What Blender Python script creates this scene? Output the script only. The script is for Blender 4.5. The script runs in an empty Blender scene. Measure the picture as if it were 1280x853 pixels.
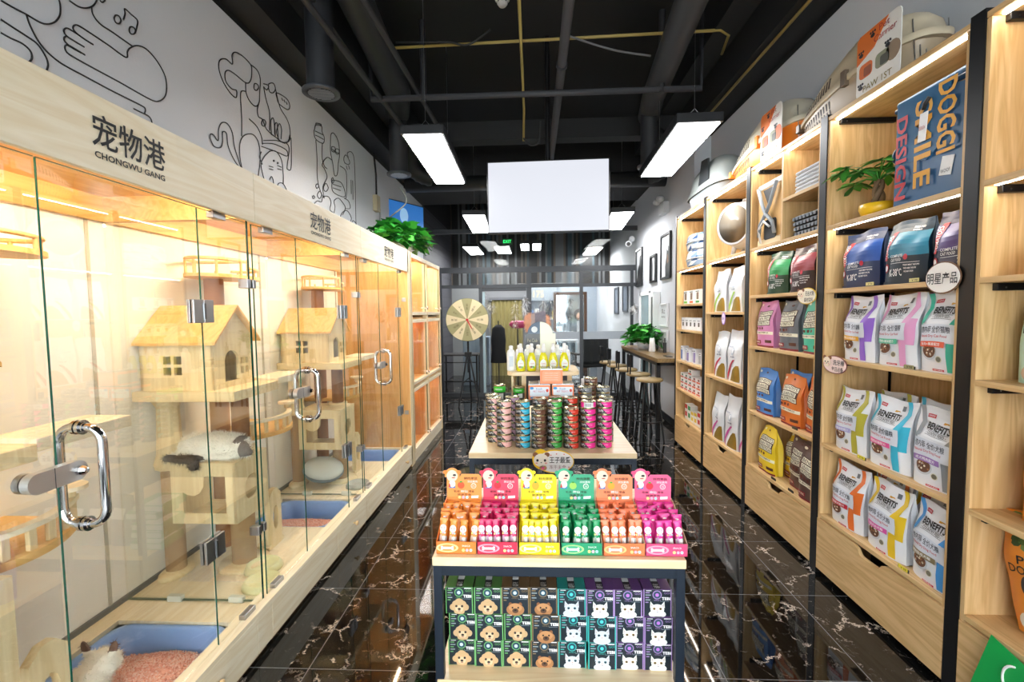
import bpy, bmesh, math, random
from mathutils import Vector, Matrix, noise
R = random.Random(7)
PI = math.pi
SC = bpy.context.scene
COL = SC.collection

# ------------------------------------------------------------------ camera
F, PITCH, YAW, ROLL, EYE = 582.973, 0.0596862, 0.0467887, -0.0120694, 1.5533
_fwd = Vector((-math.sin(YAW) * math.cos(PITCH), math.cos(YAW) * math.cos(PITCH), -math.sin(PITCH)))
_rt = Vector((math.cos(YAW), math.sin(YAW), 0))
_up = _rt.cross(_fwd)
_r2 = _rt * math.cos(ROLL) + _up * math.sin(ROLL)
_u2 = _up * math.cos(ROLL) - _rt * math.sin(ROLL)
CAMP = Vector((0, 0, EYE))
cam = bpy.data.cameras.new('camera')
cam.sensor_width = 36; cam.lens = F * 36 / 1280; cam.clip_start = 0.05; cam.clip_end = 100
co = bpy.data.objects.new('camera', cam); COL.objects.link(co)
mw = Matrix((_r2, _u2, -_fwd)).transposed().to_4x4(); mw.translation = CAMP
co.matrix_world = mw
SC.camera = co


def at(x, y, X=None, Y=None, Z=None):
    """the point of a plane of the room that was measured at a place of the photograph"""
    d = _fwd * F + _r2 * (x - 640) - _u2 * (y - 426.5)
    t = X / d[0] if X is not None else Y / d[1] if Y is not None else (Z - EYE) / d[2]
    return CAMP + d * t


# ------------------------------------------------------------------ materials
_mc = {}


def lin(h):
    h = h.lstrip('#'); o = []
    if len(h) == 3: h = ''.join(c + c for c in h)
    for i in (0, 2, 4):
        c = int(h[i:i + 2], 16) / 255
        o.append(c / 12.92 if c <= 0.04045 else ((c + 0.055) / 1.055) ** 2.4)
    return (*o, 1)


def C(h, rough=0.55, metal=0.0, emit=0.0, coat=0.0):
    k = (h, rough, metal, emit, coat)
    if k in _mc: return _mc[k]
    m = bpy.data.materials.new('paint_' + h.strip('#')); m.use_nodes = True
    b = m.node_tree.nodes['Principled BSDF']
    b.inputs['Base Color'].default_value = lin(h)
    b.inputs['Roughness'].default_value = rough
    b.inputs['Metallic'].default_value = metal
    if coat:
        b.inputs['Coat Weight'].default_value = coat; b.inputs['Coat Roughness'].default_value = 0.08
    if emit:
        b.inputs['Emission Color'].default_value = lin(h); b.inputs['Emission Strength'].default_value = emit
    _mc[k] = m
    return m


def nmat(name):
    m = bpy.data.materials.new(name); m.use_nodes = True
    nt = m.node_tree
    return m, nt, nt.nodes, nt.links, nt.nodes['Principled BSDF']


def EM(h, st):
    k = ('em', h, st)
    if k not in _mc:
        m = bpy.data.materials.new('glowing_' + h.strip('#')); m.use_nodes = True
        b = m.node_tree.nodes['Principled BSDF']; b.inputs['Base Color'].default_value = (.01, .01, .01, 1); b.inputs['Roughness'].default_value = .4
        b.inputs['Emission Color'].default_value = lin(h); b.inputs['Emission Strength'].default_value = st
        _mc[k] = m
    return _mc[k]


def wood(name, c1, c2, axis='Y', rough=0.42, strips=0.0, sc=1.0):
    """long-grained wood, grain along axis"""
    m, nt, N, L, b = nmat(name)
    tc = N.new('ShaderNodeTexCoord'); mp = N.new('ShaderNodeMapping')
    L.new(tc.outputs['Object'], mp.inputs[0])
    s = {'X': (0.6, 7, 7), 'Y': (7, 0.6, 7), 'Z': (7, 7, 0.6)}[axis]
    mp.inputs['Scale'].default_value = tuple(a * sc for a in s)
    n1 = N.new('ShaderNodeTexNoise'); n1.inputs['Scale'].default_value = 1.6; n1.inputs['Detail'].default_value = 3; n1.inputs['Distortion'].default_value = 1.2
    L.new(mp.outputs[0], n1.inputs['Vector'])
    mul = N.new('ShaderNodeMath'); mul.operation = 'MULTIPLY'; mul.inputs[1].default_value = 9
    L.new(n1.outputs[0], mul.inputs[0])
    fr = N.new('ShaderNodeMath'); fr.operation = 'PINGPONG'; fr.inputs[1].default_value = 1
    L.new(mul.outputs[0], fr.inputs[0])
    n2 = N.new('ShaderNodeTexNoise'); n2.inputs['Scale'].default_value = 9; n2.inputs['Detail'].default_value = 5
    L.new(mp.outputs[0], n2.inputs['Vector'])
    mx = N.new('ShaderNodeMix'); mx.data_type = 'FLOAT'; mx.inputs[0].default_value = 0.45
    L.new(fr.outputs[0], mx.inputs[2]); L.new(n2.outputs[0], mx.inputs[3])
    cr = N.new('ShaderNodeValToRGB')
    cr.color_ramp.elements[0].position = 0.15; cr.color_ramp.elements[0].color = lin(c1)
    cr.color_ramp.elements[1].position = 0.85; cr.color_ramp.elements[1].color = lin(c2)
    L.new(mx.outputs[0], cr.inputs[0])
    out = cr.outputs[0]
    if strips:
        mp2 = N.new('ShaderNodeMapping'); L.new(tc.outputs['Object'], mp2.inputs[0])
        s2 = {'X': (1.2, 9, 9), 'Y': (9, 1.2, 9), 'Z': (9, 9, 1.2)}[axis]; mp2.inputs['Scale'].default_value = s2
        fl = N.new('ShaderNodeVectorMath'); fl.operation = 'FLOOR'; L.new(mp2.outputs[0], fl.inputs[0])
        wn = N.new('ShaderNodeTexWhiteNoise'); L.new(fl.outputs[0], wn.inputs[0])
        hs = N.new('ShaderNodeHueSaturation')
        mr = N.new('ShaderNodeMapRange'); mr.inputs[3].default_value = 1 - strips; mr.inputs[4].default_value = 1 + strips * .6
        L.new(wn.outputs['Value'], mr.inputs[0]); L.new(mr.outputs[0], hs.inputs['Value']); L.new(out, hs.inputs['Color'])
        out = hs.outputs[0]
    L.new(out, b.inputs['Base Color']); b.inputs['Roughness'].default_value = rough
    return m


PINE = wood('pale_pine', '#e9d8b4', '#f5ead0', 'Y', strips=.03)
PINEX = wood('pale_pine_across', '#e2ca9a', '#f1e1ba', 'X', strips=.03)
PINEZ = wood('pale_pine_upright', '#dfc797', '#f0deb6', 'Z', strips=.03)
HONEY = wood('honey_pine', '#dba85e', '#ecc480', 'Y', strips=.08)
HONEYZ = wood('honey_pine_upright', '#cf9a58', '#e0b272', 'Z', strips=.08)
OAKY = wood('oak_laminate_long', '#c39c66', '#dfbc88', 'Y', sc=1.1)
OAKX = wood('oak_laminate_across', '#c39a62', '#e0bc86', 'X', sc=.8)
OAKZ = wood('oak_laminate_upright', '#c79f68', '#e2c08c', 'Z', sc=1.1)
TABLEW = wood('birch_tabletop', '#e3c79b', '#f0dcb8', 'X', rough=.35)
DARKW = wood('brown_bar_top', '#6b5434', '#8f7449', 'Y', rough=.3)
BLACKM = C('#121316', .38, .3)
NAVYM = C('#1b2634', .35, .3)
CHROME = C('#d8d8da', .08, 1)
STEEL = C('#a9aaac', .28, 1)
WHITE = C('#f2f2f2', .5)


def glassmat(name, tint, edge=False, refl=1.0):
    m = bpy.data.materials.new(name); m.use_nodes = True
    nt = m.node_tree; N = nt.nodes; L = nt.links; N.clear()
    o = N.new('ShaderNodeOutputMaterial'); mx = N.new('ShaderNodeMixShader')
    t = N.new('ShaderNodeBsdfTransparent'); g = N.new('ShaderNodeBsdfGlossy')
    t.inputs[0].default_value = tint; g.inputs['Roughness'].default_value = 0.0 if not edge else .15
    g.inputs[0].default_value = (1, 1, 1, 1) if not edge else lin('#1c4a3c')
    f = N.new('ShaderNodeFresnel'); f.inputs[0].default_value = 1.5
    ml = N.new('ShaderNodeMath'); ml.operation = 'MULTIPLY'; ml.inputs[1].default_value = refl; ml.use_clamp = True
    L.new(f.outputs[0], ml.inputs[0])
    if edge: ml.inputs[0].default_value = .5; mx.inputs[0].default_value = .75
    else: L.new(ml.outputs[0], mx.inputs[0])
    L.new(t.outputs[0], mx.inputs[1]); L.new(g.outputs[0], mx.inputs[2]); L.new(mx.outputs[0], o.inputs[0])
    return m


GLASS = glassmat('clear_glass', (0.99, 1, 0.99, 1), refl=.2)
GEDGE = C('#0f4a3b', .15)
ACRYL = glassmat('clear_plastic', (0.97, 0.97, 0.97, 1), refl=.4)


# ------------------------------------------------------------------ mesh builder
class G:
    def __init__(s):
        s.v = []; s.f = []; s.mi = []; s.sm = []; s.ms = []; s.T = None

    def mid(s, m):
        if m not in s.ms: s.ms.append(m)
        return s.ms.index(m)

    def add(s, vs, fs, m, smooth=False):
        b = len(s.v); T = s.T
        s.v += [tuple(T @ Vector(p)) if T else tuple(p) for p in vs]
        i = s.mid(m)
        for f in fs:
            s.f.append([b + k for k in f]); s.mi.append(i); s.sm.append(smooth)
        return s

    def box(s, x0, x1, y0, y1, z0, z1, m, c=0.0):
        if x0 > x1: x0, x1 = x1, x0
        if y0 > y1: y0, y1 = y1, y0
        if z0 > z1: z0, z1 = z1, z0
        c = min(c, (x1 - x0) * .45, (y1 - y0) * .45, (z1 - z0) * .45)
        if c <= 0:
            vs = [(x, y, z) for z in (z0, z1) for y in (y0, y1) for x in (x0, x1)]
            return s.add(vs, [(0, 2, 3, 1), (4, 5, 7, 6), (0, 1, 5, 4), (2, 6, 7, 3), (0, 4, 6, 2), (1, 3, 7, 5)], m)
        bm = bmesh.new(); bmesh.ops.create_cube(bm, size=1)
        for v in bm.verts:
            v.co = Vector(((x0 + x1) / 2 + v.co.x * (x1 - x0), (y0 + y1) / 2 + v.co.y * (y1 - y0), (z0 + z1) / 2 + v.co.z * (z1 - z0)))
        bmesh.ops.bevel(bm, geom=bm.edges[:], offset=c, segments=2, profile=.5, affect='EDGES')
        bm.verts.index_update()
        s.add([v.co[:] for v in bm.verts], [[v.index for v in f.verts] for f in bm.faces], m)
        bm.free(); return s

    def lathe(s, prof, m, n=20, c=(0, 0, 0), axis='Z', smooth=True, sx=1, sy=1):
        vs = []; fs = []
        for r, z in prof:
            for k in range(n):
                a = 2 * PI * k / n; p = (r * math.cos(a) * sx, r * math.sin(a) * sy, z)
                if axis == 'X': p = (p[2], p[0], p[1])
                elif axis == 'Y': p = (p[0], p[2], p[1])
                vs.append((p[0] + c[0], p[1] + c[1], p[2] + c[2]))
        for i in range(len(prof) - 1):
            for k in range(n):
                fs.append((i * n + k, i * n + (k + 1) % n, (i + 1) * n + (k + 1) % n, (i + 1) * n + k))
        if prof[0][0] > 1e-6: fs.append(tuple(range(n))[::-1])
        if prof[-1][0] > 1e-6: fs.append(tuple((len(prof) - 1) * n + k for k in range(n)))
        return s.add(vs, fs, m, smooth)

    def cyl(s, p0, p1, r, m, n=14, r1=None, smooth=True):
        p0 = Vector(p0); p1 = Vector(p1); d = (p1 - p0)
        if d.length < 1e-7: return s
        q = d.to_track_quat('Z', 'Y'); r1 = r if r1 is None else r1
        vs = []
        for p, rr in ((p0, r), (p1, r1)):
            for k in range(n):
                a = 2 * PI * k / n
                vs.append(p + q @ Vector((rr * math.cos(a), rr * math.sin(a), 0)))
        fs = [(k, (k + 1) % n, n + (k + 1) % n, n + k) for k in range(n)]
        s.add(vs, fs, m, smooth); s.add(vs[:n], [tuple(range(n))[::-1]], m); s.add(vs[n:], [tuple(range(n))], m)
        return s

    def tube(s, pts, r, m, n=8, closed=False, flat=None):
        pts = [Vector(p) for p in pts]; k = len(pts); vs = []; fs = []
        prev = None
        for i, p in enumerate(pts):
            if closed: d = pts[(i + 1) % k] - pts[i - 1]
            else: d = pts[min(i + 1, k - 1)] - pts[max(i - 1, 0)]
            if d.length < 1e-9: d = Vector((0, 0, 1))
            d.normalize()
            if prev is None:
                u = d.orthogonal().normalized()
            else:
                u = (prev - d * prev.dot(d))
                u = u.normalized() if u.length > 1e-6 else d.orthogonal().normalized()
            prev = u; w = d.cross(u)
            rr = r[i] if isinstance(r, (list, tuple)) else r
            for j in range(n):
                a = 2 * PI * j / n; vs.append(p + u * (rr * math.cos(a)) + w * (rr * math.sin(a)))
        for i in range(k if closed else k - 1):
            i2 = (i + 1) % k
            for j in range(n):
                fs.append((i * n + j, i * n + (j + 1) % n, i2 * n + (j + 1) % n, i2 * n + j))
        if not closed:
            fs.append(tuple(range(n))[::-1]); fs.append(tuple((k - 1) * n + j for j in range(n)))
        return s.add(vs, fs, m, True)

    def ell(s, c, r, m, nu=14, nv=10, rot=None, jit=0.0):
        vs = []; fs = []
        for i in range(nv + 1):
            t = PI * i / nv
            for k in range(nu):
                a = 2 * PI * k / nu
                p = Vector((r[0] * math.sin(t) * math.cos(a), r[1] * math.sin(t) * math.sin(a), r[2] * math.cos(t)))
                if jit: p *= 1 + R.uniform(-jit, jit)
                if rot: p = rot @ p
                vs.append(p + Vector(c))
        for i in range(nv):
            for k in range(nu):
                fs.append((i * nu + k, (i + 1) * nu + k, (i + 1) * nu + (k + 1) % nu, i * nu + (k + 1) % nu))
        return s.add(vs, fs, m, True)

    def poly(s, pts, m):
        return s.add(pts, [tuple(range(len(pts)))], m)

    def prism(s, pts2, d0, d1, m, plane='XZ', holes=()):
        """outline (with holes) given a thickness. plane XZ: (a,b)->(a,t,b); YZ: (t,a,b); XY: (a,b,t)"""
        def P(a, b, t): return {'XZ': (a, t, b), 'YZ': (t, a, b), 'XY': (a, b, t)}[plane]
        if not holes:
            n = len(pts2)
            vs = [P(a, b, d0) for a, b in pts2] + [P(a, b, d1) for a, b in pts2]
            fs = [tuple(range(n)), tuple(range(2 * n - 1, n - 1, -1))] + [(i, (i + 1) % n, n + (i + 1) % n, n + i) for i in range(n)]
            return s.add(vs, fs, m)
        from mathutils.geometry import delaunay_2d_cdt
        allp = [Vector(p) for p in pts2]; loops = [list(range(len(pts2)))]
        for h in holes:
            loops.append(list(range(len(allp), len(allp) + len(h)))); allp += [Vector(p) for p in h]
        edges = [(lp[i], lp[(i + 1) % len(lp)]) for lp in loops for i in range(len(lp))]
        vv, ee, ff, *_ = delaunay_2d_cdt(allp, edges, [], 0, 1e-6)

        def inside(p, poly):
            c = False; n = len(poly)
            for i in range(n):
                a = poly[i]; b = poly[(i + 1) % n]
                if (a[1] > p[1]) != (b[1] > p[1]) and p[0] < (b[0] - a[0]) * (p[1] - a[1]) / (b[1] - a[1]) + a[0]: c = not c
            return c
        keep = []
        for f in ff:
            cc = sum((vv[i] for i in f), Vector((0, 0))) / len(f)
            if inside(cc, pts2) and not any(inside(cc, h) for h in holes): keep.append(tuple(f))
        n = len(vv)
        vs = [P(p[0], p[1], d0) for p in vv] + [P(p[0], p[1], d1) for p in vv]
        fs = keep + [tuple(n + i for i in f[::-1]) for f in keep]
        for lp in loops:
            k = len(lp)
            fs += [(lp[i], lp[(i + 1) % k], n + lp[(i + 1) % k], n + lp[i]) for i in range(k)]
        return s.add(vs, fs, m)

    def text(s, body, mp, m, x0, x1, y0, y1, bold=0.0):
        """lettering fitted into the rectangle and laid on mp(a,b)"""
        vs, fs, (bx0, bx1, by0, by1) = textmesh(body, bold)
        kx = (x1 - x0) / max(bx1 - bx0, 1e-6); ky = (y1 - y0) / max(by1 - by0, 1e-6)
        return s.add([mp(x0 + (p[0] - bx0) * kx, y0 + (p[1] - by0) * ky) for p in vs], fs, m)

    def build(s, name, parent=None, loc=None, rot=None, auto=False):
        me = bpy.data.meshes.new(name)
        me.from_pydata([tuple(p) for p in s.v], [], s.f)
        for m in s.ms: me.materials.append(m)
        me.polygons.foreach_set('material_index', s.mi)
        me.polygons.foreach_set('use_smooth', s.sm)
        me.update()
        o = bpy.data.objects.new(name, me); COL.objects.link(o)
        if parent is not None: o.parent = parent
        if loc is not None: o.location = loc
        if rot is not None: o.rotation_euler = (0, 0, rot) if not hasattr(rot, '__len__') else rot
        return o


_tx = {}


def textmesh(body, bold=0.0):
    key = (body, bold)
    if key in _tx: return _tx[key]
    c = bpy.data.curves.new('t', 'FONT'); c.body = body; c.size = 1; c.resolution_u = 2; c.offset = bold
    o = bpy.data.objects.new('t', c); COL.objects.link(o)
    dg = bpy.context.evaluated_depsgraph_get(); dg.update()
    me = bpy.data.meshes.new_from_object(o.evaluated_get(dg))
    vs = [tuple(v.co) for v in me.vertices]; fs = [tuple(p.vertices) for p in me.polygons]
    bpy.data.objects.remove(o); bpy.data.curves.remove(c); bpy.data.meshes.remove(me)
    xs = [v[0] for v in vs]; ys = [v[1] for v in vs]
    _tx[key] = (vs, fs, (min(xs), max(xs), min(ys), max(ys)))
    return _tx[key]


def tag(o, label, cat, group=None, kind=None):
    if label: o['label'] = label
    if cat: o['category'] = cat
    if group: o['group'] = group
    if kind: o['kind'] = kind
    return o


def thing(name, label, cat, loc=(0, 0, 0), rot=0, group=None):
    o = bpy.data.objects.new(name, None); COL.objects.link(o); o.empty_display_size = .05
    o.location = loc; o.rotation_euler = (0, 0, rot) if not hasattr(rot, '__len__') else rot
    return tag(o, label, cat, group)


def dup(o, loc=None, rot=None, label=None, group=None):
    def cp(a, par):
        c = a.copy(); COL.objects.link(c)
        if par is not None: c.parent = par
        for ch in a.children: cp(ch, c)
        return c
    c = cp(o, None)
    if loc is not None: c.location = loc
    if rot is not None: c.rotation_euler = (0, 0, rot) if not hasattr(rot, '__len__') else rot
    if label: c['label'] = label
    if group: c['group'] = group
    return c


def struct(name, g, **k):
    o = g.build(name, **k); o['kind'] = 'structure'; return o


FACE_L = -PI / 2      # front (-Y local) turned to the aisle from the right-hand shelves
FACE_R = PI / 2       # front turned to the aisle from the left-hand cabinets


def circ(cx, cy, rx, ry, n=24, a0=0, a1=2 * PI):
    full = abs(a1 - a0 - 2 * PI) < 1e-6
    return [(cx + rx * math.cos(a0 + (a1 - a0) * i / (n if full else n - 1)), cy + ry * math.sin(a0 + (a1 - a0) * i / (n if full else n - 1))) for i in range(n)]


def rrect(x0, x1, y0, y1, r, n=5):
    o = []
    for cx, cy, a in ((x1 - r, y1 - r, 0), (x0 + r, y1 - r, PI / 2), (x0 + r, y0 + r, PI), (x1 - r, y0 + r, 1.5 * PI)):
        o += [(cx + r * math.cos(a + PI / 2 * i / n), cy + r * math.sin(a + PI / 2 * i / n)) for i in range(n + 1)]
    return o
# ================================================================== ROOM
WL, WR, WR2, HW, HC = -2.03, 2.07, 1.88, 3.57, 4.3
YB, YF = 14.0, -2.6


def marble():
    m, nt, N, L, b = nmat('black_marble_tiles')
    tc = N.new('ShaderNodeTexCoord')
    sx = N.new('ShaderNodeSeparateXYZ'); L.new(tc.outputs['Object'], sx.inputs[0])

    def M(op, a, v2=None, clamp=False):
        n = N.new('ShaderNodeMath'); n.operation = op; n.use_clamp = clamp
        for i, q in enumerate((a, v2)):
            if q is None: continue
            if isinstance(q, (int, float)): n.inputs[i].default_value = q
            else: L.new(q, n.inputs[i])
        return n.outputs[0]
    gx = M('DIVIDE', M('SUBTRACT', sx.outputs[0], -1.00319), .6)
    gy = M('DIVIDE', M('SUBTRACT', sx.outputs[1], 1.92032), .6)
    lx = M('ABSOLUTE', M('SUBTRACT', M('FRACT', gx), .5)); ly = M('ABSOLUTE', M('SUBTRACT', M('FRACT', gy), .5))
    grout = M('GREATER_THAN', M('MAXIMUM', lx, ly), .4968)
    # each tile has its own piece of veining
    cx = N.new('ShaderNodeCombineXYZ'); L.new(M('FLOOR', gx), cx.inputs[0]); L.new(M('FLOOR', gy), cx.inputs[1])
    wn = N.new('ShaderNodeTexWhiteNoise'); L.new(cx.outputs[0], wn.inputs[0])
    sc_ = N.new('ShaderNodeVectorMath'); sc_.operation = 'SCALE'; sc_.inputs['Scale'].default_value = 23
    L.new(wn.outputs['Color'], sc_.inputs[0])
    ad = N.new('ShaderNodeVectorMath'); ad.operation = 'ADD'; L.new(tc.outputs['Object'], ad.inputs[0]); L.new(sc_.outputs[0], ad.inputs[1])
    nz = N.new('ShaderNodeTexNoise'); nz.inputs['Scale'].default_value = 4.5; nz.inputs['Detail'].default_value = 6; nz.inputs['Roughness'].default_value = .7
    L.new(ad.outputs[0], nz.inputs['Vector'])
    sb = N.new('ShaderNodeVectorMath'); sb.operation = 'SUBTRACT'; sb.inputs[1].default_value = (.5, .5, .5); L.new(nz.outputs['Color'], sb.inputs[0])
    s3 = N.new('ShaderNodeVectorMath'); s3.operation = 'SCALE'; s3.inputs['Scale'].default_value = .33; L.new(sb.outputs[0], s3.inputs[0])
    a2 = N.new('ShaderNodeVectorMath'); a2.operation = 'ADD'; L.new(ad.outputs[0], a2.inputs[0]); L.new(s3.outputs[0], a2.inputs[1])

    def veins(scale, width, cut, soft):
        vo = N.new('ShaderNodeTexVoronoi'); vo.feature = 'DISTANCE_TO_EDGE'; vo.inputs['Scale'].default_value = scale
        L.new(a2.outputs[0], vo.inputs['Vector'])
        v = M('SUBTRACT', 1, M('DIVIDE', vo.outputs['Distance'], width), True)
        n2 = N.new('ShaderNodeTexNoise'); n2.inputs['Scale'].default_value = scale * 1.7; n2.inputs['Detail'].default_value = 3
        L.new(a2.outputs[0], n2.inputs['Vector'])
        k = M('MULTIPLY', M('SUBTRACT', n2.outputs[0], cut), soft, True)
        return M('MULTIPLY', v, k, True)
    v1 = veins(4.2, .026, .50, 8); v2 = veins(10, .018, .52, 6)
    vv = M('MAXIMUM', v1, M('MULTIPLY', v2, .45))
    mx = N.new('ShaderNodeMix'); mx.data_type = 'RGBA'; mx.inputs[6].default_value = lin('#0f0f0f'); mx.inputs[7].default_value = lin('#d9c8b8')
    L.new(vv, mx.inputs[0])
    m2 = N.new('ShaderNodeMix'); m2.data_type = 'RGBA'; m2.inputs[7].default_value = lin('#77777a')
    L.new(grout, m2.inputs[0]); L.new(mx.outputs[2], m2.inputs[6])
    L.new(m2.outputs[2], b.inputs['Base Color']); b.inputs['Roughness'].default_value = .035
    b.inputs['IOR'].default_value = 1.55
    return m


def plaster(name, c, rough=.8):
    m, nt, N, L, b = nmat(name)
    tc = N.new('ShaderNodeTexCoord'); nz = N.new('ShaderNodeTexNoise'); nz.inputs['Scale'].default_value = 60; nz.inputs['Detail'].default_value = 4
    L.new(tc.outputs['Object'], nz.inputs['Vector'])
    bp = N.new('ShaderNodeBump'); bp.inputs['Strength'].default_value = .08; bp.inputs['Distance'].default_value = .01
    L.new(nz.outputs[0], bp.inputs['Height']); L.new(bp.outputs[0], b.inputs['Normal'])
    b.inputs['Base Color'].default_value = lin(c); b.inputs['Roughness'].default_value = rough
    return m


def slatmat():
    m, nt, N, L, b = nmat('reclaimed_slats')
    tc = N.new('ShaderNodeTexCoord'); mp = N.new('ShaderNodeMapping'); mp.inputs['Scale'].default_value = (20, 0, 0); L.new(tc.outputs['Object'], mp.inputs[0])
    fl = N.new('ShaderNodeVectorMath'); fl.operation = 'FLOOR'; L.new(mp.outputs[0], fl.inputs[0])
    wn = N.new('ShaderNodeTexWhiteNoise'); L.new(fl.outputs[0], wn.inputs[0])
    cr = N.new('ShaderNodeValToRGB'); cr.color_ramp.interpolation = 'CONSTANT'
    cs = ['#0c0c0e', '#4a4038', '#0d0d10', '#55575a', '#101013', '#2c3d46', '#0c0c0d', '#4d443c']
    cr.color_ramp.elements[0].color = lin(cs[0]); cr.color_ramp.elements[1].position = 1; cr.color_ramp.elements[1].color = lin(cs[-1])
    for i, c in enumerate(cs[1:-1]):
        e = cr.color_ramp.elements.new((i + 1) / 8); e.color = lin(c)
    L.new(wn.outputs['Value'], cr.inputs[0]); L.new(cr.outputs[0], b.inputs['Base Color'])
    return m


def brickmat(name, c1, c2, mo):
    m, nt, N, L, b = nmat(name)
    tc = N.new('ShaderNodeTexCoord'); mp = N.new('ShaderNodeMapping'); mp.inputs['Rotation'].default_value = (PI / 2, 0, PI / 2)
    L.new(tc.outputs['Object'], mp.inputs[0])
    br = N.new('ShaderNodeTexBrick'); br.inputs['Scale'].default_value = 2.2
    for k, c in (('Color1', c1), ('Color2', c2), ('Mortar', mo)): br.inputs[k].default_value = lin(c)
    L.new(mp.outputs[0], br.inputs['Vector']); L.new(br.outputs[0], b.inputs['Base Color'])
    b.inputs['Roughness'].default_value = .6
    return m


WALLM = plaster('grey_white_plaster', '#c9ccd1')
WALLR = plaster('white_plaster', '#c4c7cc')
BLACKP = plaster('black_ceiling_paint', '#0b0b0c', .7)
DUCTM = C('#25272b', .55)
DUCTD = C('#131416', .6)
g = G(); g.box(-2.6, 2.6, YF - 3, YB + .3, -.12, 0, marble()); struct('floor', g)
g = G(); g.box(-2.6, 2.6, YF - .2, YB + .3, HC, HC + .1, BLACKP); struct('ceiling', g)
g = G(); g.box(WL - .15, WL, YF, 8.62, 0, HW, WALLM); g.box(WL - .15, WL + .0, YF, YB, HW, HC, BLACKP)
struct('wall_left', g)
g = G(); g.box(WR, WR + .15, YF, 5.62, 0, HW, WALLR); g.box(WR2, WR + .15, 5.62, YB, 0, HW, WALLR); g.box(WR2, WR + .15, 5.62, YB, HW, HC, BLACKP); g.box(WR, WR + .15, YF, 5.62, HW, HC, BLACKP)
struct('wall_right', g)
g = G(); g.box(WL - .15, WL, 8.62, YB, 0, HW, brickmat('charcoal_brick', '#3b3b42', '#4b4a50', '#26262a')); struct('wall_left_far', g)
g = G(); g.box(WL - .15, -.1, 11.6, 11.75, 0, 2.25, plaster('grey_far_wall', '#77797c'))
g.box(WL - .15, WR2, 11.6, 11.75, 2.25, HC, slatmat()); struct('wall_back_near', g)
g = G(); g.box(-.1, WR2, YB, YB + .12, 0, HC, plaster('cool_far_wall', '#aab4bf')); g.box(-.2, -.1, 11.75, YB, 0, HC, plaster('cool_far_wall_side', '#aab4bf')); struct('wall_back', g)
# the shop front behind the photographer: a low wall, frames and open daylight
g = G(); g.box(-2.2, 2.25, YF - .1, YF, 0, .25, BLACKM); g.box(-2.2, 2.25, YF - .1, YF, 3.3, HC, BLACKP)
for x in (-2.18, -1.0, 1.0, 2.07): g.box(x, x + .06, YF - .1, YF, .25, 3.3, BLACKM)
struct('wall_front', g)
g = G()
for x0, x1 in ((-2.12, -1.0), (-.94, 1.0), (1.06, 2.07)): g.box(x0, x1, YF - .06, YF - .05, .25, 3.3, GLASS)
struct('window_front', g)
# black services zone above the walls
g = G(); g.box(WL, WL + .22, YF, 8.4, 3.62, HC, DUCTD); g.box(WL + .22, WL + .42, YF, 8.4, 3.9, HC, DUCTM); struct('trim_left', g)
g = G(); g.box(WR - .28, WR, YF, 8.4, 3.62, HC, DUCTD); g.box(WR - .5, WR - .28, YF, 8.4, 3.95, HC, DUCTM); struct('trim_right', g)
g = G(); g.box(WL, WR, 7.4, 8.6, 3.55, HC, BLACKP); g.box(WL, WR, 5.95, 6.15, 3.72, 3.95, DUCTD); struct('trim_beams', g)
g = G(); g.box(WL, WL + .012, YF, 8.6, 0, .1, BLACKM); struct('baseboard_left', g)
g = G(); g.box(WR2 - .012, WR2, 5.64, 8.6, 0, .1, BLACKM); struct('baseboard_right', g)

# ---- glass partition
YP = 8.62
FR = C('#2b2e33', .4)
g = G()
for x, w in ((-1.72, .06), (-.975, .06), (-.08, .09), (.875, .06), (1.79, .05)): g.box(x - w / 2, x + w / 2, YP - .03, YP + .03, 0, 2.38, FR)
for z0, z1 in ((0, .07), (2.02, 2.08), (2.3, 2.4), (3.02, 3.1)): g.box(WL, WR2, YP - .035, YP + .035, z0, z1, FR)
g.box(-.94, -.13, YP - .02, YP + .02, 1.96, 2.02, FR)
o = struct('window_partition', g)
g = G()
for x0, x1 in ((WL, -1.75), (-1.69, -1.0), (-.05, .845), (.905, 1.765)):
    g.box(x0, x1, YP - .005, YP + .005, .07, 2.02, GLASS)
for x0, x1 in ((-1.69, -1.0), (-.945, -.125), (-.035, .845), (.905, 1.765)): g.box(x0, x1, YP - .005, YP + .005, 2.08, 2.3, GLASS)
g.box(WL, WR2, YP - .005, YP + .005, 2.4, 3.02, GLASS)
o2 = g.build('glass_pane', o)
g = G(); g.box(.34, .845, YP - .012, YP - .007, 1.06, 1.2, C('#9aa1a9', .6)); g.box(.905, 1.765, YP - .012, YP - .007, 1.06, 1.2, C('#9aa1a9', .6)); g.build('frosted_band', o)
# glass door standing open in the dark frame
t = struct('door_1', G().box(-.945, -.9, YP + .02, YP + .06, .02, 1.95, C('#9fb4bb', .2)))
g = G(); g.box(-.955, -.88, YP + .06, YP + .7, .05, 1.93, ACRYL); g.build('door_glass', t)

# ================================================================== LAMPS
EMW = EM('#ffffff', 30)


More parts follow.
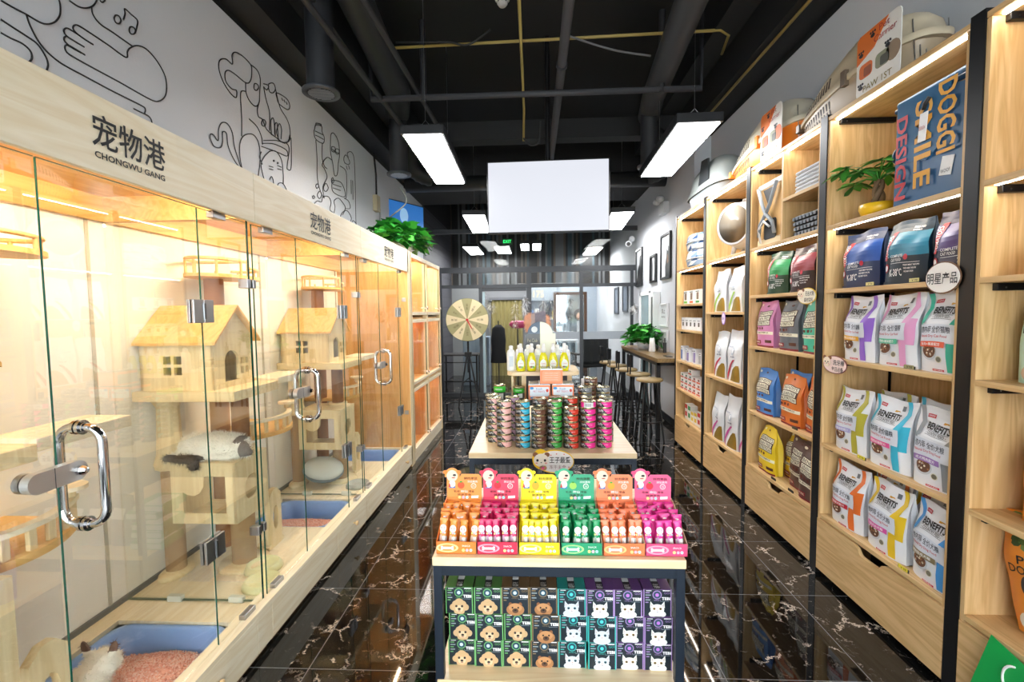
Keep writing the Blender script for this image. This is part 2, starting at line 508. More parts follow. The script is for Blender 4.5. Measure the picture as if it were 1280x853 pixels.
def panel(x, y0, y1, label, w=.3, rot=0, wires=True):
    yc = (y0 + y1) / 2; L_ = y1 - y0
    t = thing('ceiling_panel_light', label, 'ceiling light', (x, yc, 2.95), rot, 'suspended panel lights')
    g = G(); g.box(-w / 2 - .02, w / 2 + .02, -L_ / 2 - .02, L_ / 2 + .02, 0.004, .075, C('#15161a', .45), .004)
    g.build('housing', t)
    g = G(); g.box(-w / 2, w / 2, -L_ / 2, L_ / 2, -.004, .004, EMW); g.build('diffuser', t)
    if wires:
        for yy in (-L_ / 2 + .12, L_ / 2 - .12):
            g = G(); g.tube([(-w / 4, yy, .075), (0, yy, .16), (w / 4, yy, .075)], .0025, STEEL, 5); g.cyl((0, yy, .16), (0, yy, HC - 2.95), .0025, STEEL, 5); g.build('hanging_wire', t)
    return t


panel(-.865, 3.695, 5.06, 'long white panel light hanging left of the television', rot=.018)
panel(1.265, 3.63, 4.98, 'long white panel light hanging right of the television', rot=-.025)
panel(-.86, 6.71, 8.13, 'panel light half hidden behind the television, left side', rot=.03)
panel(1.31, 6.73, 8.08, 'panel light half hidden behind the television, right side', rot=-.06)
panel(-1.32, 9.85, 11.1, 'panel light behind the glass partition, farthest left', wires=False)
panel(1.36, 10.3, 11.5, 'panel light behind the glass partition, farthest right', wires=False)
panel(-.66, 9.9, 11.0, 'panel light behind the glass partition, second from the left', wires=False)
panel(-.17, 9.6, 10.5, 'left one of two narrow panel lights behind the glass above the middle', w=.16, wires=False)
panel(.08, 9.6, 10.5, 'right one of two narrow panel lights behind the glass above the middle', w=.16, wires=False)
panel(.9, 12.1, 13.4, 'panel light of the bright back room beyond the slatted wall', wires=False)
panel(.2, 12.1, 13.4, 'left panel light of the bright back room beyond the slatted wall', wires=False)

# ================================================================== TELEVISION
t = thing('television', 'large flat television with a blank white screen hanging from the ceiling', 'television', at(685, 245.5, Y=4.7), -.03)
g = G(); g.box(-.605, .605, 0, .05, -.355, .355, C('#17181b', .35), .006); g.build('casing', t)
g = G(); g.box(-.592, .592, -.003, .0, -.34, .342, EM('#eef1fb', .75)); g.build('screen', t)
g = G(); g.box(-.2, .2, .05, .08, -.2, .2, BLACKM); g.cyl((0, .09, -.1), (0, .09, HC - 2.73), .025, BLACKM, 12); g.build('ceiling_mount', t)
t = thing('wall_television', 'small television with a blue picture on the left wall above the plant', 'television', (-1.86, 6.9, 2.98), FACE_R - .55)
g = G(); g.box(-.36, .36, 0, .04, -.22, .22, C('#17181b', .35), .005); g.build('casing', t)
g = G(); g.box(-.345, .345, -.003, 0, -.205, .205, C('#2c6bb3', .4, 0, .55)); g.prism(circ(-.05, .02, .08, .11), -.005, -.003, C('#8fb8dd', .4, 0, .5)); g.box(.1, .22, -.005, -.003, -.06, -.03, C('#8fb8dd', .4, 0, .5)); g.build('screen', t)
g = G(); g.cyl((0, .04, 0), (-.08, .16, 0), .02, BLACKM); g.build('wall_bracket', t)

# ================================================================== CEILING SERVICES
ZP = 3.6
PIPE = C('#333439', .6)
t = tag(G().tube([(-1.52, 4.5, HC), (-1.52, 4.5, ZP), (1.56, 4.5, ZP), (1.56, 4.5, HC)], .028, PIPE, 10).build('sprinkler_pipe'), 'grey sprinkler pipe running across the ceiling before the television', 'pipe')
tag(G().tube([(.26, YF, ZP + .06), (.26, 8, ZP + .06)], .04, C('#404146', .6), 10).tube([(.26, 4.1, ZP + .06), (.26, 4.14, ZP + .06)], .05, PIPE, 10).build('water_pipe'), 'thick grey pipe running lengthwise over the aisle', 'pipe')
YEL = C('#a89452', .45)
tag(G().tube([(-1.4, 4.3, 3.95), (1.62, 4.22, 3.95), (1.72, 4.3, 3.95), (1.78, 4.6, 3.95)], .013, YEL, 8).build('conduit'), 'thin brass coloured conduit crossing the black ceiling', 'conduit')
tag(G().tube([(-.08, YF, 3.93), (-.09, 5.6, 3.93), (-.1, 5.7, 3.6)], .014, YEL, 8).build('conduit'), 'thin brass coloured conduit running lengthwise to the television', 'conduit')
tag(G().tube([(1.85, YF, 3.6), (1.85, 6.4, 3.6)], .012, YEL, 8).build('conduit'), 'thin brass coloured conduit beside the right wall beam', 'conduit')
for k, (x, y0, lab) in enumerate(((-1.62, 0, 'outer'), (-1.28, 0, 'inner'))):
    tag(G().tube([(x, YF, 3.60 + .07 * k), (x + .25, 6.5, 3.60 + .07 * k)], .024, PIPE, 8).build('conduit'), f'{lab} of two slim grey pipes running lengthwise on the left of the ceiling', 'conduit')
for x, y, lab in ((-1.02, 4.5, 'left'), (1.2, 4.5, 'right')):
    tag(G().cyl((x, y, ZP - .03), (x, y, HC), .03, C('#26272b', .5), 10).build('hanger_rod'), f'dark hanger post holding the {lab} part of the cross pipe', 'hanger')


def droptube(x, y, z0, z1, r, label):
    t = thing('ventilation_duct', label, 'duct', (x, y, 0), 0, 'ceiling ducts')
    g = G(); g.cyl((0, 0, z0), (0, 0, z1), r, DUCTM, 24); g.lathe([(r, z0 + .03), (r + .035, z0 + .02), (r + .035, z0), (r * .95, z0)], C('#3c4046', .4), 24); g.build('duct_body', t)
    g = G(); g.cyl((0, 0, z0 + .004), (0, 0, z0 + .006), r * .95, C('#0a0a0b'), 24)
    for k in range(-5, 6): g.box(-math.sqrt(max(r * r * .85 - (k * r * .17) ** 2, 0)), math.sqrt(max(r * r * .85 - (k * r * .17) ** 2, 0)), k * r * .17 - .004, k * r * .17 + .004, z0 - .003, z0 + .004, STEEL)
    g.build('grille', t)


droptube(-1.64, 3.68, 3.28, 4.0, .105, 'round grey duct dropping beside the left wall, with a grille at its end')
droptube(-1.5, 5.3, 3.12, 3.9, .1, 'shorter round grey duct hanging farther back on the left')
droptube(1.27, 5.25, 3.12, 3.75, .09, 'round grey duct dropping to the right of the television')
tag(G().tube([(-1.15, YF, 3.98), (-1.3, 3.4, 3.93), (-1.4, 5.0, 3.88), (-1.5, 5.3, 3.8)], .13, DUCTM, 20).build('ventilation_duct'), 'long round main duct running along the left of the ceiling', 'duct', 'ceiling ducts')
tag(G().tube([(.98, YF, 3.76), (1.13, 3.4, 3.76), (1.25, 5.0, 3.76), (1.3, 5.4, 3.72)], .115, C('#35373c', .55), 20).build('ventilation_duct'), 'long round grey duct running along the right of the ceiling', 'duct', 'ceiling ducts')
tag(G().tube([(-1.7, 6.35, 3.3), (1.75, 6.35, 3.3)], .1, DUCTD, 18).build('ventilation_duct'), 'dark cross duct behind the television', 'duct', 'ceiling ducts')
for x, y, lab in ((-1.3, 5.75, 'left'), (1.5, 5.9, 'right')):
    g = G()
    pts = [(x + .0 + .25 * math.sin(a) * (1 if x > 0 else -1), y + a * .12, 3.5 + .18 * math.cos(a)) for a in [i * .12 for i in range(27)]]
    g.tube(pts, [.1 + .012 * (i % 2) for i in range(27)], DUCTD, 16); tag(g.build('flexible_duct'), f'ribbed black flexible duct curling behind the television on the {lab}', 'duct')
t = thing('smoke_detector', 'round white smoke detector on the black ceiling', 'smoke detector', (-.245, 4.2, HC))
g = G(); g.lathe([(0, -.09), (.03, -.09), (.045, -.07), (.05, -.045), (.062, -.04), (.066, -.0)], C('#c9c9c6'), 22); g.build('sensor_body', t)
g = G()
for k in range(8):
    a = k * PI / 4; g.box(.044 * math.cos(a) - .006, .044 * math.cos(a) + .006, .044 * math.sin(a) - .006, .044 * math.sin(a) + .006, -.068, -.05, C('#333333'))
g.build('air_slot', t)
# hanging cables
for pts, lab, c in (([(-.1, 5.6, 3.6), (-.02, 5.55, 3.5), (.08, 5.5, 3.52), (.1, 5.5, 3.75)], 'dark loop of cable above the middle of the television', '#3a3a3c'),
                    ([(.3, 4.2, 3.95), (.7, 4.25, 3.84), (1.05, 4.3, 3.8)], 'thin grey cable sagging across the ceiling right of the pipe', '#6a6a6c'),
                    ([(-1.2, 4.25, 3.97), (-.75, 4.2, 3.93), (-.55, 4.2, 3.9), (-.35, 4.2, 4.02)], 'black cable looped over the brass conduit', '#1b1b1c'),
                    ([(-1.5, 5.35, 3.0), (-1.45, 5.4, 2.85), (-1.62, 5.4, 2.7), (-1.95, 6.1, 2.75)], 'pale cable hanging beneath the far left duct', '#8c8c88')):
    vs = [Vector(p) for p in pts]; sm = []
    for i in range(len(vs) - 1):
        for q in range(6):
            tt = q / 6; p0 = vs[max(i - 1, 0)]; p1 = vs[i]; p2 = vs[i + 1]; p3 = vs[min(i + 2, len(vs) - 1)]
            sm.append(.5 * ((2 * p1) + (-p0 + p2) * tt + (2 * p0 - 5 * p1 + 4 * p2 - p3) * tt ** 2 + (-p0 + 3 * p1 - 3 * p2 + p3) * tt ** 3))
    sm.append(vs[-1])
    tag(G().tube(sm, .009, C(c), 6).build('hanging_cable'), lab, 'cable')

# ================================================================== MURALS (drawn on the left wall)
INK = C('#17181a', .6)


def spl(pts, n=7, closed=False):
    v = [Vector(p) for p in pts]; o = []; k = len(v)
    for i in range(k if closed else k - 1):
        a, b, c, d = (v[(i - 1) % k], v[i], v[(i + 1) % k], v[(i + 2) % k]) if closed else (v[max(i - 1, 0)], v[i], v[i + 1], v[min(i + 2, k - 1)])
        for q in range(n):
            t = q / n; o.append(.5 * ((2 * b) + (-a + c) * t + (2 * a - 5 * b + 4 * c - d) * t ** 2 + (-a + 3 * b - 3 * c + d) * t ** 3))
    if not closed: o.append(v[-1])
    return o


def mural(label, lines, wd, ox, oy, k):
    wd *= .68
    g = G()
    for ln in lines:
        closed = ln[0] == 'c'; ln = ln[1:] if closed else ln
        p2 = spl([(ox + a / k, oy + b / k) for a, b in ln], 6, closed)
        w3 = [at(p[0], p[1], X=WL + .004) for p in p2]
        n = len(w3); vs = []; fs = []
        for i in range(n):
            a = w3[(i - 1) % n] if closed else w3[max(i - 1, 0)]; b = w3[(i + 1) % n] if closed else w3[min(i + 1, n - 1)]
            d = (b - a); d.x = 0; d = d.normalized() if d.length > 1e-9 else Vector((0, 1, 0))
            nn = Vector((0, -d.z, d.y)) * wd / 2
            vs += [w3[i] + nn, w3[i] - nn, w3[i] + nn + Vector((.003, 0, 0)), w3[i] - nn + Vector((.003, 0, 0))]
        for i in range(n if closed else n - 1):
            j = (i + 1) % n
            fs += [(4 * i + 2, 4 * j + 2, 4 * j + 3, 4 * i + 3), (4 * i, 4 * j, 4 * j + 2, 4 * i + 2), (4 * i + 1, 4 * j + 1, 4 * j + 3, 4 * i + 3)]
        g.add(vs, fs, INK)
    o = g.build('wall_mural'); tag(o, label, 'mural', 'line drawings painted on the left wall')


# first crop: photograph (0,0)-(320,213) at 4x
mural('large line drawing of an arm and hand, nearest on the left wall', [
    [(0, 0), (60, 35), (130, 72), (200, 112), (240, 120), (275, 108), (298, 75), (300, 30), (294, 0)],
    [(130, 72), (150, 130), (190, 205), (240, 265), (310, 320), (420, 380), (560, 455), (700, 525), (725, 545), (722, 568)],
    [(665, 542), (700, 560), (740, 580), (757, 605), (757, 635)], [(700, 588), (725, 602), (750, 613)],
    [(342, 0), (390, 32), (430, 40), (465, 28), (483, 0)], [(456, 35), (465, 75), (500, 120), (560, 160), (662, 232)],
    [(497, 0), (510, 12), (525, 0)],
    [(465, 223), (420, 195), (380, 165), (364, 142), (372, 126), (395, 130), (450, 165), (540, 225), (628, 287), (636, 258), (650, 240), (685, 228), (730, 245), (780, 300), (820, 370), (832, 430), (825, 480), (795, 505), (750, 497), (600, 413), (450, 332), (350, 275), (326, 250), (325, 230), (340, 226), (380, 248), (424, 275)],
    [(420, 235), (370, 205), (330, 178), (318, 155), (326, 142), (345, 145), (400, 180)], [(405, 265), (350, 232), (322, 205), (320, 188), (332, 180)],
    [(0, 95), (60, 135), (130, 180), (185, 220), (225, 280), (238, 320), (232, 350), (214, 368)],
    [(0, 162), (50, 190), (110, 218), (150, 255), (158, 290), (145, 308), (120, 305), (95, 297), (87, 306)],
    [(615, 100), (624, 70), (623, 44), (655, 72), (686, 102), (682, 140), (675, 165)],
    ['c', (570, 92), (578, 76), (595, 82), (603, 102), (595, 118), (578, 112)], ['c', (645, 150), (652, 134), (668, 138), (676, 155), (668, 170), (652, 168)]], .0085, 0, 0, 4)
# second and third: crop (240,0)-(560,300) at 2.844x
mural('line drawing of a long eared dog with a bird and a small round cat', [
    [(157, 320), (140, 315), (120, 290), (117, 260), (128, 250), (150, 262), (192, 295), (208, 285), (212, 255), (208, 230), (180, 200), (155, 186), (142, 195), (143, 228), (120, 210), (98, 215), (95, 245), (110, 290), (135, 330), (155, 347), (159, 332), (157, 320)],
    [(208, 230), (230, 248), (242, 280), (240, 330), (238, 365), (225, 378), (205, 360), (192, 330), (190, 296)], ['c', (222, 298), (232, 300), (236, 312), (228, 322), (220, 314)],
    [(190, 325), (175, 325), (172, 350), (176, 420), (176, 485)], [(202, 422), (230, 450), (246, 485), (250, 515)], [(238, 365), (232, 390), (236, 415), (250, 425), (265, 460), (300, 490), (320, 505), (340, 505), (348, 480)],
    [(176, 605), (150, 570), (128, 520), (122, 475), (108, 470), (108, 505), (100, 525), (78, 520), (65, 495), (65, 478), (76, 480), (92, 500), (94, 460), (105, 437), (125, 440), (142, 470), (150, 520), (165, 570), (175, 600)],
    [(180, 612), (170, 560), (170, 510), (185, 482), (215, 478), (235, 505), (242, 560), (234, 635)],
    ['c', (272, 300), (288, 296), (296, 315), (288, 330), (275, 325)], [(252, 297), (272, 305), (265, 320), (254, 308)], [(254, 308), (262, 350), (275, 400), (275, 465)], [(296, 315), (312, 380), (335, 420), (347, 455), (346, 500), (320, 508)],
    [(282, 480), (280, 430), (288, 420), (292, 440), (294, 480)], [(296, 484), (294, 445), (302, 440), (306, 490)], [(310, 500), (300, 470), (310, 440), (318, 460), (316, 495)],
    ['c', (300, 330), (335, 350), (347, 375), (340, 390), (310, 370), (302, 350)],
    [(250, 510), (290, 512), (330, 530), (340, 545), (335, 555), (300, 540), (245, 520)], [(335, 508), (345, 530), (338, 590), (340, 602), (352, 595), (352, 490)], [(252, 500), (300, 500), (330, 510)],
    [(262, 660), (245, 590), (255, 560), (268, 545), (280, 537), (300, 540), (318, 570), (324, 620), (324, 655)], [(246, 540), (240, 560), (250, 585)],
    [(272, 590), (288, 595)], [(272, 600), (288, 604)], [(302, 588), (318, 595)], [(302, 600), (318, 604)], ['c', (289, 570), (292, 570), (292, 574), (289, 574)], ['c', (303, 578), (306, 578), (306, 582), (303, 582)],
    [(275, 640), (282, 628), (288, 640), (290, 662)], [(302, 668), (308, 652), (325, 655), (342, 690)], ['c', (247, 435), (254, 425), (262, 435), (258, 448), (249, 446)],
    [(318, 348), (322, 358)], [(326, 354), (330, 364)], [(334, 362), (338, 372)]], .0095, 240, 0, 2.844)
mural('line drawing of a bathing figure with shower and foam bubbles', [
    [(436, 458), (440, 445), (460, 448), (462, 468), (470, 490), (465, 510), (440, 495), (433, 470), (436, 458)], [(440, 445), (442, 438), (458, 442), (458, 450)], [(436, 465), (450, 472), (466, 480)], [(437, 480), (452, 487), (467, 496)],
    [(440, 498), (444, 560), (445, 630), (456, 680), (470, 705)], [(463, 508), (462, 560), (470, 590), (480, 600)], [(470, 705), (465, 665), (480, 630), (470, 600), (462, 585), (480, 560), (498, 570)],
    ['c', (492, 510), (494, 478), (505, 475), (520, 505), (524, 550), (520, 580), (516, 620), (506, 622), (500, 580), (492, 540)],
    [(494, 528), (520, 545), (524, 532)], ['c', (497, 522), (508, 525), (507, 540), (497, 537)], ['c', (511, 530), (522, 533), (521, 548), (511, 545)], [(525, 590), (545, 605), (550, 640), (548, 700), (540, 705)],
    [(498, 640), (530, 650), (545, 690), (535, 700), (500, 680), (498, 640)], [(500, 655), (530, 665)], [(500, 668), (528, 678)],
    ['c', (540, 560), (548, 552), (560, 575), (556, 585), (542, 578)], [(556, 560), (552, 545), (565, 540), (575, 560), (579, 620), (581, 720), (583, 806)], [(548, 590), (552, 604)], [(556, 588), (560, 602)],
    [(565, 640), (566, 690)], [(571, 642), (572, 710)],
    ['c', (440, 660), (446, 654), (450, 664), (443, 670)], ['c', (446, 690), (454, 680), (461, 692), (454, 706), (447, 700)], ['c', (428, 700), (432, 696), (436, 702), (431, 706)], ['c', (468, 665), (476, 652), (484, 668), (478, 680), (470, 678)],
    [(440, 745), (432, 730), (445, 715), (460, 718), (465, 700), (485, 700), (494, 720), (490, 745), (500, 755)], [(500, 770), (508, 740), (505, 715), (520, 705), (535, 720), (545, 740), (535, 765)], [(525, 775), (535, 755), (552, 750), (566, 775), (560, 795)], [(565, 800), (572, 785), (584, 795)],
    ['c', (495, 640), (500, 632), (504, 645), (498, 652)], [(540, 705), (556, 715), (562, 740), (545, 742)]], .0095, 240, 0, 2.844)
# ================================================================== CAT CABINETS (left)
XF = -1.25       # face of fascia and plinth
XG = -1.29       # glass front
XB = -1.97       # back panel
WARM = EM('#ffe9c8', 125)
BACKP = C('#f8f7f2', .75)


def ty(ystart, seam):  # small helper: a local frame origin at the start of a module
    return ystart


def cat_cabinet(y0, y1, seam0, seam1, de, dh, label, first=False, last=False):
    """y0..y1 module, de door's free edge, dh door hinge line (world Y)"""
    t = thing('cat_cabinet', label, 'pet cabinet', (-1.6, y0, 0), 0, 'glass fronted cat cabinets')
    def L(x): return x + 1.6
    W = y1 - y0
    a, b = seam0 - y0, seam1 - y0     # drawer between a and b
    # plinth with the drawer under the litter tray
    g = G(); g.box(L(XB), L(XF - .02), .0, W, 0.02, .04, PINE)
    g.box(L(XF - .02), L(XF), .0, a - .003, .03, .215, PINE, .003)
    if b < W - .01: g.box(L(XF - .02), L(XF), b + .003, W, .03, .215, PINE, .003)
    g.box(L(XF - .05), L(XF - .022), .02, W - .02, 0, .2, C('#8a6a40'))
    g.build('plinth', t)
    g = G(); g.box(L(XF - .02), L(XF), a, b, .03, .2, PINE, .003); d = g.build('drawer', t)
    yc = (a + b) / 2
    g = G(); g.lathe([(.006, -.002), (.006, .012), (.014, .018), (.016, .026), (.011, .032), (0, .033)], C('#d9b989', .4), 14, (L(XF), yc, .125), 'X'); g.build('knob', d)
    # deck with the opening for the litter tray
    ty0, ty1 = a + .03, b - .03; tx0, tx1 = L(-1.87), L(-1.33)
    g = G(); g.box(L(XB), tx0, 0, W, .18, .2, PINE); g.box(tx1, L(XF - .001), 0, W, .18, .219, PINE)
    g.box(tx0, tx1, 0, ty0, .18, .2, PINE); g.box(tx0, tx1, ty1, W, .18, .2, PINE)
    g.build('deck', t)
    # roof, fascia with raised lettering
    g = G(); g.box(L(XB), L(XF - .022), 0, W, 2.10, 2.12, HONEY); g.box(L(XB), L(XB) + .03, 0, W, 1.99, 2.1, HONEY)
    g.box(L(XF) - .055, L(XF - .022), 0, W, 1.985, 2.1, HONEY); g.box(L(XB), L(XF - .05), .0, .02, 1.99, 2.1, HONEY); g.box(L(XB), L(XF - .05), W - .02, W, 1.99, 2.1, HONEY)
    g.build('roof', t)
    g = G(); g.box(L(XF - .02), L(XF), .001, W - .001, 1.975, 2.195, PINE, .002); f = g.build('fascia', t)
    ly = W / 2 - .135 if not first else 1.30 - y0
    if not first: ly = .525
    g = G()
    mp = lambda u, v: (L(XF) + .003, u, v)
    g.text('宠物港', mp, INK, ly, ly + .265, 2.045, 2.142, .009)
    g.text('CHONGWU GANG', mp, INK, ly + .005, ly + .26, 2.014, 2.033, .02)
    vs = list(g.v); n0 = len(vs); fs0 = list(g.f)
    g.build('lettering', f)
    # back and light
    g = G(); g.box(L(XB) - .02, L(XB), 0, W, .04, 2.12, BACKP); g.box(L(XB), L(XB) + .012, 0, W, .2, .225, C('#6e7070', .4)); g.box(L(XB), L(XB) + .006, W - .09, W - .075, .2, 1.99, C('#b9b6a8', .4)); g.build('back_panel', t)
    g = G(); g.box(L(-1.42), L(-1.405), .12, W - .12, 2.088, 2.1, WARM); g.build('light_strip', t)
    # partition at the far side
    if last:
        g = G(); g.box(L(XB), L(XF - .005), W - .03, W + .06, 0, 1.985, HONEYZ); g.box(L(XF - .005), L(XF + .0), W - .035, W + .065, .0, 2.19, PINEZ); g.box(L(XB), L(XF - .005), W - .03, W + .06, 1.985, 2.19, PINEZ); g.build('end_panel', t)
    else:
        g = G(); g.box(L(XB) + .01, L(XG), W - .005, W + .005, .205, 1.985, GLASS)
        g.box(L(XG) - .003, L(XG), W - .0055, W + .0055, .205, 1.985, GEDGE); g.box(L(XB) + .01, L(XG), W - .0055, W + .0055, .205, .209, C('#5b6a55', .4))
        p = g.build('glass_partition', t)
        for x in (-1.72, -1.42):
            g = G(); g.box(L(x) - .035, L(x) + .035, W - .012, W + .012, .2, .228, C('#cfd3c8', .3), .002); g.build('glass_clip', p)
    # front glass: fixed, door, fixed
    def pane(nm, ya, yb, edge_far=True):
        g = G(); g.box(L(XG) - .0025, L(XG) + .0025, ya, yb, .222, 1.972, GLASS)
        g.box(L(XG) - .003, L(XG) + .003, ya - .0003, ya + .0007, .222, 1.972, GEDGE)
        g.box(L(XG) - .003, L(XG) + .003, ya, yb, 1.9725, 1.9745, C('#3c5a4c', .3))
        return g.build(nm, t)
    A, B = de - y0, dh - y0
    pane('fixed_glass', .03, A - .006)
    door = pane('glass_door', A, B - .004)
    pane('fixed_glass', B + .002, W - .012)
    for z in (.63, 1.575):
        g = G()
        for s0, s1 in ((B - .055, B - .004), (B + .002, B + .055)):
            g.box(L(XG) + .0027, L(XG) + .014, s0, s1, z - .045, z + .045, STEEL, .002); g.box(L(XG) - .014, L(XG) - .0027, s0, s1, z - .045, z + .045, STEEL, .002)
        g.cyl((L(XG) + .015, B - .001, z - .03), (L(XG) + .015, B - .001, z + .03), .007, C('#77797b', .3, 1), 10)
        g.build('hinge', door)
    for z in (.56, 1.7):
        g = G(); g.box(L(XG) - .03, L(XG) + .014, W - .035, W - .008, z - .02, z + .02, STEEL, .002); g.box(L(XG) - .03, L(XG) + .014, W + .008, W + .03, z - .02, z + .02, STEEL, .002) if not last else None
        g.build('glass_connector', t)
    for yy, z in ((.15, 1.965), (W - .2, 1.965), (W - .12, .226), (.12, .226)):
        g = G(); g.box(L(XG) - .016, L(XG) + .012, yy - .04, yy + .04, z - .014, z + .014, STEEL, .002); g.build('glass_clip', t)
    # pull ring through the glass with the lock across the door edge
    hy, z0_, z1_, xg = A + .07, .965, 1.245, L(XG)
    ring = [(xg + p[0], hy, p[1]) for p in rrect(-.065, .065, z0_, z1_, .045, 7)]
    g = G(); g.tube(ring, .0125, CHROME, 14, True)
    for zz in (z0_, z1_):
        for s_ in (-1, 1):
            g.cyl((xg + s_ * .0027, hy, zz), (xg + s_ * .012, hy, zz), .021, CHROME, 16); g.cyl((xg + s_ * .012, hy, zz), (xg + s_ * .02, hy, zz), .016, CHROME, 16)
    g.build('door_handle', door)
    g = G(); zl = 1.133; BR_ = C('#c3c2c0', .35, .75)
    g.prism([(p[0] + A, p[1] + zl) for p in rrect(-.098, .06, -.027, .027, .026, 6)], xg + .004, xg + .028, BR_, 'YZ'); g.box(xg + .004, xg + .0285, A - .031, A - .029, zl - .027, zl + .027, C('#3a3a3c'))
    g.lathe([(.014, .028), (.014, .038), (.008, .05), (0, .052)], CHROME, 8, (xg, A + .035, zl), 'X', smooth=False); g.cyl((xg - .02, A - .07, zl), (xg - .0027, A - .07, zl), .026, STEEL, 16)
    g.build('door_lock', door)
    return t


cat_cabinet(.79, 2.075, 1.40, 1.957, 1.178, 1.757, 'nearest glass fronted cat cabinet, with the biggest black lettering', first=True)
cat_cabinet(2.075, 3.375, 2.82, 3.33, 2.505, 3.10, 'middle glass fronted cat cabinet, where a white cat sleeps')
cat_cabinet(3.375, 4.66, 4.15, 4.62, 3.85, 4.40, 'farthest glass fronted cat cabinet, with an empty blue litter tray', last=True)

TR = C('#86a9e0', .35); TRD = C('#4f7fb4', .4)


def litter_tray(y0, y1, label):
    t = thing('litter_tray', label, 'litter tray', (-1.6, (y0 + y1) / 2, 0.04), 0, 'blue litter trays')
    w, l = .52 / 2, (y1 - y0) / 2
    def ring(s, z): return [(p[0], p[1], z) for p in rrect(-w + s, w - s, -l + s, l - s, .07 - min(s, .04) * .3, 6)]
    rs = [ring(.0, .145), ring(.004, .15), ring(.02, .15), ring(.028, .14), ring(.05, .012), ring(.03, .0), ring(.01, .14)]
    g = G(); n = len(rs[0]); vs = sum(rs, []); fs = []
    for i in range(len(rs)):
        j = (i + 1) % len(rs)
        if i == 4: continue
        for k in range(n): fs.append((i * n + k, i * n + (k + 1) % n, j * n + (k + 1) % n, j * n + k))
    g.add(vs, fs, TR, True); g.add(rs[4], [tuple(range(n))], TR); g.build('tray_body', t)
    g = G(); r0 = ring(-.004, .139); r1 = ring(.012, .137)
    g.add(r0 + r1, [(k, (k + 1) % n, n + (k + 1) % n, n + k) for k in range(n)], TRD); g.build('rim_band', t)
    return t


litter_tray(1.435, 1.925, 'blue litter tray heaped with pink litter in the nearest cabinet')
litter_tray(2.855, 3.295, 'blue litter tray with a little pink litter in the middle cabinet')
litter_tray(4.185, 4.585, 'empty blue litter tray set in the deck of the farthest cabinet')


def litter_heap(y0, y1, zt, label, xc, yc, hh):
    g = G(); cols = [C('#f3b7a2', .9), C('#f8cdb9', .9), C('#e6a08b', .9), C('#fbdccd', .9)]
    # a base mound and its loose grains
    n = 26; vs = []; fs = []
    def H(x, y): return zt + hh * math.exp(-((x - xc) ** 2 / .03 + (y - yc) ** 2 / .035))
    xs = [-1.82 + .44 * i / n for i in range(n + 1)]; ys = [y0 + (y1 - y0) * i / n for i in range(n + 1)]
    for x in xs:
        for y in ys: vs.append((x, y, H(x, y) + R.uniform(-.003, .003)))
    for i in range(n):
        for j in range(n): fs.append((i * (n + 1) + j, (i + 1) * (n + 1) + j, (i + 1) * (n + 1) + j + 1, i * (n + 1) + j + 1))
    g.add(vs, fs, cols[0])
    for k in range(4200):
        x = R.uniform(-1.815, -1.385); y = R.uniform(y0, y1); z = H(x, y) + .003; s = .0038
        q = Matrix.Rotation(R.uniform(0, 6), 3, 'Z') @ Matrix.Rotation(R.uniform(0, 3), 3, 'X')
        vv = [Vector((x, y, z)) + q @ Vector(p) for p in ((s, 0, -s), (-s, s, -s), (-s, -s, -s), (0, 0, s))]
        g.add(vv, [(0, 1, 2), (0, 1, 3), (1, 2, 3), (2, 0, 3)], cols[k % 4])
    tag(g.build('cat_litter'), label, 'cat litter', kind='stuff')


litter_heap(1.5, 1.87, .075, 'pink wood pellet litter heaped in the nearest blue tray', -1.55, 1.66, .1)
litter_heap(2.92, 3.16, .1, 'thin pink litter at the near end of the middle blue tray', -1.6, 2.96, .03)


# ------------------------------------------------------------------ cat furniture
SISAL = C('#a98a66', .9)


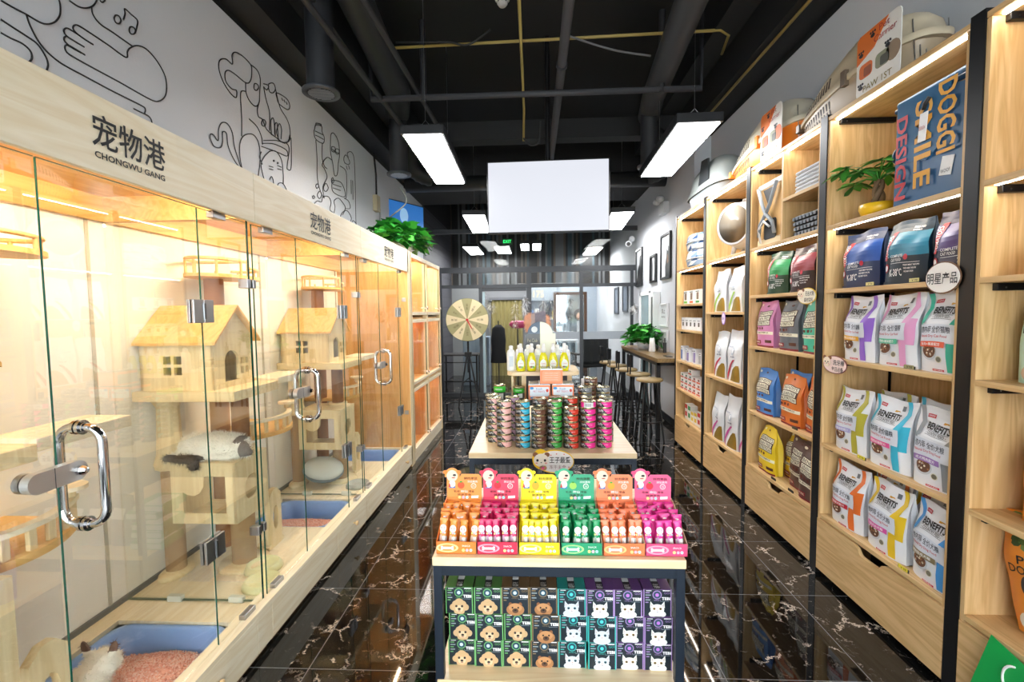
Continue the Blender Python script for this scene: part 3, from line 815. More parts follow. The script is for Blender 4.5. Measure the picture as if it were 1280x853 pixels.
def cat_tree(dy, label, full=True):
    t = thing('cat_tree', label, 'cat tree', (-1.7, 2.37 + dy, .2), 0, 'pine cat trees')
    o = Vector((-1.7, 2.37, .2))
    def P(x, y, z): return (x - o.x, y - o.y, z - o.z)
    def bx(g, x0, x1, y0, y1, z0, z1, m, c=.003): g.box(x0 - o.x, x1 - o.x, y0 - o.y, y1 - o.y, z0 - o.z, z1 - o.z, m, c)
    # house: front wall with a cross window, gable with an arched door
    g = G()
    hx0, hx1, hy0, hy1, z0, ze, zp = -1.95, -1.57, 2.21, 2.53, 1.19, 1.445, 1.60
    ym = (hy0 + hy1) / 2
    wins = [[(hx0 + .12 + i * .055, z0 + .075 + j * .055), (hx0 + .16 + i * .055, z0 + .075 + j * .055), (hx0 + .16 + i * .055, z0 + .115 + j * .055), (hx0 + .12 + i * .055, z0 + .115 + j * .055)] for i in (0, 1) for j in (0, 1)]
    g.prism([(a - o.x, b - o.z) for a, b in ((hx0, z0), (hx1, z0), (hx1, ze), (hx0, ze))], hy0 - o.y, hy0 + .015 - o.y, PINEZ, 'XZ', [[(a - o.x, b - o.z) for a, b in w_] for w_ in wins])
    g.prism([(a - o.x, b - o.z) for a, b in ((hx0, z0), (hx1, z0), (hx1, ze), (hx0, ze))], hy1 - .015 - o.y, hy1 - o.y, PINEZ, 'XZ')
    arch = [(2.29, z0 + .03), (2.405, z0 + .03)] + [(2.3475 + .0575 * math.cos(a), z0 + .13 + .06 * math.sin(a)) for a in [PI * i / 10 for i in range(11)]]
    w2 = [[(hy1 - .11 + i * .04, z0 + .06 + j * .05), (hy1 - .085 + i * .04, z0 + .06 + j * .05), (hy1 - .085 + i * .04, z0 + .095 + j * .05), (hy1 - .11 + i * .04, z0 + .095 + j * .05)] for i in (0, 1) for j in (0, 1)]
    gab = [(hy0, z0), (hy1, z0), (hy1, ze), (ym, zp - .01), (hy0, ze)]
    cv = lambda l: [(a - o.y, b - o.z) for a, b in l]
    g.prism(cv(gab), hx1 - .015 - o.x, hx1 - o.x, PINEZ, 'YZ', [cv(arch)] + [cv(w_) for w_ in w2])
    g.prism(cv(gab), hx0 - o.x, hx0 + .015 - o.x, PINEZ, 'YZ')
    h = g.build('house', t)
    g = G()
    for s in (-1, 1):
        e = ym + s * (hy1 - hy0) / 2 + s * .03; zz = ze - .03
        vs = [P(hx0 - .01, ym, zp), P(hx1 + .03, ym, zp), P(hx1 + .03, e, zz), P(hx0 - .01, e, zz)]
        vs += [(p[0], p[1], p[2] + .014) for p in vs]
        g.add(vs, [(0, 1, 2, 3), (4, 5, 6, 7), (0, 1, 5, 4), (1, 2, 6, 5), (2, 3, 7, 6), (3, 0, 4, 7)], HONEY)
    g.build('house_roof', h)
    g = G(); bx(g, -1.965, -1.45, 2.17, 2.56, 1.14, 1.19, PINEX); bx(g, -1.62, -1.45, 2.56, 2.88, 1.165, 1.205, PINE); g.build('platform', t)
    # flared trunk and posts
    g = G(); g.lathe([(.075, 0), (.06, .06), (.055, .14), (.05, .3), (.085, .36)], PINEZ, 8, P(-1.90, 2.31, .79), smooth=False); g.lathe([(.07, 0), (.07, .02)], PINEX, 8, P(-1.90, 2.31, .77), smooth=False); g.build('trunk', t)
    g = G(); g.cyl(P(-1.90, 2.31, .23), P(-1.90, 2.31, .77), .047, SISAL, 18); g.cyl(P(-1.6, 2.42, .22), P(-1.6, 2.42, .5), .06, SISAL, 18); g.build('sisal_post', t)
    g = G(); g.cyl(P(-1.64, 2.5, .8), P(-1.64, 2.5, 1.14), .045, C('#8b5f3c', .9), 16); g.cyl(P(-1.64, 2.5, .8), P(-1.64, 2.5, .83), .075, PINEX, 18); g.build('sisal_post', t)
    g = G(); g.lathe([(.068, 0), (.066, .018), (.05, .03)], PINEX, 20, P(-1.90, 2.31, .2), sy=1.5); g.lathe([(.13, 0), (.12, .02)], PINEX, 20, P(-1.6, 2.42, .2)); g.build('foot_plate', t)
    # cube with cut-out front
    g = G(); cx0, cx1, cy0, cy1, cz0, cz1 = -1.85, -1.51, 2.24, 2.52, .5, .8
    hole = [(-1.79, .56), (-1.57, .56), (-1.57, .745), (-1.66, .745), (-1.665, .7)] + [(-1.72 + .055 * math.cos(a), .69 + .055 * math.sin(a)) for a in [-.3 - 2.2 * i / 8 for i in range(9)]] + [(-1.775, .745), (-1.79, .745)]
    hole = [(-1.79, .555), (-1.565, .555), (-1.565, .745), (-1.675, .745), (-1.68, .69), (-1.70, .66), (-1.73, .645), (-1.765, .65), (-1.79, .665)]
    g.prism([(a - o.x, b - o.z) for a, b in ((cx0, cz0), (cx1, cz0), (cx1, cz1), (cx0, cz1))], cy0 - o.y, cy0 + .016 - o.y, PINEZ, 'XZ', [[(a - o.x, b - o.z) for a, b in hole]])
    bone = [(2.38 + (.05 + .018 * math.cos(2 * a)) * math.cos(a), .65 + (.085 + .02 * math.cos(2 * a)) * math.sin(a)) for a in [2 * PI * i / 26 for i in range(26)]]
    g.prism(cv([(cy0, cz0), (cy1, cz0), (cy1, cz1), (cy0, cz1)]), cx1 - .016 - o.x, cx1 - o.x, PINEZ, 'YZ', [cv(bone)])
    bx(g, cx0, cx0 + .016, cy0 + .016, cy1, cz0, cz1, PINEZ, 0); bx(g, cx0 + .016, cx1 - .016, cy0 + .016, cy1, cz0, cz0 + .016, PINEX, 0); bx(g, cx0, cx1, cy0, cy1, cz1 - .001, cz1 + .015, PINEX, 0); bx(g, cx0 + .2, cx1 - .016, cy1 - .016, cy1, cz0, cz1, PINEZ, 0)
    g.build('cube_box', t)
    # scratching board leaning on the box
    g = G(); sh = [(2.56, .2), (2.68, .2), (2.68, .50), (2.64, .54), (2.60, .54), (2.56, .5)]
    g.prism(cv(sh), -1.56 - o.x, -1.53 - o.x, PINEZ, 'YZ', [cv([(2.62 + .03 * math.cos(a), .37 + .07 * math.sin(a)) for a in [2 * PI * i / 16 for i in range(16)]])]); bx(g, -1.62, -1.53, 2.54, 2.7, .2, .225, PINEX); g.build('board_leg', t)
    # high basket with a rail
    g = G(); bc = P(-1.80, 2.66, 1.77)
    g.prism(circ(bc[0], bc[1], .15, .26, 28), bc[2], bc[2] + .018, HONEY, 'XY'); g.build('basket_floor', t)
    g = G()
    ring = circ(bc[0], bc[1], .14, .245, 28)
    g.tube([(p[0], p[1], bc[2] + .1) for p in ring if p[1] < bc[1] + .02], .009, HONEY, 8)
    for k, p in enumerate(ring):
        if k % 3 == 0: g.cyl((p[0], p[1], bc[2] + .015), (p[0], p[1], bc[2] + (.1 if p[1] < bc[1] + .02 else .06)), .007, HONEY, 8)
    g.tube([(p[0], p[1], bc[2] + .062) for p in ring if p[1] > bc[1] - .05 and p[0] > bc[0] - .1], .008, HONEY, 8)
    g.build('basket_rail', t)
    g = G(); g.cyl(P(-1.84, 2.62, .2), P(-1.84, 2.62, 1.77), .05, C('#9a6e4a', .9), 18); g.build('tall_post', t)
    return t


def cat_bridge(y0, y1, label):
    """bowed bridge with a balustrade"""
    t = thing('cat_bridge', label, 'cat bridge', (-1.7, y0, .82), 0, 'pine cat bridges')
    n = 14; L_ = y1 - y0
    cxy = [(.1 * math.sin(PI * i / n) + .03, L_ * i / n) for i in range(n + 1)]
    g = G(); pts = [(-.12, 0)] + cxy + [(-.12, L_)]
    g.prism(pts, 0, .025, HONEY, 'XY'); g.box(-.268, -.12, -.0, L_, 0, .025, HONEY); g.build('bridge_deck', t)
    g = G(); top = [(p[0] - .02, p[1]) for p in cxy]
    vs = []; fs = []
    for p in top: vs += [(p[0] - .018, p[1], .095), (p[0] + .018, p[1], .095), (p[0] + .018, p[1], .112), (p[0] - .018, p[1], .112)]
    for i in range(n):
        for k in range(4): fs.append((i * 4 + k, i * 4 + (k + 1) % 4, i * 4 + 4 + (k + 1) % 4, i * 4 + 4 + k))
    fs += [(0, 1, 2, 3), (4 * n, 4 * n + 1, 4 * n + 2, 4 * n + 3)]
    g.add(vs, fs, PINE); g.build('hand_rail', t)
    for i in range(1, n, 2):
        g = G(); p = top[i]; g.box(p[0] - .008, p[0] + .008, p[1] - .012, p[1] + .012, .025, .096, PINEZ, .002); g.build('baluster', t)
    g = G(); g.prism(circ(.02, L_ - .03, .06, .05, 16), .14, .155, PINE, 'XY'); g.cyl((.02, L_ - .03, .11), (.02, L_ - .03, .14), .02, PINEZ, 10); g.build('end_stool', t)
    return t


tree = cat_tree(0, 'pine cat tree with a little house, in the middle cabinet under the sleeping cat')
dup(tree, (-1.7, 2.37 + 1.29, .2), 0, 'pine cat tree with a little house, in the farthest cabinet')
dup(tree, (-1.7, 2.37 - 1.285, .2), 0, 'pine cat tree at the left picture edge, in the nearest cabinet')
br = cat_bridge(2.62, 3.1, 'bowed pine cat bridge with balusters in the middle cabinet')
dup(br, (-1.7, 2.62 + 1.25, .82), 0, 'bowed pine cat bridge with balusters in the farthest cabinet')
dup(br, (-1.7, 1.12, .80), 0, 'bowed pine cat bridge behind the nearest chrome door handle')

# bowls, cushion
BOWL = C('#cdbf7e', .35)


def bowl(x, y, m, label, two=True):
    t = thing('pet_bowl', label, 'pet bowl', (x, y, .2), .5)
    for k in ((-.085, .085) if two else (0,)):
        g = G(); g.lathe([(.095, 0), (.093, .012), (.082, .032), (.076, .034), (.068, .028), (.055, .012), (0, .009)], m, 24, (0, k, 0)); g.build('dish', t)
    return t


bowl(-1.42, 2.29, C('#d9d7a6', .3), 'pale yellow double pet bowl on the deck below the sleeping cat')
bowl(-1.40, 3.56, C('#a8aaa4', .35), 'grey round pet bowl on the deck of the farthest cabinet', False)
t = thing('pet_cushion', 'plump grey and white cushion leaning in the farthest cabinet', 'cushion', (-1.68, 3.57, .33), (.5, .15, .3))
g = G(); g.ell((0, 0, .015), (.15, .12, .05), C('#c9cdc9', .9), 22, 12, jit=.012); g.build('cushion_top', t)
g = G(); g.ell((0, 0, -.012), (.155, .125, .045), C('#7f8a8f', .9), 22, 12); g.build('cushion_base', t)


# ------------------------------------------------------------------ cats
def fur(g, surf, n, ln, cols, droop=.3, wd=.0016):
    """short tapering hairs over a body; surf() returns a point and its outward direction"""
    for k in range(n):
        p, nn = surf(); p = Vector(p); nn = Vector(nn).normalized()
        d = (nn + Vector((R.uniform(-.5, .5), R.uniform(-.5, .5), R.uniform(-.5, .2) - droop))).normalized()
        sd = d.cross(Vector((R.uniform(-1, 1), R.uniform(-1, 1), R.uniform(-1, 1)))).normalized() * wd
        L_ = ln * R.uniform(.6, 1.2)
        g.add([p - sd, p + sd, p + d * L_], [(0, 1, 2)], cols[k % len(cols)])


def blob(name, ells, m, parent, vox=.006, cols=None, nf=0, ln=.03, mats=None):
    """one continuous skin over overlapping rounded masses"""
    g = G()
    for c, r, rt in ells: g.ell(c, r, m, 16, 12, Matrix.Rotation(rt[0], 3, rt[1]) if rt else None)
    o = g.build(name, parent)
    md = o.modifiers.new('r', 'REMESH'); md.mode = 'VOXEL'; md.voxel_size = vox; md.use_smooth_shade = True
    ms = o.modifiers.new('s', 'SMOOTH'); ms.factor = .5; ms.iterations = 6
    dg = bpy.context.evaluated_depsgraph_get(); me = bpy.data.meshes.new_from_object(o.evaluated_get(dg))
    o.modifiers.clear(); o.data = me; me.materials.clear(); me.materials.append(m)
    for p in me.polygons: p.use_smooth = True
    if mats:
        for mm, fn in mats: me.materials.append(mm)
        for p in me.polygons:
            for i, (mm, fn) in enumerate(mats):
                if fn(p.center): p.material_index = i + 1
    if nf:
        ps = [p for p in me.polygons]; g = G()
        def surf():
            p = R.choice(ps); return p.center, p.normal
        if cols is None: cols = [m]
        f = G()
        for k in range(nf):
            p = R.choice(ps); mm = me.materials[p.material_index]
            nn = Vector(p.normal); q = Vector(p.center)
            d = (nn + Vector((R.uniform(-.6, .6), R.uniform(-.6, .6), R.uniform(-.6, .1)))).normalized()
            sd = d.cross(Vector((R.uniform(-1, 1), R.uniform(-1, 1), R.uniform(-1, 1)))).normalized() * .0014
            f.add([q - sd, q + sd, q + d * ln * R.uniform(.5, 1.2)], [(0, 1, 2)], mm)
        f.build('fur', o)
    return o


CREAM = C('#fdfbf5', .95); GREYF = C('#7d7672', .95); DKF = C('#4a4442', .95)
# sleeping ragdoll on the cube of the middle tree
t = thing('cat', 'fluffy white cat with grey tail asleep on the pine cube', 'cat', (-1.68, 2.37, .815))
blob('cat_body', [((-.02, 0, .055), (.17, .11, .065), None), ((-.12, 0, .06), (.09, .095, .06), None), ((.08, -.01, .06), (.09, .085, .055), None), ((.145, -.05, .05), (.05, .05, .045), None),
                  ((.185, -.06, .035), (.035, .03, .025), None), ((.06, -.09, .02), (.09, .025, .018), None), ((-.05, -.1, .02), (.07, .028, .02), None),
                  ((-.16, -.1, .02), (.06, .03, .022), (.5, 'Z')), ((-.09, -.135, .02), (.07, .025, .022), None), ((-.03, -.15, -.005), (.03, .02, .03), None),
                  ((.15, -.07, .085), (.012, .016, .022), (.3, 'X')), ((.135, -.015, .088), (.012, .016, .022), None)],
     CREAM, t, .007, nf=3600, ln=.02,
     mats=[(DKF, lambda c: (c[1] < -.115 and c[0] < .0) or (c[0] < -.185)), (GREYF, lambda c: (c[0] > .165 and c[1] < -.03 and c[2] > .02) or (c[0] > .12 and c[2] > .09))])
# siamese at the nearest tray
t = thing('cat', 'cream cat with brown ears beside the heaped litter, seen from behind', 'cat', (-1.60, 1.46, .15), 0)
b_ = blob('cat_body', [((0, 0, .06), (.085, .12, .09), None), ((.0, -.08, .05), (.095, .09, .085), None), ((.01, .10, .14), (.06, .058, .052), None), ((.015, .145, .12), (.03, .03, .025), None), ((.0, .05, .11), (.065, .07, .06), None),
                  ((-.04, .095, .195), (.017, .009, .04), (-.35, 'Y')), ((.058, .10, .195), (.017, .009, .04), (.35, 'Y')), ((-.04, .09, -.03), (.022, .03, .07), None), ((.05, .09, -.03), (.022, .03, .07), None)],
     C('#efe6d6', .95), t, .006, nf=3500, ln=.014, mats=[(C('#6f5245', .95), lambda c: c[2] > .193), (C('#a08272', .95), lambda c: c[1] > .155)])

# ================================================================== SMALL DISPLAY CABINET (beyond)
t = thing('display_cabinet', 'narrow pine display cabinet with six small glass doors, past the cat cabinets', 'display cabinet', (-1.6, 4.73, 0))
L = lambda x: x + 1.6
W = 1.5
g = G()
XC = L(-1.25)
for y in (0, .70, W - .05): g.box(XC - .05, XC, y, y + .05, .1, 2.185, PINEZ, .002)
for z0, z1 in ((.1, .14), (.74, .775), (.815, .845), (1.465, 1.5), (1.545, 1.58), (2.14, 2.185)): g.box(XC - .05, XC - .001, 0, W, z0, z1, PINE, .002)
g.box(L(XB), XC, 0, .02, 0, 2.18, PINEZ); g.box(L(XB), XC, W - .02, W, 0, 2.18, PINEZ); g.box(L(XB), XC - .01, 0, W, 0, .1, PINE)
g.build('frame', t)
g = G(); g.box(L(XB), L(XB) + .015, .02, W - .02, .1, 2.18, HONEYZ); g.box(L(XB), XC - .05, .71, .73, .1, 2.18, HONEYZ)
for z in (.1, .775, 1.5, 2.165): g.box(L(XB), XC - .05, .02, W - .02, z, z + .018, HONEY)
for z in (.845, 1.58): g.box(L(XB), XC - .05, .02, W - .02, z - .015, z, HONEY)
g.build('shelf_board', t)
for i, (ya, yb) in enumerate(((.052, .698), (.752, W - .052))):
    for j, (za, zb) in enumerate(((.142, .738), (.847, 1.463), (1.582, 2.138))):
        g = G(); g.box(XC - .02, XC - .012, ya, yb, za, zb, GLASS); g.box(XC - .0205, XC - .0115, yb - .003, yb, za, zb, GEDGE); d = g.build('glass_door', t)
        g = G(); g.cyl((XC - .012, yb - .05, za + .04), (XC + .015, yb - .05, za + .04), .012, CHROME, 12); g.lathe([(.012, .015), (.018, .018), (.018, .026), (.0, .028)], CHROME, 12, (XC, yb - .05, za + .04), 'X'); g.build('knob', d)
g = G(); g.box(L(-1.5), L(-1.48), .1, W - .1, 2.15, 2.164, WARM); g.box(L(-1.5), L(-1.48), .1, W - .1, .72, .728, EM('#ffb878', 22)); g.box(L(-1.5), L(-1.48), .1, W - .1, 1.445, 1.453, EM('#ffb878', 22)); g.build('light_strip', t)  # the strip over the middle row is added to brighten that dim row
t = thing('plush_sheep', 'small shaggy grey sheep figure behind the lowest glass of the display cabinet', 'plush toy', (-1.55, 5.0, .118), FACE_R, None)
blob('sheep_body', [((0, 0, .2), (.12, .075, .085), None), ((.1, -.02, .3), (.05, .045, .055), None), ((.13, -.05, .32), (.045, .03, .03), None), ((.09, .02, .345), (.04, .012, .012), None), ((.1, -.06, .35), (.035, .012, .012), None),
                    ((-.08, -.04, .08), (.022, .022, .09), None), ((.07, -.04, .08), (.022, .022, .09), None), ((-.08, .04, .08), (.022, .022, .09), None), ((.07, .04, .08), (.022, .022, .09), None)], C('#8a7d72', .95), t, .007, nf=1500, ln=.025)


# ------------------------------------------------------------------ leafy plants
def leafmesh(g, p, d, L_, wd, m, curl=.25, hrt=True):
    d = Vector(d).normalized(); sd = d.cross(Vector((0, 0, 1)))
    sd = sd.normalized() if sd.length > 1e-3 else Vector((1, 0, 0))
    sd = (sd + Vector((0, 0, R.uniform(-.4, .4)))).normalized(); up = sd.cross(d)
    prof = [(0, .1), (.08, .62), (.25, 1), (.5, .85), (.75, .48), (1, .02)] if hrt else [(0, .05), (.25, .55), (.55, 1), (.8, .7), (1, .02)]
    vs = []; fs = []
    for t_, w_ in prof:
        c = Vector(p) + d * L_ * t_ - Vector((0, 0, 1)) * curl * L_ * t_ * t_
        vs += [c - sd * wd * w_ + up * .12 * wd, c, c + sd * wd * w_ + up * .12 * wd]
    for i in range(len(prof) - 1):
        for k in (0, 1): fs.append((3 * i + k, 3 * i + k + 1, 3 * i + 4 + k, 3 * i + 3 + k))
    g.add(vs, fs, m, True)


LEAF = [C('#2f8a2f', .35), C('#3fa33a', .35), C('#1f6f2a', .35), C('#56b845', .35)]


def pothos(loc, label, rx, ry, rz, n, pot_r, pot_h, L_=.1, wd=.04, cat='potted plant'):
    t = thing('potted_plant', label, cat, loc)
    g = G(); g.lathe([(pot_r * .7, 0), (pot_r * .95, pot_h * .5), (pot_r, pot_h), (pot_r * .9, pot_h), (pot_r * .8, pot_h * .8)], C('#e8e8ea', .3), 24); g.build('pot', t)
    g = G(); g.lathe([(pot_r * .88, pot_h * .85), (0, pot_h * .88)], C('#4a3727', .9), 20); g.build('soil', t)
    g = G(); s = G()
    for k in range(n):
        a = R.uniform(0, 2 * PI); e = R.uniform(-.1, 1) ** 1 if k % 5 else R.uniform(-.5, 0)
        e = max(-.3, e); rr = math.sqrt(max(0, 1 - max(e, 0) ** 2)) * R.uniform(.35, 1)
        p = Vector((rx * rr * math.cos(a), ry * rr * math.sin(a), pot_h + .02 + rz * e * R.uniform(.7, 1)))
        d = Vector((math.cos(a) + R.uniform(-.6, .6), math.sin(a) + R.uniform(-.6, .6), R.uniform(-.5, .7)))
        leafmesh(g, p, d, L_ * R.uniform(.7, 1.25), wd * R.uniform(.8, 1.2), LEAF[k % 4])
        if k % 4 == 0: s.tube([(0, 0, pot_h * .85), (p.x * .5, p.y * .5, pot_h + .5 * max(p.z - pot_h, .03) + .03), tuple(p)], .0025, LEAF[1], 5)
    g.build('foliage', t); s.build('stem', t)
    return t


pothos((-1.5, 5.25, 2.19), 'bushy pothos in a white pot on top of the display cabinet', .28, .62, .2, 430, .15, .17, .13, .055)
# ================================================================== SHELVING (right)
XS, XE = 1.652, 2.045
LED = EM('#fff6e8', 28)
PY = [.95, 1.87, 2.785, 3.715, 4.625, 5.545]     # post centres


def bay(y0, y1, shelves, label, divider=False, drawer=True, led=(2.60, 2.0)):
    t = thing('shelving_unit', label, 'shelving unit', (XS, y0, 0), 0, 'oak shelving units on the right wall')
    W = y1 - y0; D = XE - XS
    for y in (.0, W - .03):
        g = G(); g.box(0, .032, y, y + .03, 0, 2.64, BLACKM); g.build('post', t)
        g = G(); g.box(D - .03, D, y, y + .03, 0, 2.6, BLACKM); g.build('post', t)
    for y in (.03, W - .048):
        g = G(); g.box(.006, D - .03, y, y + .018, .03, 2.6, OAKZ); g.build('side_panel', t)
    g = G(); g.box(D - .012, D - .001, .048, W - .048, .03, 2.6, OAKZ); g.build('back_panel', t)
    for z in [2.625] + list(shelves):
        g = G(); g.box(.004, D - .013, .03 if z > 2.6 else .048, W - .03 if z > 2.6 else W - .048, z - .022, z, OAKY, .0015); b = g.build('shelf_board', t)
        if z > .5 and z != shelves[-1]:
            g = G(); g.box(.05, D - .05, W - .07, W - .049, z - .05, z - .0225, BLACKM, .002); g.cyl((.08, W - .062, z - .0385), (.08, W - .07, z - .0385), .004, STEEL, 8); g.build('bracket', b)
    g = G(); g.box(D - .035, D - .014, W * .42, W * .42 + .035, .3, 2.6, BLACKM); g.build('rear_upright', t)
    for z in led:
        g = G(); g.box(.03, .042, .06, W - .06, z - .004 - .0, z + .001, LED); g.build('light_strip', t)
    if drawer:
        top = .335; m = W / 2
        g = G(); pts = [(.034, .035), (W - .034, .035), (W - .034, top), (m + .11, top), (m + .085, top - .012), (m + .065, top - .036), (m + .055, top - .04), (m - .055, top - .04), (m - .065, top - .036), (m - .085, top - .012), (m - .11, top), (.034, top)]
        g.prism(pts, 0, .018, OAKY, 'YZ'); g.box(.3, .31, .05, W - .05, .05, .3, C('#2a2118', .8)); g.box(.018, .3, .05, W - .05, .05, .06, C('#2a2118', .8)); d = g.build('drawer', t)
    if divider:
        g = G(); g.box(.01, D - .014, W * .48, W * .48 + .018, shelves[0], 2.603, OAKZ); g.box(.01, D - .014, .048, W * .48, 2.27, 2.29, OAKY); g.build('divider', t)
    return t


S4 = [2.02, 1.665, 1.282, .785, .365]
bay(PY[0], PY[1], S4, 'oak shelving unit nearest the camera, cut by the right picture edge')
bay(PY[1], PY[2], S4, 'oak shelving unit with the blue satchel and the potted money plant')
bay(PY[2], PY[3], S4, 'oak shelving unit with the divided top and the green bag', divider=True)
bay(PY[3], PY[4], [2.02, 1.54, .945, .365], 'oak shelving unit holding the white egg-shaped pet dryer')
bay(PY[4], PY[5], [2.02, 1.63, 1.345, .99, .665, .345], 'oak shelving unit farthest away, with small white boxes')


# ------------------------------------------------------------------ bags
class Bag:
    """a stand-up bag; decals follow its front"""
    def __init__(s, w, h, d, seed=0, pinch=.6, seal='flat'):
        s.w, s.h, s.d, s.seed, s.pinch, s.seal = w, h, d, seed, pinch, seal
        s.r = random.Random(seed); s.ph = [s.r.uniform(0, 6) for _ in range(6)]
        s.k = 0

    def D(s, v):
        t = max(0, (v - .56) / .44); t = t * t * (3 - 2 * t)
        return s.d * (1 - t) * (1 - .12 * (1 - v) ** 6) + .006

    def hw(s, v):
        k = 1 - .035 * math.sin(PI * min(v * 1.1, 1)) - .02 * math.sin(v * 9 + s.ph[0]) * .5
        if s.seal == 'neck': k *= 1 - .38 * max(0, (v - .72) / .28) ** .8 if v > .72 else 1
        return s.w / 2 * k

    def at(s, u, v, o=0.0, side=-1):
        D = s.D(v); b = 1 - .42 * abs(u) ** 4
        wr = .0035 * math.sin(7 * v + 3 * u + s.ph[1]) * (1 - abs(u)) + .0028 * math.sin(15 * v - 5 * u + s.ph[2]) * min(1, v * 2) + .004 * math.sin(5 * u + s.ph[3]) * v
        return (u * s.hw(v) + s.w * .02 * math.sin(v * 3 + s.ph[4]) * v, side * (D / 2 * b + o) + wr * (1 if side < 0 else .3) + .02 * s.d * v, v * s.h + .006 * math.cos(u * 3 + s.ph[5]) * v)

    def body(s, g, m, side=None, grad=None):
        nu, nv = 10, 16; side = side or m
        for sd in (-1, 1):
            vs = [s.at(-1 + 2 * i / nu, j / nv, 0, sd) for j in range(nv + 1) for i in range(nu + 1)]
            for j in range(nv):
                mm = m
                if grad: mm = grad(j / nv)
                g.add([vs[j * (nu + 1) + i] for i in range(nu + 1)] + [vs[(j + 1) * (nu + 1) + i] for i in range(nu + 1)], [(i, i + 1, nu + 2 + i, nu + 1 + i) for i in range(nu)], mm, True)
        for u in (-1, 1):
            L_ = []
            for j in range(nv + 1):
                v = j / nv; a = Vector(s.at(u, v, 0, -1)); b = Vector(s.at(u, v, 0, 1)); c = (a + b) / 2; c.x -= u * s.pinch * s.D(v) * (.12 + .3 * v) * (1 if v < .97 else .2)
                L_ += [a, c, b]
            fs = []
            for j in range(nv):
                for k in (0, 1): fs.append((3 * j + k, 3 * j + k + 1, 3 * j + k + 4, 3 * j + k + 3))
            g.add(L_, fs, side, False)
        b0 = [s.at(-1 + 2 * i / nu, 0, 0, -1) for i in range(nu + 1)] + [s.at(1 - 2 * i / nu, 0, 0, 1) for i in range(nu + 1)]
        g.poly(b0, side)
        t0 = [s.at(-1 + 2 * i / nu, 1, 0, -1) for i in range(nu + 1)]; t1 = [s.at(-1 + 2 * i / nu, 1, 0, 1) for i in range(nu + 1)]
        g.add(t0 + t1, [(i, i + 1, nu + 2 + i, nu + 1 + i) for i in range(nu)], m)

    def off(s):
        s.k += 1; return .0018 + .00045 * s.k

    def rect(s, g, u0, u1, v0, v1, m, o=None, n=6, sk=0.0):
        o = o or s.off(); nx = max(1, int(n * abs(u1 - u0))) + 1; ny = max(1, int(abs(v1 - v0) * 14)) + 1
        vs = [s.at(u0 + (u1 - u0) * i / nx, v0 + (v1 - v0) * j / ny + sk * i / nx, o) for j in range(ny + 1) for i in range(nx + 1)]
        return g.add(vs, [(j * (nx + 1) + i, j * (nx + 1) + i + 1, (j + 1) * (nx + 1) + i + 1, (j + 1) * (nx + 1) + i) for j in range(ny) for i in range(nx)], m, True)

    def strip(s, g, pts, m, o=None):
        o = o or s.off(); P = []
        for i in range(len(pts) - 1):
            for q in range(3):
                t = q / 3; P.append(tuple(pts[i][k] * (1 - t) + pts[i + 1][k] * t for k in range(3)))
        P.append(pts[-1]); vs = []; q_ = 6
        for uc, v, w in P:
            a, b = max(-1, uc - w), min(1, uc + w); vs += [s.at(a + (b - a) * k / q_, v, o) for k in range(q_ + 1)]
        return g.add(vs, [(i * (q_ + 1) + k, i * (q_ + 1) + k + 1, (i + 1) * (q_ + 1) + k + 1, (i + 1) * (q_ + 1) + k) for i in range(len(P) - 1) for k in range(q_)], m, True)

    def ell(s, g, uc, vc, ru, rv, m, o=None, n=18, a0=0, a1=2 * PI):
        o = o or s.off(); vs = [s.at(uc, vc, o)] + [s.at(uc + ru * math.cos(a0 + (a1 - a0) * i / n), vc + rv * math.sin(a0 + (a1 - a0) * i / n), o) for i in range(n + 1)]
        return g.add(vs, [(0, i, i + 1) for i in range(1, n + 1)], m)

    def text(s, g, body, m, u0, u1, v0, v1, o=None, sk=0.0, up=False, bold=.012):
        o = o or s.off()
        if up:   # reading upwards
            return g.text(body, lambda a, b: s.at(u0 + (u1 - u0) * (1 - b), v0 + (v1 - v0) * a, o), m, 0, 1, 0, 1, bold)
        return g.text(body, lambda a, b: s.at(a, b + sk * (a - u0), o), m, u0, u1, v0, v1, bold)


BK = C('#231f20', .6); REDL = C('#c2223a', .5); WH = C('#f4f4f4', .5); KIB = C('#6b4630', .8); CRM = C('#ece7cf', .6)


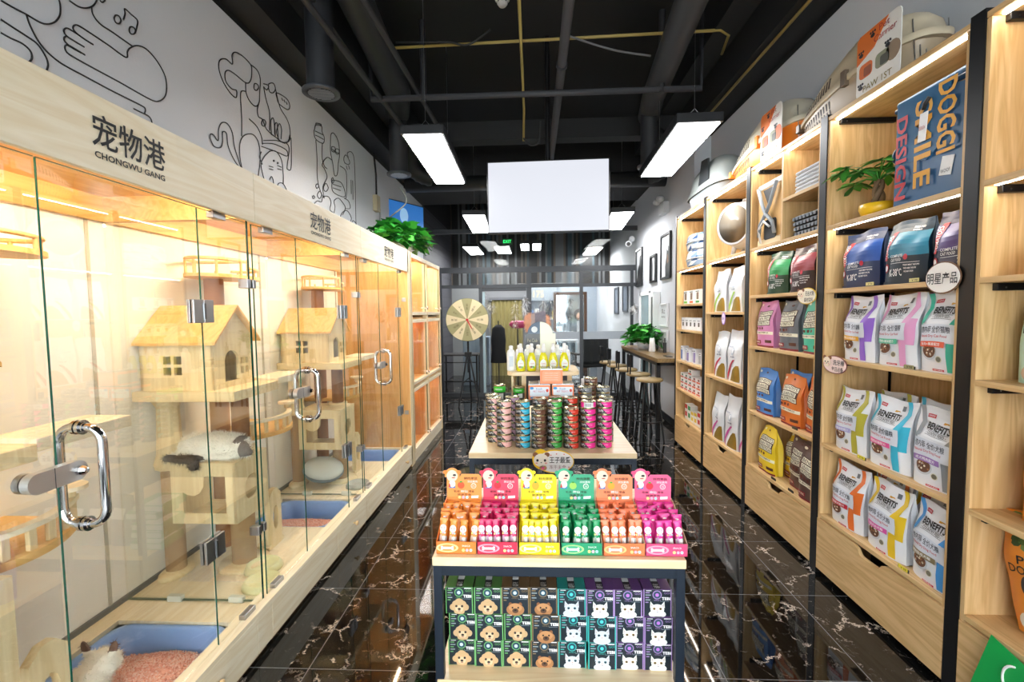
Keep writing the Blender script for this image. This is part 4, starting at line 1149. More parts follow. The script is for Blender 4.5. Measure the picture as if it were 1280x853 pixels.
def bag_country(col, banner, text, seed, dog=False):
    """white kibble bag with coloured ribbons down both sides"""
    b = Bag(.245, .338, .10, seed); g = G(); W_ = C('#e9ebf0', .38); c = C(col, .45)
    b.body(g, W_, C('#e4e6eb', .4)); o1 = b.off()
    b.strip(g, [(-.92, 1, .1), (-.78, .88, .09), (-.68, .8, .09), (-.78, .68, .1), (-.9, .62, .12)], c, o1)
    b.strip(g, [(-.95, .62, .1), (-.96, .5, .08)], c, o1); b.strip(g, [(-.97, .33, .05), (-.98, .2, .05)], c, o1)
    b.strip(g, [(.62, 1, .1), (.72, .88, .1), (.78, .82, .11), (.66, .7, .12), (.52, .6, .16)], c, o1)
    b.strip(g, [(.74, .66, .24), (.70, .48, .24), (.66, .31, .26)], c, o1); b.strip(g, [(.45, .4, .17), (.47, .2, .17), (.5, .02, .15)], c, o1)
    b.rect(g, -.62, -.3, .86, .905, REDL); b.text(g, 'CHOICE', WH, -.58, -.34, .873, .893)
    b.rect(g, .34, .5, .86, .93, C('#6b6f75')); o2 = b.off()
    b.strip(g, [(.12, .83, .04), (.18, .855, .08), (.26, .84, .05)], C('#d8a02a'), o2)
    b.text(g, 'BENEFITS', BK, -.5, .46, .725, .81, bold=.035); o3 = b.off()
    b.rect(g, -.5, .42, .715, .719, BK, o3); b.rect(g, -.5, .42, .66, .664, BK, o3); b.text(g, '- COUNTRY FEED -', BK, -.46, .38, .672, .708, o3)
    b.rect(g, -.93, .62, .37, .60, C('#d9dee8', .45))
    o4 = b.off(); b.text(g, '倍内菲 全价' + ('犬粮' if dog else '猫粮'), C('#3d4352'), -.86, .42, .49, .575, o4)
    b.text(g, 'Natural Dry ' + ('Dog' if dog else 'Cat') + ' Food', REDL, -.84, .3, .425, .468, o4)
    b.ell(g, -.38, .25, .36, .1, C('#cfd2d6', .3)); b.ell(g, -.38, .262, .3, .085, KIB); o5 = b.off()
    rr = random.Random(seed)
    for k in range(16): b.ell(g, -.38 + rr.uniform(-.22, .22), .265 + rr.uniform(-.055, .055), .045, .014, C(('#9c6b45', '#e9dcc2', '#4a2f20')[k % 3], .8), o5, 6)
    b.ell(g, .08, .17, .13, .042, C('#e0dcc8')); b.ell(g, .08, .17, .1, .032, C('#77705f'))
    b.rect(g, -.82, .28, .315, .385, C(banner, .4)); b.text(g, text, WH, -.72, .1, .33, .37)
    b.rect(g, -.2, .3, .025, .05, REDL); b.text(g, 'NATURAL', WH, -.15, .25, .03, .045)
    return g


def bag_grainfree(col, seed, neck=False):
    b = Bag(.235, .335, .095, seed, seal='neck' if neck else 'flat'); g = G(); c = C(col, .42)
    b.body(g, c, c); o = b.off()
    b.rect(g, -1, 1, .0, .04, C('#7d1f2b'), o); b.ell(g, -.72, .93, .12, .028, CRM, o); b.ell(g, .0, .9, .12, .02, C('#5a3526'), o)
    b.rect(g, -.72, .82, .47, .79, C('#4b2e24')); o2 = b.off()
    for v0, v1, u0, u1, s in ((.69, .775, -.66, .78, 'BENEFITS'), (.585, .67, -.6, .7, 'GRAIN FREE'), (.485, .57, -.68, .78, 'NUTRITION')):
        b.rect(g, u0, u1, v0, v1, CRM, o2); b.text(g, s, C('#33221c'), u0 + .06, u1 - .06, v0 + .012, v1 - .012)
    o3 = b.off()
    for k in range(3): b.ell(g, -.55 + k * .33, .415, .1, .028, C('#6b2f22'), o3)
    b.rect(g, -1, 1, .285, .35, CRM, o3, sk=-.01); b.text(g, 'REAL MEAT FORMULA', C('#5a4034'), -.8, .7, .3, .335)
    b.rect(g, -.9, -.15, .07, .15, C('#8e1f2e')); b.text(g, 'NATURAL', CRM, -.82, -.23, .09, .13); b.rect(g, .35, .92, .1, .16, C('#5c3324'), o3)
    return g


def bag_tomato(c1, c2, seed):
    b = Bag(.255, .29, .10, seed); g = G()
    b.body(g, C(c2, .38), C(c1, .4), grad=lambda v: C(c1 if v < .38 or v > .8 else c2, .38)); o = b.off()
    b.strip(g, [(-.86, .4, .13), (-.78, .62, .14), (-.56, .84, .13)], C('#d3202f', .4), o)
    b.text(g, 'TOMATOES', WH, -.9, -.62, .42, .8, up=True)
    b.ell(g, -.8, .27, .15, .075, C('#b51f2c'), o); b.ell(g, -.8, .27, .1, .05, WH); b.ell(g, .24, .42, .1, .045, REDL, o)
    b.text(g, 'COMPLETE', WH, -.5, .12, .42, .465); b.text(g, 'CAT FOOD', WH, -.5, .05, .36, .405); b.text(g, 'K-38°C', WH, -.52, .05, .13, .25, bold=.015)
    o2 = b.off(); b.rect(g, -.5, .8, .33, .336, WH, o2)
    for k, v in enumerate((.28, .23, .18)): b.text(g, 'FRESH MEAT RECIPE', WH, .16, .8 - .1 * k, v, v + .025, o2)
    b.text(g, 'FREEZE-DRIED', WH, .2, .72, .86, .89, o2); b.text(g, '38 FORMULA', WH, .2, .6, .82, .845, o2)
    b.rect(g, -1, 1, .0, .05, C(c1, .4))
    return g


def bag_white(col, seed, sz=(.25, .36)):
    b = Bag(sz[0], sz[1], .11, seed); g = G(); b.body(g, C('#dde0e4', .32), C('#d2d5da', .32)); o = b.off()
    b.strip(g, [(-.75, .02, .14), (-.5, .16, .14), (-.05, .33, .13), (.4, .44, .11)], C(col, .4), o)
    b.strip(g, [(.3, .02, .62), (.42, .12, .5), (.58, .25, .34), (.75, .33, .12)], C('#a98a3a', .35, .4))
    b.strip(g, [(-.35, .02, .1), (-.1, .16, .1), (.25, .3, .1)], WH)
    b.ell(g, .2, .6, .22, .07, C('#b8c4d6')); b.ell(g, .2, .61, .15, .05, C('#eef0f2', .3)); b.text(g, 'vet diet', C('#2c3d63'), -.1, .5, .48, .52); b.text(g, 'Natural care', C('#7a8aa8'), -.5, .1, .68, .71)
    return g


def bag_photo(col, top, title, animal, seed, sz=(.25, .36), neck=True):
    """bag with a pet on its lower half; title is two words"""
    b = Bag(sz[0], sz[1], .11, seed, seal='neck' if neck else 'flat'); g = G()
    b.body(g, C(col, .4), C(col, .4), grad=lambda v: C(top if v > .68 else col, .4))
    r = random.Random(seed)
    o = b.off()
    for k in range(26): b.ell(g, r.uniform(-.8, .8), r.uniform(.7, .97), .12, .03, C(('#2f4a22', '#4d6b33', '#1d2b18', '#6f8a4d')[k % 4]), o, 7)
    b.text(g, title[0], BK, -.55, .75, .57, .64); b.text(g, title[1], BK, -.8, .8, .49, .56)
    fur_, fac, eye = animal; o = b.off()
    b.ell(g, .1, .24, .62, .2, C(fur_, .8), o); b.ell(g, -.3, .1, .5, .1, C(fur_, .8), o)
    b.ell(g, -.34, .4, .16, .09, C(fac, .8)); b.ell(g, .55, .4, .16, .09, C(fac, .8), b.off())
    b.ell(g, .12, .2, .3, .1, C(fac, .8)); o = b.off()
    b.ell(g, -.1, .29, .08, .03, C(eye), o); b.ell(g, .35, .29, .08, .03, C(eye), o); o = b.off(); b.ell(g, -.1, .29, .04, .018, BK, o); b.ell(g, .35, .29, .04, .018, BK, o); b.ell(g, .12, .22, .07, .022, BK, o)
    return g


def put(g, name, label, cat, group, loc, rot=FACE_L, tilt=0.0):
    o = g.build(name); tag(o, label, cat, group); o.location = loc
    o.rotation_euler = (tilt, 0, rot)
    return o


XB_ = 1.735   # centre of a front-row bag
gk = 'kibble bags on the oak shelves'
BAGS = [
    # y, z, x, mesh maker, name, label
    (2.52, 1.282, 0, lambda: bag_country('#8d63c9', '#e2a516', '牛肉+三文鱼配方', 1), 'white kibble bag with purple ribbons, left on its shelf'),
    (2.262, 1.282, 0, lambda: bag_country('#e3a0cb', '#57b894', '鸡肉+糙米配方', 2), 'white kibble bag with pink ribbons and green banner'),
    (2.01, 1.282, 0, lambda: bag_country('#35b39a', '#e0532f', '鱼肉+燕麦配方', 3), 'white kibble bag with teal ribbons and red banner'),
    (2.17, 1.282, .13, lambda: bag_country('#cf7fb4', '#57b894', '鸡肉配方', 4), 'pink ribboned kibble bag half hidden behind the two front bags'),
    (2.43, 1.282, .14, lambda: bag_country('#8d63c9', '#e2a516', '牛肉配方', 5), 'purple ribboned kibble bag in the shadow of the back row'),
    (2.565, .785, 0, lambda: bag_country('#b3ab3c', '#a9a6d8', '幼猫全价配方', 6), 'white kibble bag with olive yellow ribbons'),
    (2.29, .785, 0, lambda: bag_country('#38b6d6', '#e35c9c', '鸡肉幼猫配方', 7), 'white kibble bag with cyan ribbons and pink banner'),
    (2.02, .785, 0, lambda: bag_country('#8f959b', '#9a75b5', '成犬鸭肉配方', 8, True), 'white kibble bag with grey ribbons and mauve banner'),
    (2.19, .785, .125, lambda: bag_country('#38b6d6', '#e35c9c', '幼猫配方', 9), 'cyan ribboned kibble bag behind, between the cyan and grey fronts'),
    (2.46, .785, .13, lambda: bag_country('#b3ab3c', '#a9a6d8', '幼猫配方', 10), 'olive ribboned kibble bag in the row behind'),
    (1.97, .785, .13, lambda: bag_country('#38b6d6', '#e35c9c', '成猫配方', 11), 'blue topped kibble bag behind the grey ribboned one'),
    (2.575, .365, 0, lambda: bag_country('#e2702e', '#c22a3c', '牛肉成犬配方', 12, True), 'white kibble bag with orange ribbons on the lowest shelf'),
    (2.29, .365, 0, lambda: bag_country('#e8c22b', '#d85aa9', '小型犬幼犬粮', 13, True), 'white kibble bag with yellow ribbons above the drawer notch'),
    (2.015, .365, 0, lambda: bag_country('#4a9ae0', '#8d7d5c', '鸭肉梨成犬粮', 14, True), 'white kibble bag with blue ribbons at the post'),
    (2.46, .365, .13, lambda: bag_country('#e2702e', '#c22a3c', '牛肉配方', 15, True), 'orange ribboned kibble bag half hidden in the back row'),
    (2.19, .365, .13, lambda: bag_country('#e8c22b', '#d85aa9', '幼犬粮', 16, True), 'yellow ribboned kibble bag half hidden in the back row'),
    (2.53, 1.665, 0, lambda: bag_tomato('#1d2f55', '#2f55a0', 21), 'dark blue cat food bag left of the teal one'),
    (2.235, 1.665, .0, lambda: bag_tomato('#152a3a', '#2c7f9c', 22), 'teal and black cat food bag with a red tag, under the satchel'),
    (2.10, 1.665, .12, lambda: bag_tomato('#152a3a', '#2c7f9c', 23), 'dark teal cat food bag peeping out of the second row'),
    (1.965, 1.665, 0, lambda: bag_tomato('#2c2340', '#5d4a86', 24), 'purple cat food bag with a red tag beside the post'),
    (2.44, 1.665, .13, lambda: bag_tomato('#1d2f55', '#2f55a0', 25), 'dark blue cat food bag in the second row'),
]
for y, z, dx, mk, lab in BAGS:
    put(mk(), 'food_bag', lab, 'pet food bag', gk, (XB_ + dx, y, z), FACE_L + R.uniform(-.05, .05))
BAGS = [
    (3.36, 1.665, 0, lambda: bag_tomato('#0f3a24', '#1f8a4a', 31), 'green cat food bag with a red tag, under the green bag rack'),
    (3.06, 1.665, 0, lambda: bag_tomato('#2b1216', '#8a2a36', 32), 'dark red cat food bag beside the green one'),
    (2.87, 1.665, .09, lambda: bag_tomato('#2b1216', '#8a2a36', 33), 'dark red cat food bag half cut by the post'),
    (3.52, 1.282, 0, lambda: bag_grainfree('#dd8fc0', 41), 'pink grain free food bag on the middle shelf'),
    (3.20, 1.282, 0, lambda: bag_grainfree('#6d7178', 42), 'grey grain free food bag between the pink and the mint one'),
    (2.92, 1.282, 0, lambda: bag_grainfree('#4bbf9f', 43), 'mint green grain free food bag at the post'),
    (3.51, .785, 0, lambda: bag_grainfree('#4b86cf', 44), 'blue grain free food bag left of the orange ones'),
    (3.16, .785, 0, lambda: bag_grainfree('#e07b34', 45), 'orange grain free food bag standing in the middle of its shelf'),
    (2.90, .785, .02, lambda: bag_grainfree('#e07b34', 46), 'orange grain free food bag cut off by the black post'),
    (3.33, .785, .13, lambda: bag_grainfree('#4b86cf', 47), 'blue grain free food bag behind the front row'),
    (3.03, .785, .14, lambda: bag_grainfree('#e07b34', 48), 'orange grain free food bag behind the front row'),
    (3.46, .365, 0, lambda: bag_grainfree('#f0cf2b', 49, True), 'bright yellow food bag with a narrow neck, in front'),
    (3.28, .365, .1, lambda: bag_grainfree('#f0cf2b', 50, True), 'yellow food bag standing just behind the first yellow one'),
    (3.11, .365, .04, lambda: bag_grainfree('#5c4038', 51), 'brown food bag next to the yellow ones'),
    (2.90, .365, -.01, lambda: bag_grainfree('#5c4038', 52), 'brown food bag nearest the black post, lowest shelf'),
    (4.35, 1.54, 0, lambda: bag_white('#9fc93b', 61, (.27, .38)), 'white vet food bag with green stripe, left'),
    (4.03, 1.54, 0, lambda: bag_white('#9fc93b', 62, (.27, .38)), 'white vet food bag with green stripe, middle'),
    (3.83, 1.54, .05, lambda: bag_white('#9fc93b', 63, (.27, .38)), 'white vet food bag with green stripe, by the post'),
    (4.33, .945, 0, lambda: bag_white('#c0304a', 64, (.27, .42)), 'white vet food bag with red stripe, left'),
    (4.03, .945, 0, lambda: bag_white('#c0304a', 65, (.27, .44)), 'white vet food bag with red stripe, middle'),
    (3.83, .945, .05, lambda: bag_white('#c0304a', 66, (.25, .42)), 'white vet food bag with red stripe, by the post'),
    (4.36, .365, 0, lambda: bag_white('#c94f9a', 67, (.26, .42)), 'white vet food bag with pink stripe, left'),
    (4.07, .365, 0, lambda: bag_white('#c94f9a', 68, (.26, .45)), 'white vet food bag with pink stripe, middle'),
    (3.85, .365, .03, lambda: bag_white('#c94f9a', 69, (.25, .4)), 'white vet food bag with pink stripe, by the post'),
]
for y, z, dx, mk, lab in BAGS:
    put(mk(), 'food_bag', lab, 'pet food bag', gk, (XB_ + dx, y, z), FACE_L + R.uniform(-.06, .06))
PUG = ('#cdb296', '#3a2c26', '#2a1d16'); CAT = ('#7f8890', '#9aa3aa', '#c98a2a')
put(bag_photo('#bfe3d6', '#27402a', ('SIMPLY', 'FATHER'), PUG, 71, (.26, .37)), 'food_bag', 'mint and green food bag with a pug, cut by the right picture edge', 'pet food bag', gk, (1.78, 1.63, 1.282), FACE_L)
put(bag_photo('#e8912c', '#2c4a22', ('SIX', 'FISH'), CAT, 72, (.26, .35)), 'food_bag', 'orange food bag with a grey cat, at the right picture edge', 'pet food bag', gk, (1.79, 1.60, .785), FACE_L)
o_ = put(bag_photo('#e0872b', '#e0872b', ('PUZZLE', 'DOG FOOD'), ('#e4d6c4', '#3c3432', '#222222'), 73, (.3, .42), False), 'food_bag', 'orange and white dog food bag leaning low at the right picture edge', 'pet food bag', gk, (1.80, 1.585, .372), FACE_L)
o_.rotation_euler = (-.0, -.25, FACE_L); o_.location.z = .41
t = thing('supplement_jar', 'small white jar with a gold band at the right picture edge', 'jar', (1.74, 1.70, 1.665), 0)
g = G(); g.lathe([(.0, 0), (.03, 0), (.033, .006), (.033, .07), (.029, .078)], C('#e9e9ec', .3), 22); g.lathe([(.0335, .046), (.0335, .062)], C('#c9973c', .25, .6), 22); g.lathe([(.0334, .008), (.0334, .044)], C('#dfe5f2'), 22); g.build('jar_body', t)
g = G(); g.lathe([(.031, .078), (.031, .1), (.028, .102), (0, .102)], C('#f4f4f4', .3), 22); g.build('lid', t)

# ---- things on the upper shelves of the satchel bay
t = thing('money_tree', 'small money tree with braided trunk in a yellow bowl', 'potted plant', (1.775, 2.52, 2.02))
g = G(); g.lathe([(.045, 0), (.07, .015), (.082, .045), (.08, .07), (.074, .072), (.07, .055)], C('#f2c226', .3), 24); g.build('pot', t)
g = G(); g.lathe([(.072, .062), (.0, .068)], C('#5c7fb0', .8), 20)
for k in range(90):
    a = R.uniform(0, 6.28); r_ = .07 * math.sqrt(R.random()); g.ell((r_ * math.cos(a), r_ * math.sin(a), .068), (.006, .006, .004), C(('#4f77b3', '#e8e8ea', '#3b6d3a')[k % 3], .8), 6, 4)
g.build('pebbles', t)
g = G()
for k in range(3):
    g.tube([(.018 * math.cos(a + k * 2.1) * (1 - i * .02), .018 * math.sin(a + k * 2.1), .06 + i * .011) for i, a in enumerate([j * .35 for j in range(13)])], [.016 - .0006 * i for i in range(13)], C('#7a6248', .8), 8)
g.build('trunk', t)
g = G(); s = G()
for k, (a, e, L_) in enumerate([(2.6, .3, .17), (2.0, .6, .12), (1.5, .15, .2), (1.2, .7, .12), (.6, .3, .12), (-.5, .3, .12), (-1.2, .4, .13), (-1.6, .1, .14), (-2.1, .5, .13), (3.1, .35, .16), (-2.7, .2, .13), (.1, .9, .11), (1.8, .0, .14), (-1.9, .8, .1)]):
    p1 = Vector((math.cos(a) * math.cos(e) * L_, math.sin(a) * math.cos(e) * L_, .2 + math.sin(e) * L_)); s.tube([(0, 0, .19), (p1.x * .5, p1.y * .5, .21 + .4 * (p1.z - .19)), tuple(p1)], .003, LEAF[1], 5)
    for q in range(6):
        b_ = a + (q - 2.5) * .75; leafmesh(g, p1, (math.cos(b_), math.sin(b_), R.uniform(-.25, .25)), R.uniform(.075, .105), .02, LEAF[(k + q) % 4], .3, False)
g.build('foliage', t); s.build('stem', t)

SAT = C('#2f5f8c', .3); SATD = C('#23486b', .3)
t = thing('satchel', 'shiny blue hanging satchel with big yellow and red lettering', 'satchel', (1.73, 2.125, 2.02), FACE_L)
g = G(); g.prism([(-.19, .0), (.18, .0), (.185, .42), (-.17, .47)], -.03, .05, SAT); g.v = [(p[0] + .005 * math.sin(p[2] * 20), p[1] + .012 * math.sin(p[2] * 9), p[2]) for p in g.v]; g.build('bag_body', t)
g = G(); g.prism([(-.165, .20), (-.0, .17), (.05, .2), (.09, .28), (.1, .46), (-.165, .47)], -.042, -.032, C('#33658f', .25)); fl = g.build('flap', t)
g = G(); g.cyl((-.2, -.0, .475), (.2, 0, .475), .022, SAT, 14); g.cyl((-.2, -.02, .45), (.2, -.02, .45), .012, SATD, 12); g.build('rolled_top', t)
YEL2 = C('#e6a93a', .5); RED2 = C('#c63a44', .5)


def vtext(g, s, x0, x1, z0, z1, m, y):  # letters running down the bag
    g.text(s, lambda a, b: (x0 + (x1 - x0) * b, y, z1 - (z1 - z0) * a), m, 0, 1, 0, 1, .026)


g = G(); vtext(g, 'DOGGI', .055, .145, .17, .46, YEL2, -.0465); vtext(g, 'SMILE', -.06, .03, .06, .43, YEL2, -.0465); vtext(g, 'DESIGN', -.165, -.1, .03, .40, RED2, -.0465); g.build('lettering', t)
g = G(); g.prism([(-.035, .25), (.005, .25), (.015, .37), (-.025, .37)], -.053, -.05, WH); g.text('DESIGN', lambda a, b: (a, -.054, b), C('#a33'), -.028, .004, .3, .315); g.build('hang_tag', t); g = G(); g.prism([(.06, .085), (.115, .075), (.13, .15), (.075, .16)], -.036, -.033, WH); g.text('WOOF', lambda a, b: (a, -.0375, b), BK, .07, .115, .09, .105); g.build('hang_tag', t)
g = G(); g.tube([(.0, -.06, .38), (.015, -.065, .4), (.03, -.06, .42)], .008, C('#15181c'), 8); g.build('clip', t)
g = G(); g.tube([(-.2 + .025 * math.cos(a), -.01, .25 + .03 * math.sin(a)) for a in [i * .4 for i in range(16)]], .007, SATD, 8, True); g.build('side_loop', t)

# ---- divided bay: green/wooden carrier bag, pads, black mats
t = thing('pet_backpack', 'tan pet backpack with grey straps and black mesh', 'pet carrier', (1.79, 3.46, 2.02), FACE_L)
g = G(); g.prism(rrect(-.16, .16, 0, .44, .03), -.1, .12, C('#cda263', .6)); g.box(-.165, .165, -.105, .125, 0, .05, C('#dcc9a2', .5), .006); g.box(-.165, .165, -.105, .125, .41, .45, C('#e9e6df', .4), .008); g.build('shell', t)
g = G(); g.prism([(-.08, .40), (.08, .40), (.0, .27)], -.108, -.101, C('#17181a')); g.build('mesh_window', t); g = G(); g.prism(rrect(-.06, .1, .04, .18, .02), -.108, -.101, C('#17181a')); g.build('mesh_window', t)
g = G()
for s_ in (-1, 1): g.tube([(s_ * .13, -.12, .42), (s_ * .05, -.125, .28), (0, -.128, .22), (-s_ * .09, -.125, .15), (-s_ * .11, -.12, .07)], .013, C('#8f979f', .6), 8)
g.tube([(-.09, -.115, .02), (-.1, -.13, .12), (-.02, -.13, .17), (.06, -.13, .12)], .008, C('#e6e6e6'), 8); g.build('strap', t)
for k in range(6):
    g = G(); g.box(-.145, .145, -.16, .16, 0, .023, C('#e6e7ea', .7), .01); g.box(-.12, .12, -.1645, -.159, .006, .016, C('#c8cdd6', .7))
    o_ = g.build('folded_pad'); tag(o_, ['bottom white folded pet pad of the pile', 'second white folded pad from the bottom of the pile', 'third white folded pad from the bottom of the pile', 'third white folded pad from the top of the pile', 'second white folded pad from the top of the pile', 'topmost white folded pet pad of the pile'][k], 'folded pad', 'white folded pads on the divider shelf'); o_.location = (1.85, 3.0, 2.292 + .0235 * k); o_.rotation_euler = (0, 0, FACE_L + R.uniform(-.03, .03))
for k in range(4):
    g = G(); g.box(-.14, .14, -.15, .15, 0, .032, C('#1c1e22', .5), .012)
    for q in range(7): g.box(-.13 + q * .038, -.108 + q * .038, -.1535, -.149, .005, .025, C('#6f757d', .4))
    o_ = g.build('woven_mat'); tag(o_, ['lowest', 'second', 'third', 'topmost'][k] + ' of the black woven mats stacked under the white pads', 'mat', 'black woven mats'); o_.location = (1.84, 3.0 + .008 * k, 2.022 + .033 * k); o_.rotation_euler = (0, 0, FACE_L)

# ---- egg-shaped dryer, cushions, small boxes
t = thing('pet_dryer', 'white egg-shaped pet drying pod with a round window', 'pet dryer', (1.86, 4.2, 2.02), FACE_L + .5)
PW = C('#b9bcc2', .2)
g = G(); n = 26
prof = [(.2 * math.sin(a) ** .8, -.2 * math.cos(a)) for a in [PI * i / 16 for i in range(17)]]
prof = [(r_, z) for r_, z in prof if z > -.16]
g.lathe(prof, PW, 30, (0, 0, .27), 'Y', sy=1.05); g.build('shell', t)
g = G(); g.lathe([(.155, -.165), (.168, -.17), (.17, -.155), (.155, -.15)], PW, 30, (0, 0, .27), 'Y', sy=1.05); g.build('window_rim', t)
g = G(); g.lathe([(0, -.1672), (.148, -.1668)], C('#857a6a', .3), 30, (0, 0, .27), 'Y', sy=1.05); g.lathe([(.149, -.1668), (.148, -.1666)], C('#857a6a', .3), 30, (0, 0, .27), 'Y', sy=1.05); g.build('window', t)
g = G(); g.tube([(-.06, .02, .455), (-.05, .02, .5), (.05, .02, .5), (.06, .02, .455)], .012, PW, 10); g.build('handle', t)
for a in (-1, 1):
    for b_ in (-1, 1):
        g = G(); g.cyl((a * .09, b_ * .07, 0), (a * .07, b_ * .06, .09), .013, PW, 10, .022); g.build('foot', t)


def tricush(k, label, z):
    t = thing('cushion', label, 'cushion', (1.805, 5.12, z), FACE_L, 'rolled triangle patterned cushions')
    g = G(); cs = [C('#e4e5e2', .9), C('#3f5f8e', .9), C('#8aa2bf', .9), C('#cfd3cf', .9)]
    nu, nv = 14, 5; rr = random.Random(k)
    def P(i, j):
        a = PI * (j / nv - .5); rx, ry = .27, .14
        b_ = 2 * PI * i / nu
        return (rx * (math.cos(b_)) * (1 + .0) * (.86 + .14 * math.cos(a)), ry * math.sin(b_) * (.86 + .14 * math.cos(a)), .085 + .085 * math.sin(a))
    for i in range(nu):
        for j in range(nv):
            a, b_, c, d = P(i, j), P(i + 1, j), P(i + 1, j + 1), P(i, j + 1)
            g.add([a, b_, c], [(0, 1, 2)], rr.choice(cs), True); g.add([a, c, d], [(0, 1, 2)], rr.choice(cs), True)
    g.poly([P(i, nv) for i in range(nu)], cs[0]); g.poly([P(i, 0) for i in range(nu)], cs[0]); g.build('cover', t)
    g = G(); g.tube([(.272 * math.cos(2 * PI * i / 28), .142 * math.sin(2 * PI * i / 28), .085) for i in range(28)], .006, C('#c9ccd0'), 6, True); g.build('piping', t)


tricush(1, 'lower blue and white triangle patterned cushion', 2.022); tricush(2, 'upper blue and white triangle patterned cushion', 2.194)


def carton(name, label, cat, grp, x, y, z, w, d, h, col, art, rot=FACE_L):
    g = G(); g.box(-w / 2, w / 2, -d / 2, d / 2, 0, h, C(col, .5), .0015)
    for (a0, a1, b0, b1, c_) in art: g.box(a0 * w, a1 * w, -d / 2 - .0012, -d / 2 + .0005, b0 * h, b1 * h, C(c_, .5))
    o = g.build(name); tag(o, label, cat, grp); o.location = (x, y, z); o.rotation_euler = (0, 0, rot); return o


ORD = ['first', 'second', 'third', 'fourth', 'fifth', 'sixth', 'seventh', 'eighth', 'ninth', 'tenth']
for k in range(3):
    c_ = ('#6fbf3a', '#e2672c', '#3f9a4c')[k]
    carton('treat_box', f'{("green", "orange", "dark green")[k]} footed white treat box with a pet picture, on the high shelf', 'box', 'picture boxes on the high shelf', 1.73, 5.32 - k * .19, 1.632, .13, .06, .145, '#e9ebe8', [(-.4, .4, .05, .2, c_), (-.2, .25, .3, .8, '#7a6450'), (-.4, .3, .84, .9, '#3d3d3d')])
for k in range(5):
    carton('medicine_box', f'{ORD[k]} from the left of the white boxes with small dark pictures', 'box', 'white boxes on the second shelf', 1.73, 5.38 - k * .125, 1.347, .115, .07, .135, '#e9eaed', [(-.15, .2, .3, .62, '#4a443f'), (-.35, .3, .72, .78, '#8a8d92')])
for k in range(6):
    c_ = ('#5f7fb8', '#b9bcc2', '#7f6fa8', '#c9ccd2', '#8c7fb4', '#a8abb4')[k]; h_ = (.165, .15, .14, .15, .16, .13)[k]
    carton('medicine_box', f'{ORD[k]} from the left in the row of slim grey and lilac boxes', 'box', 'slim boxes on the third shelf', 1.73 + .02 * (k % 2), 5.42 - k * .105, .992, .075, .07, h_, '#dfe1e6', [(-.4, .4, .1, .75, c_), (-.3, .25, .82, .88, '#55585e')])
for k in range(5):
    for j in range(3 if k != 2 else 4):
        carton('medicine_box', f'{ORD[k]} column of red and white boxes, {("bottom", "second", "third", "top")[j]} one', 'box', 'stacked red and white boxes', 1.735, 5.38 - k * .13, .667 + j * .063, .12, .09, .06, '#ebe6e4', [(-.42, .42, .12, .4, '#c9564e' if k < 3 else '#d9603a'), (-.1, .3, .5, .85, '#3b6a58' if k < 3 else '#8a4a40')])
for k in range(5):
    c_ = ('#c5362e', '#2f8a4a', '#e8c93a', '#e2c02e', '#c5362e')[k]
    carton('medicine_box', f'{("red capped white", "green and white", "pale yellow", "bright yellow", "red and cream")[k]} box on the lowest shelf', 'box', 'small boxes on the lowest shelf', 1.74, 5.26 - k * .1, .347, .085, .08, (.17, .165, .12, .13, .15)[k], '#ecebe4', [(-.45, .45, .7, .97, c_), (-.35, .35, .2, .5, c_)])


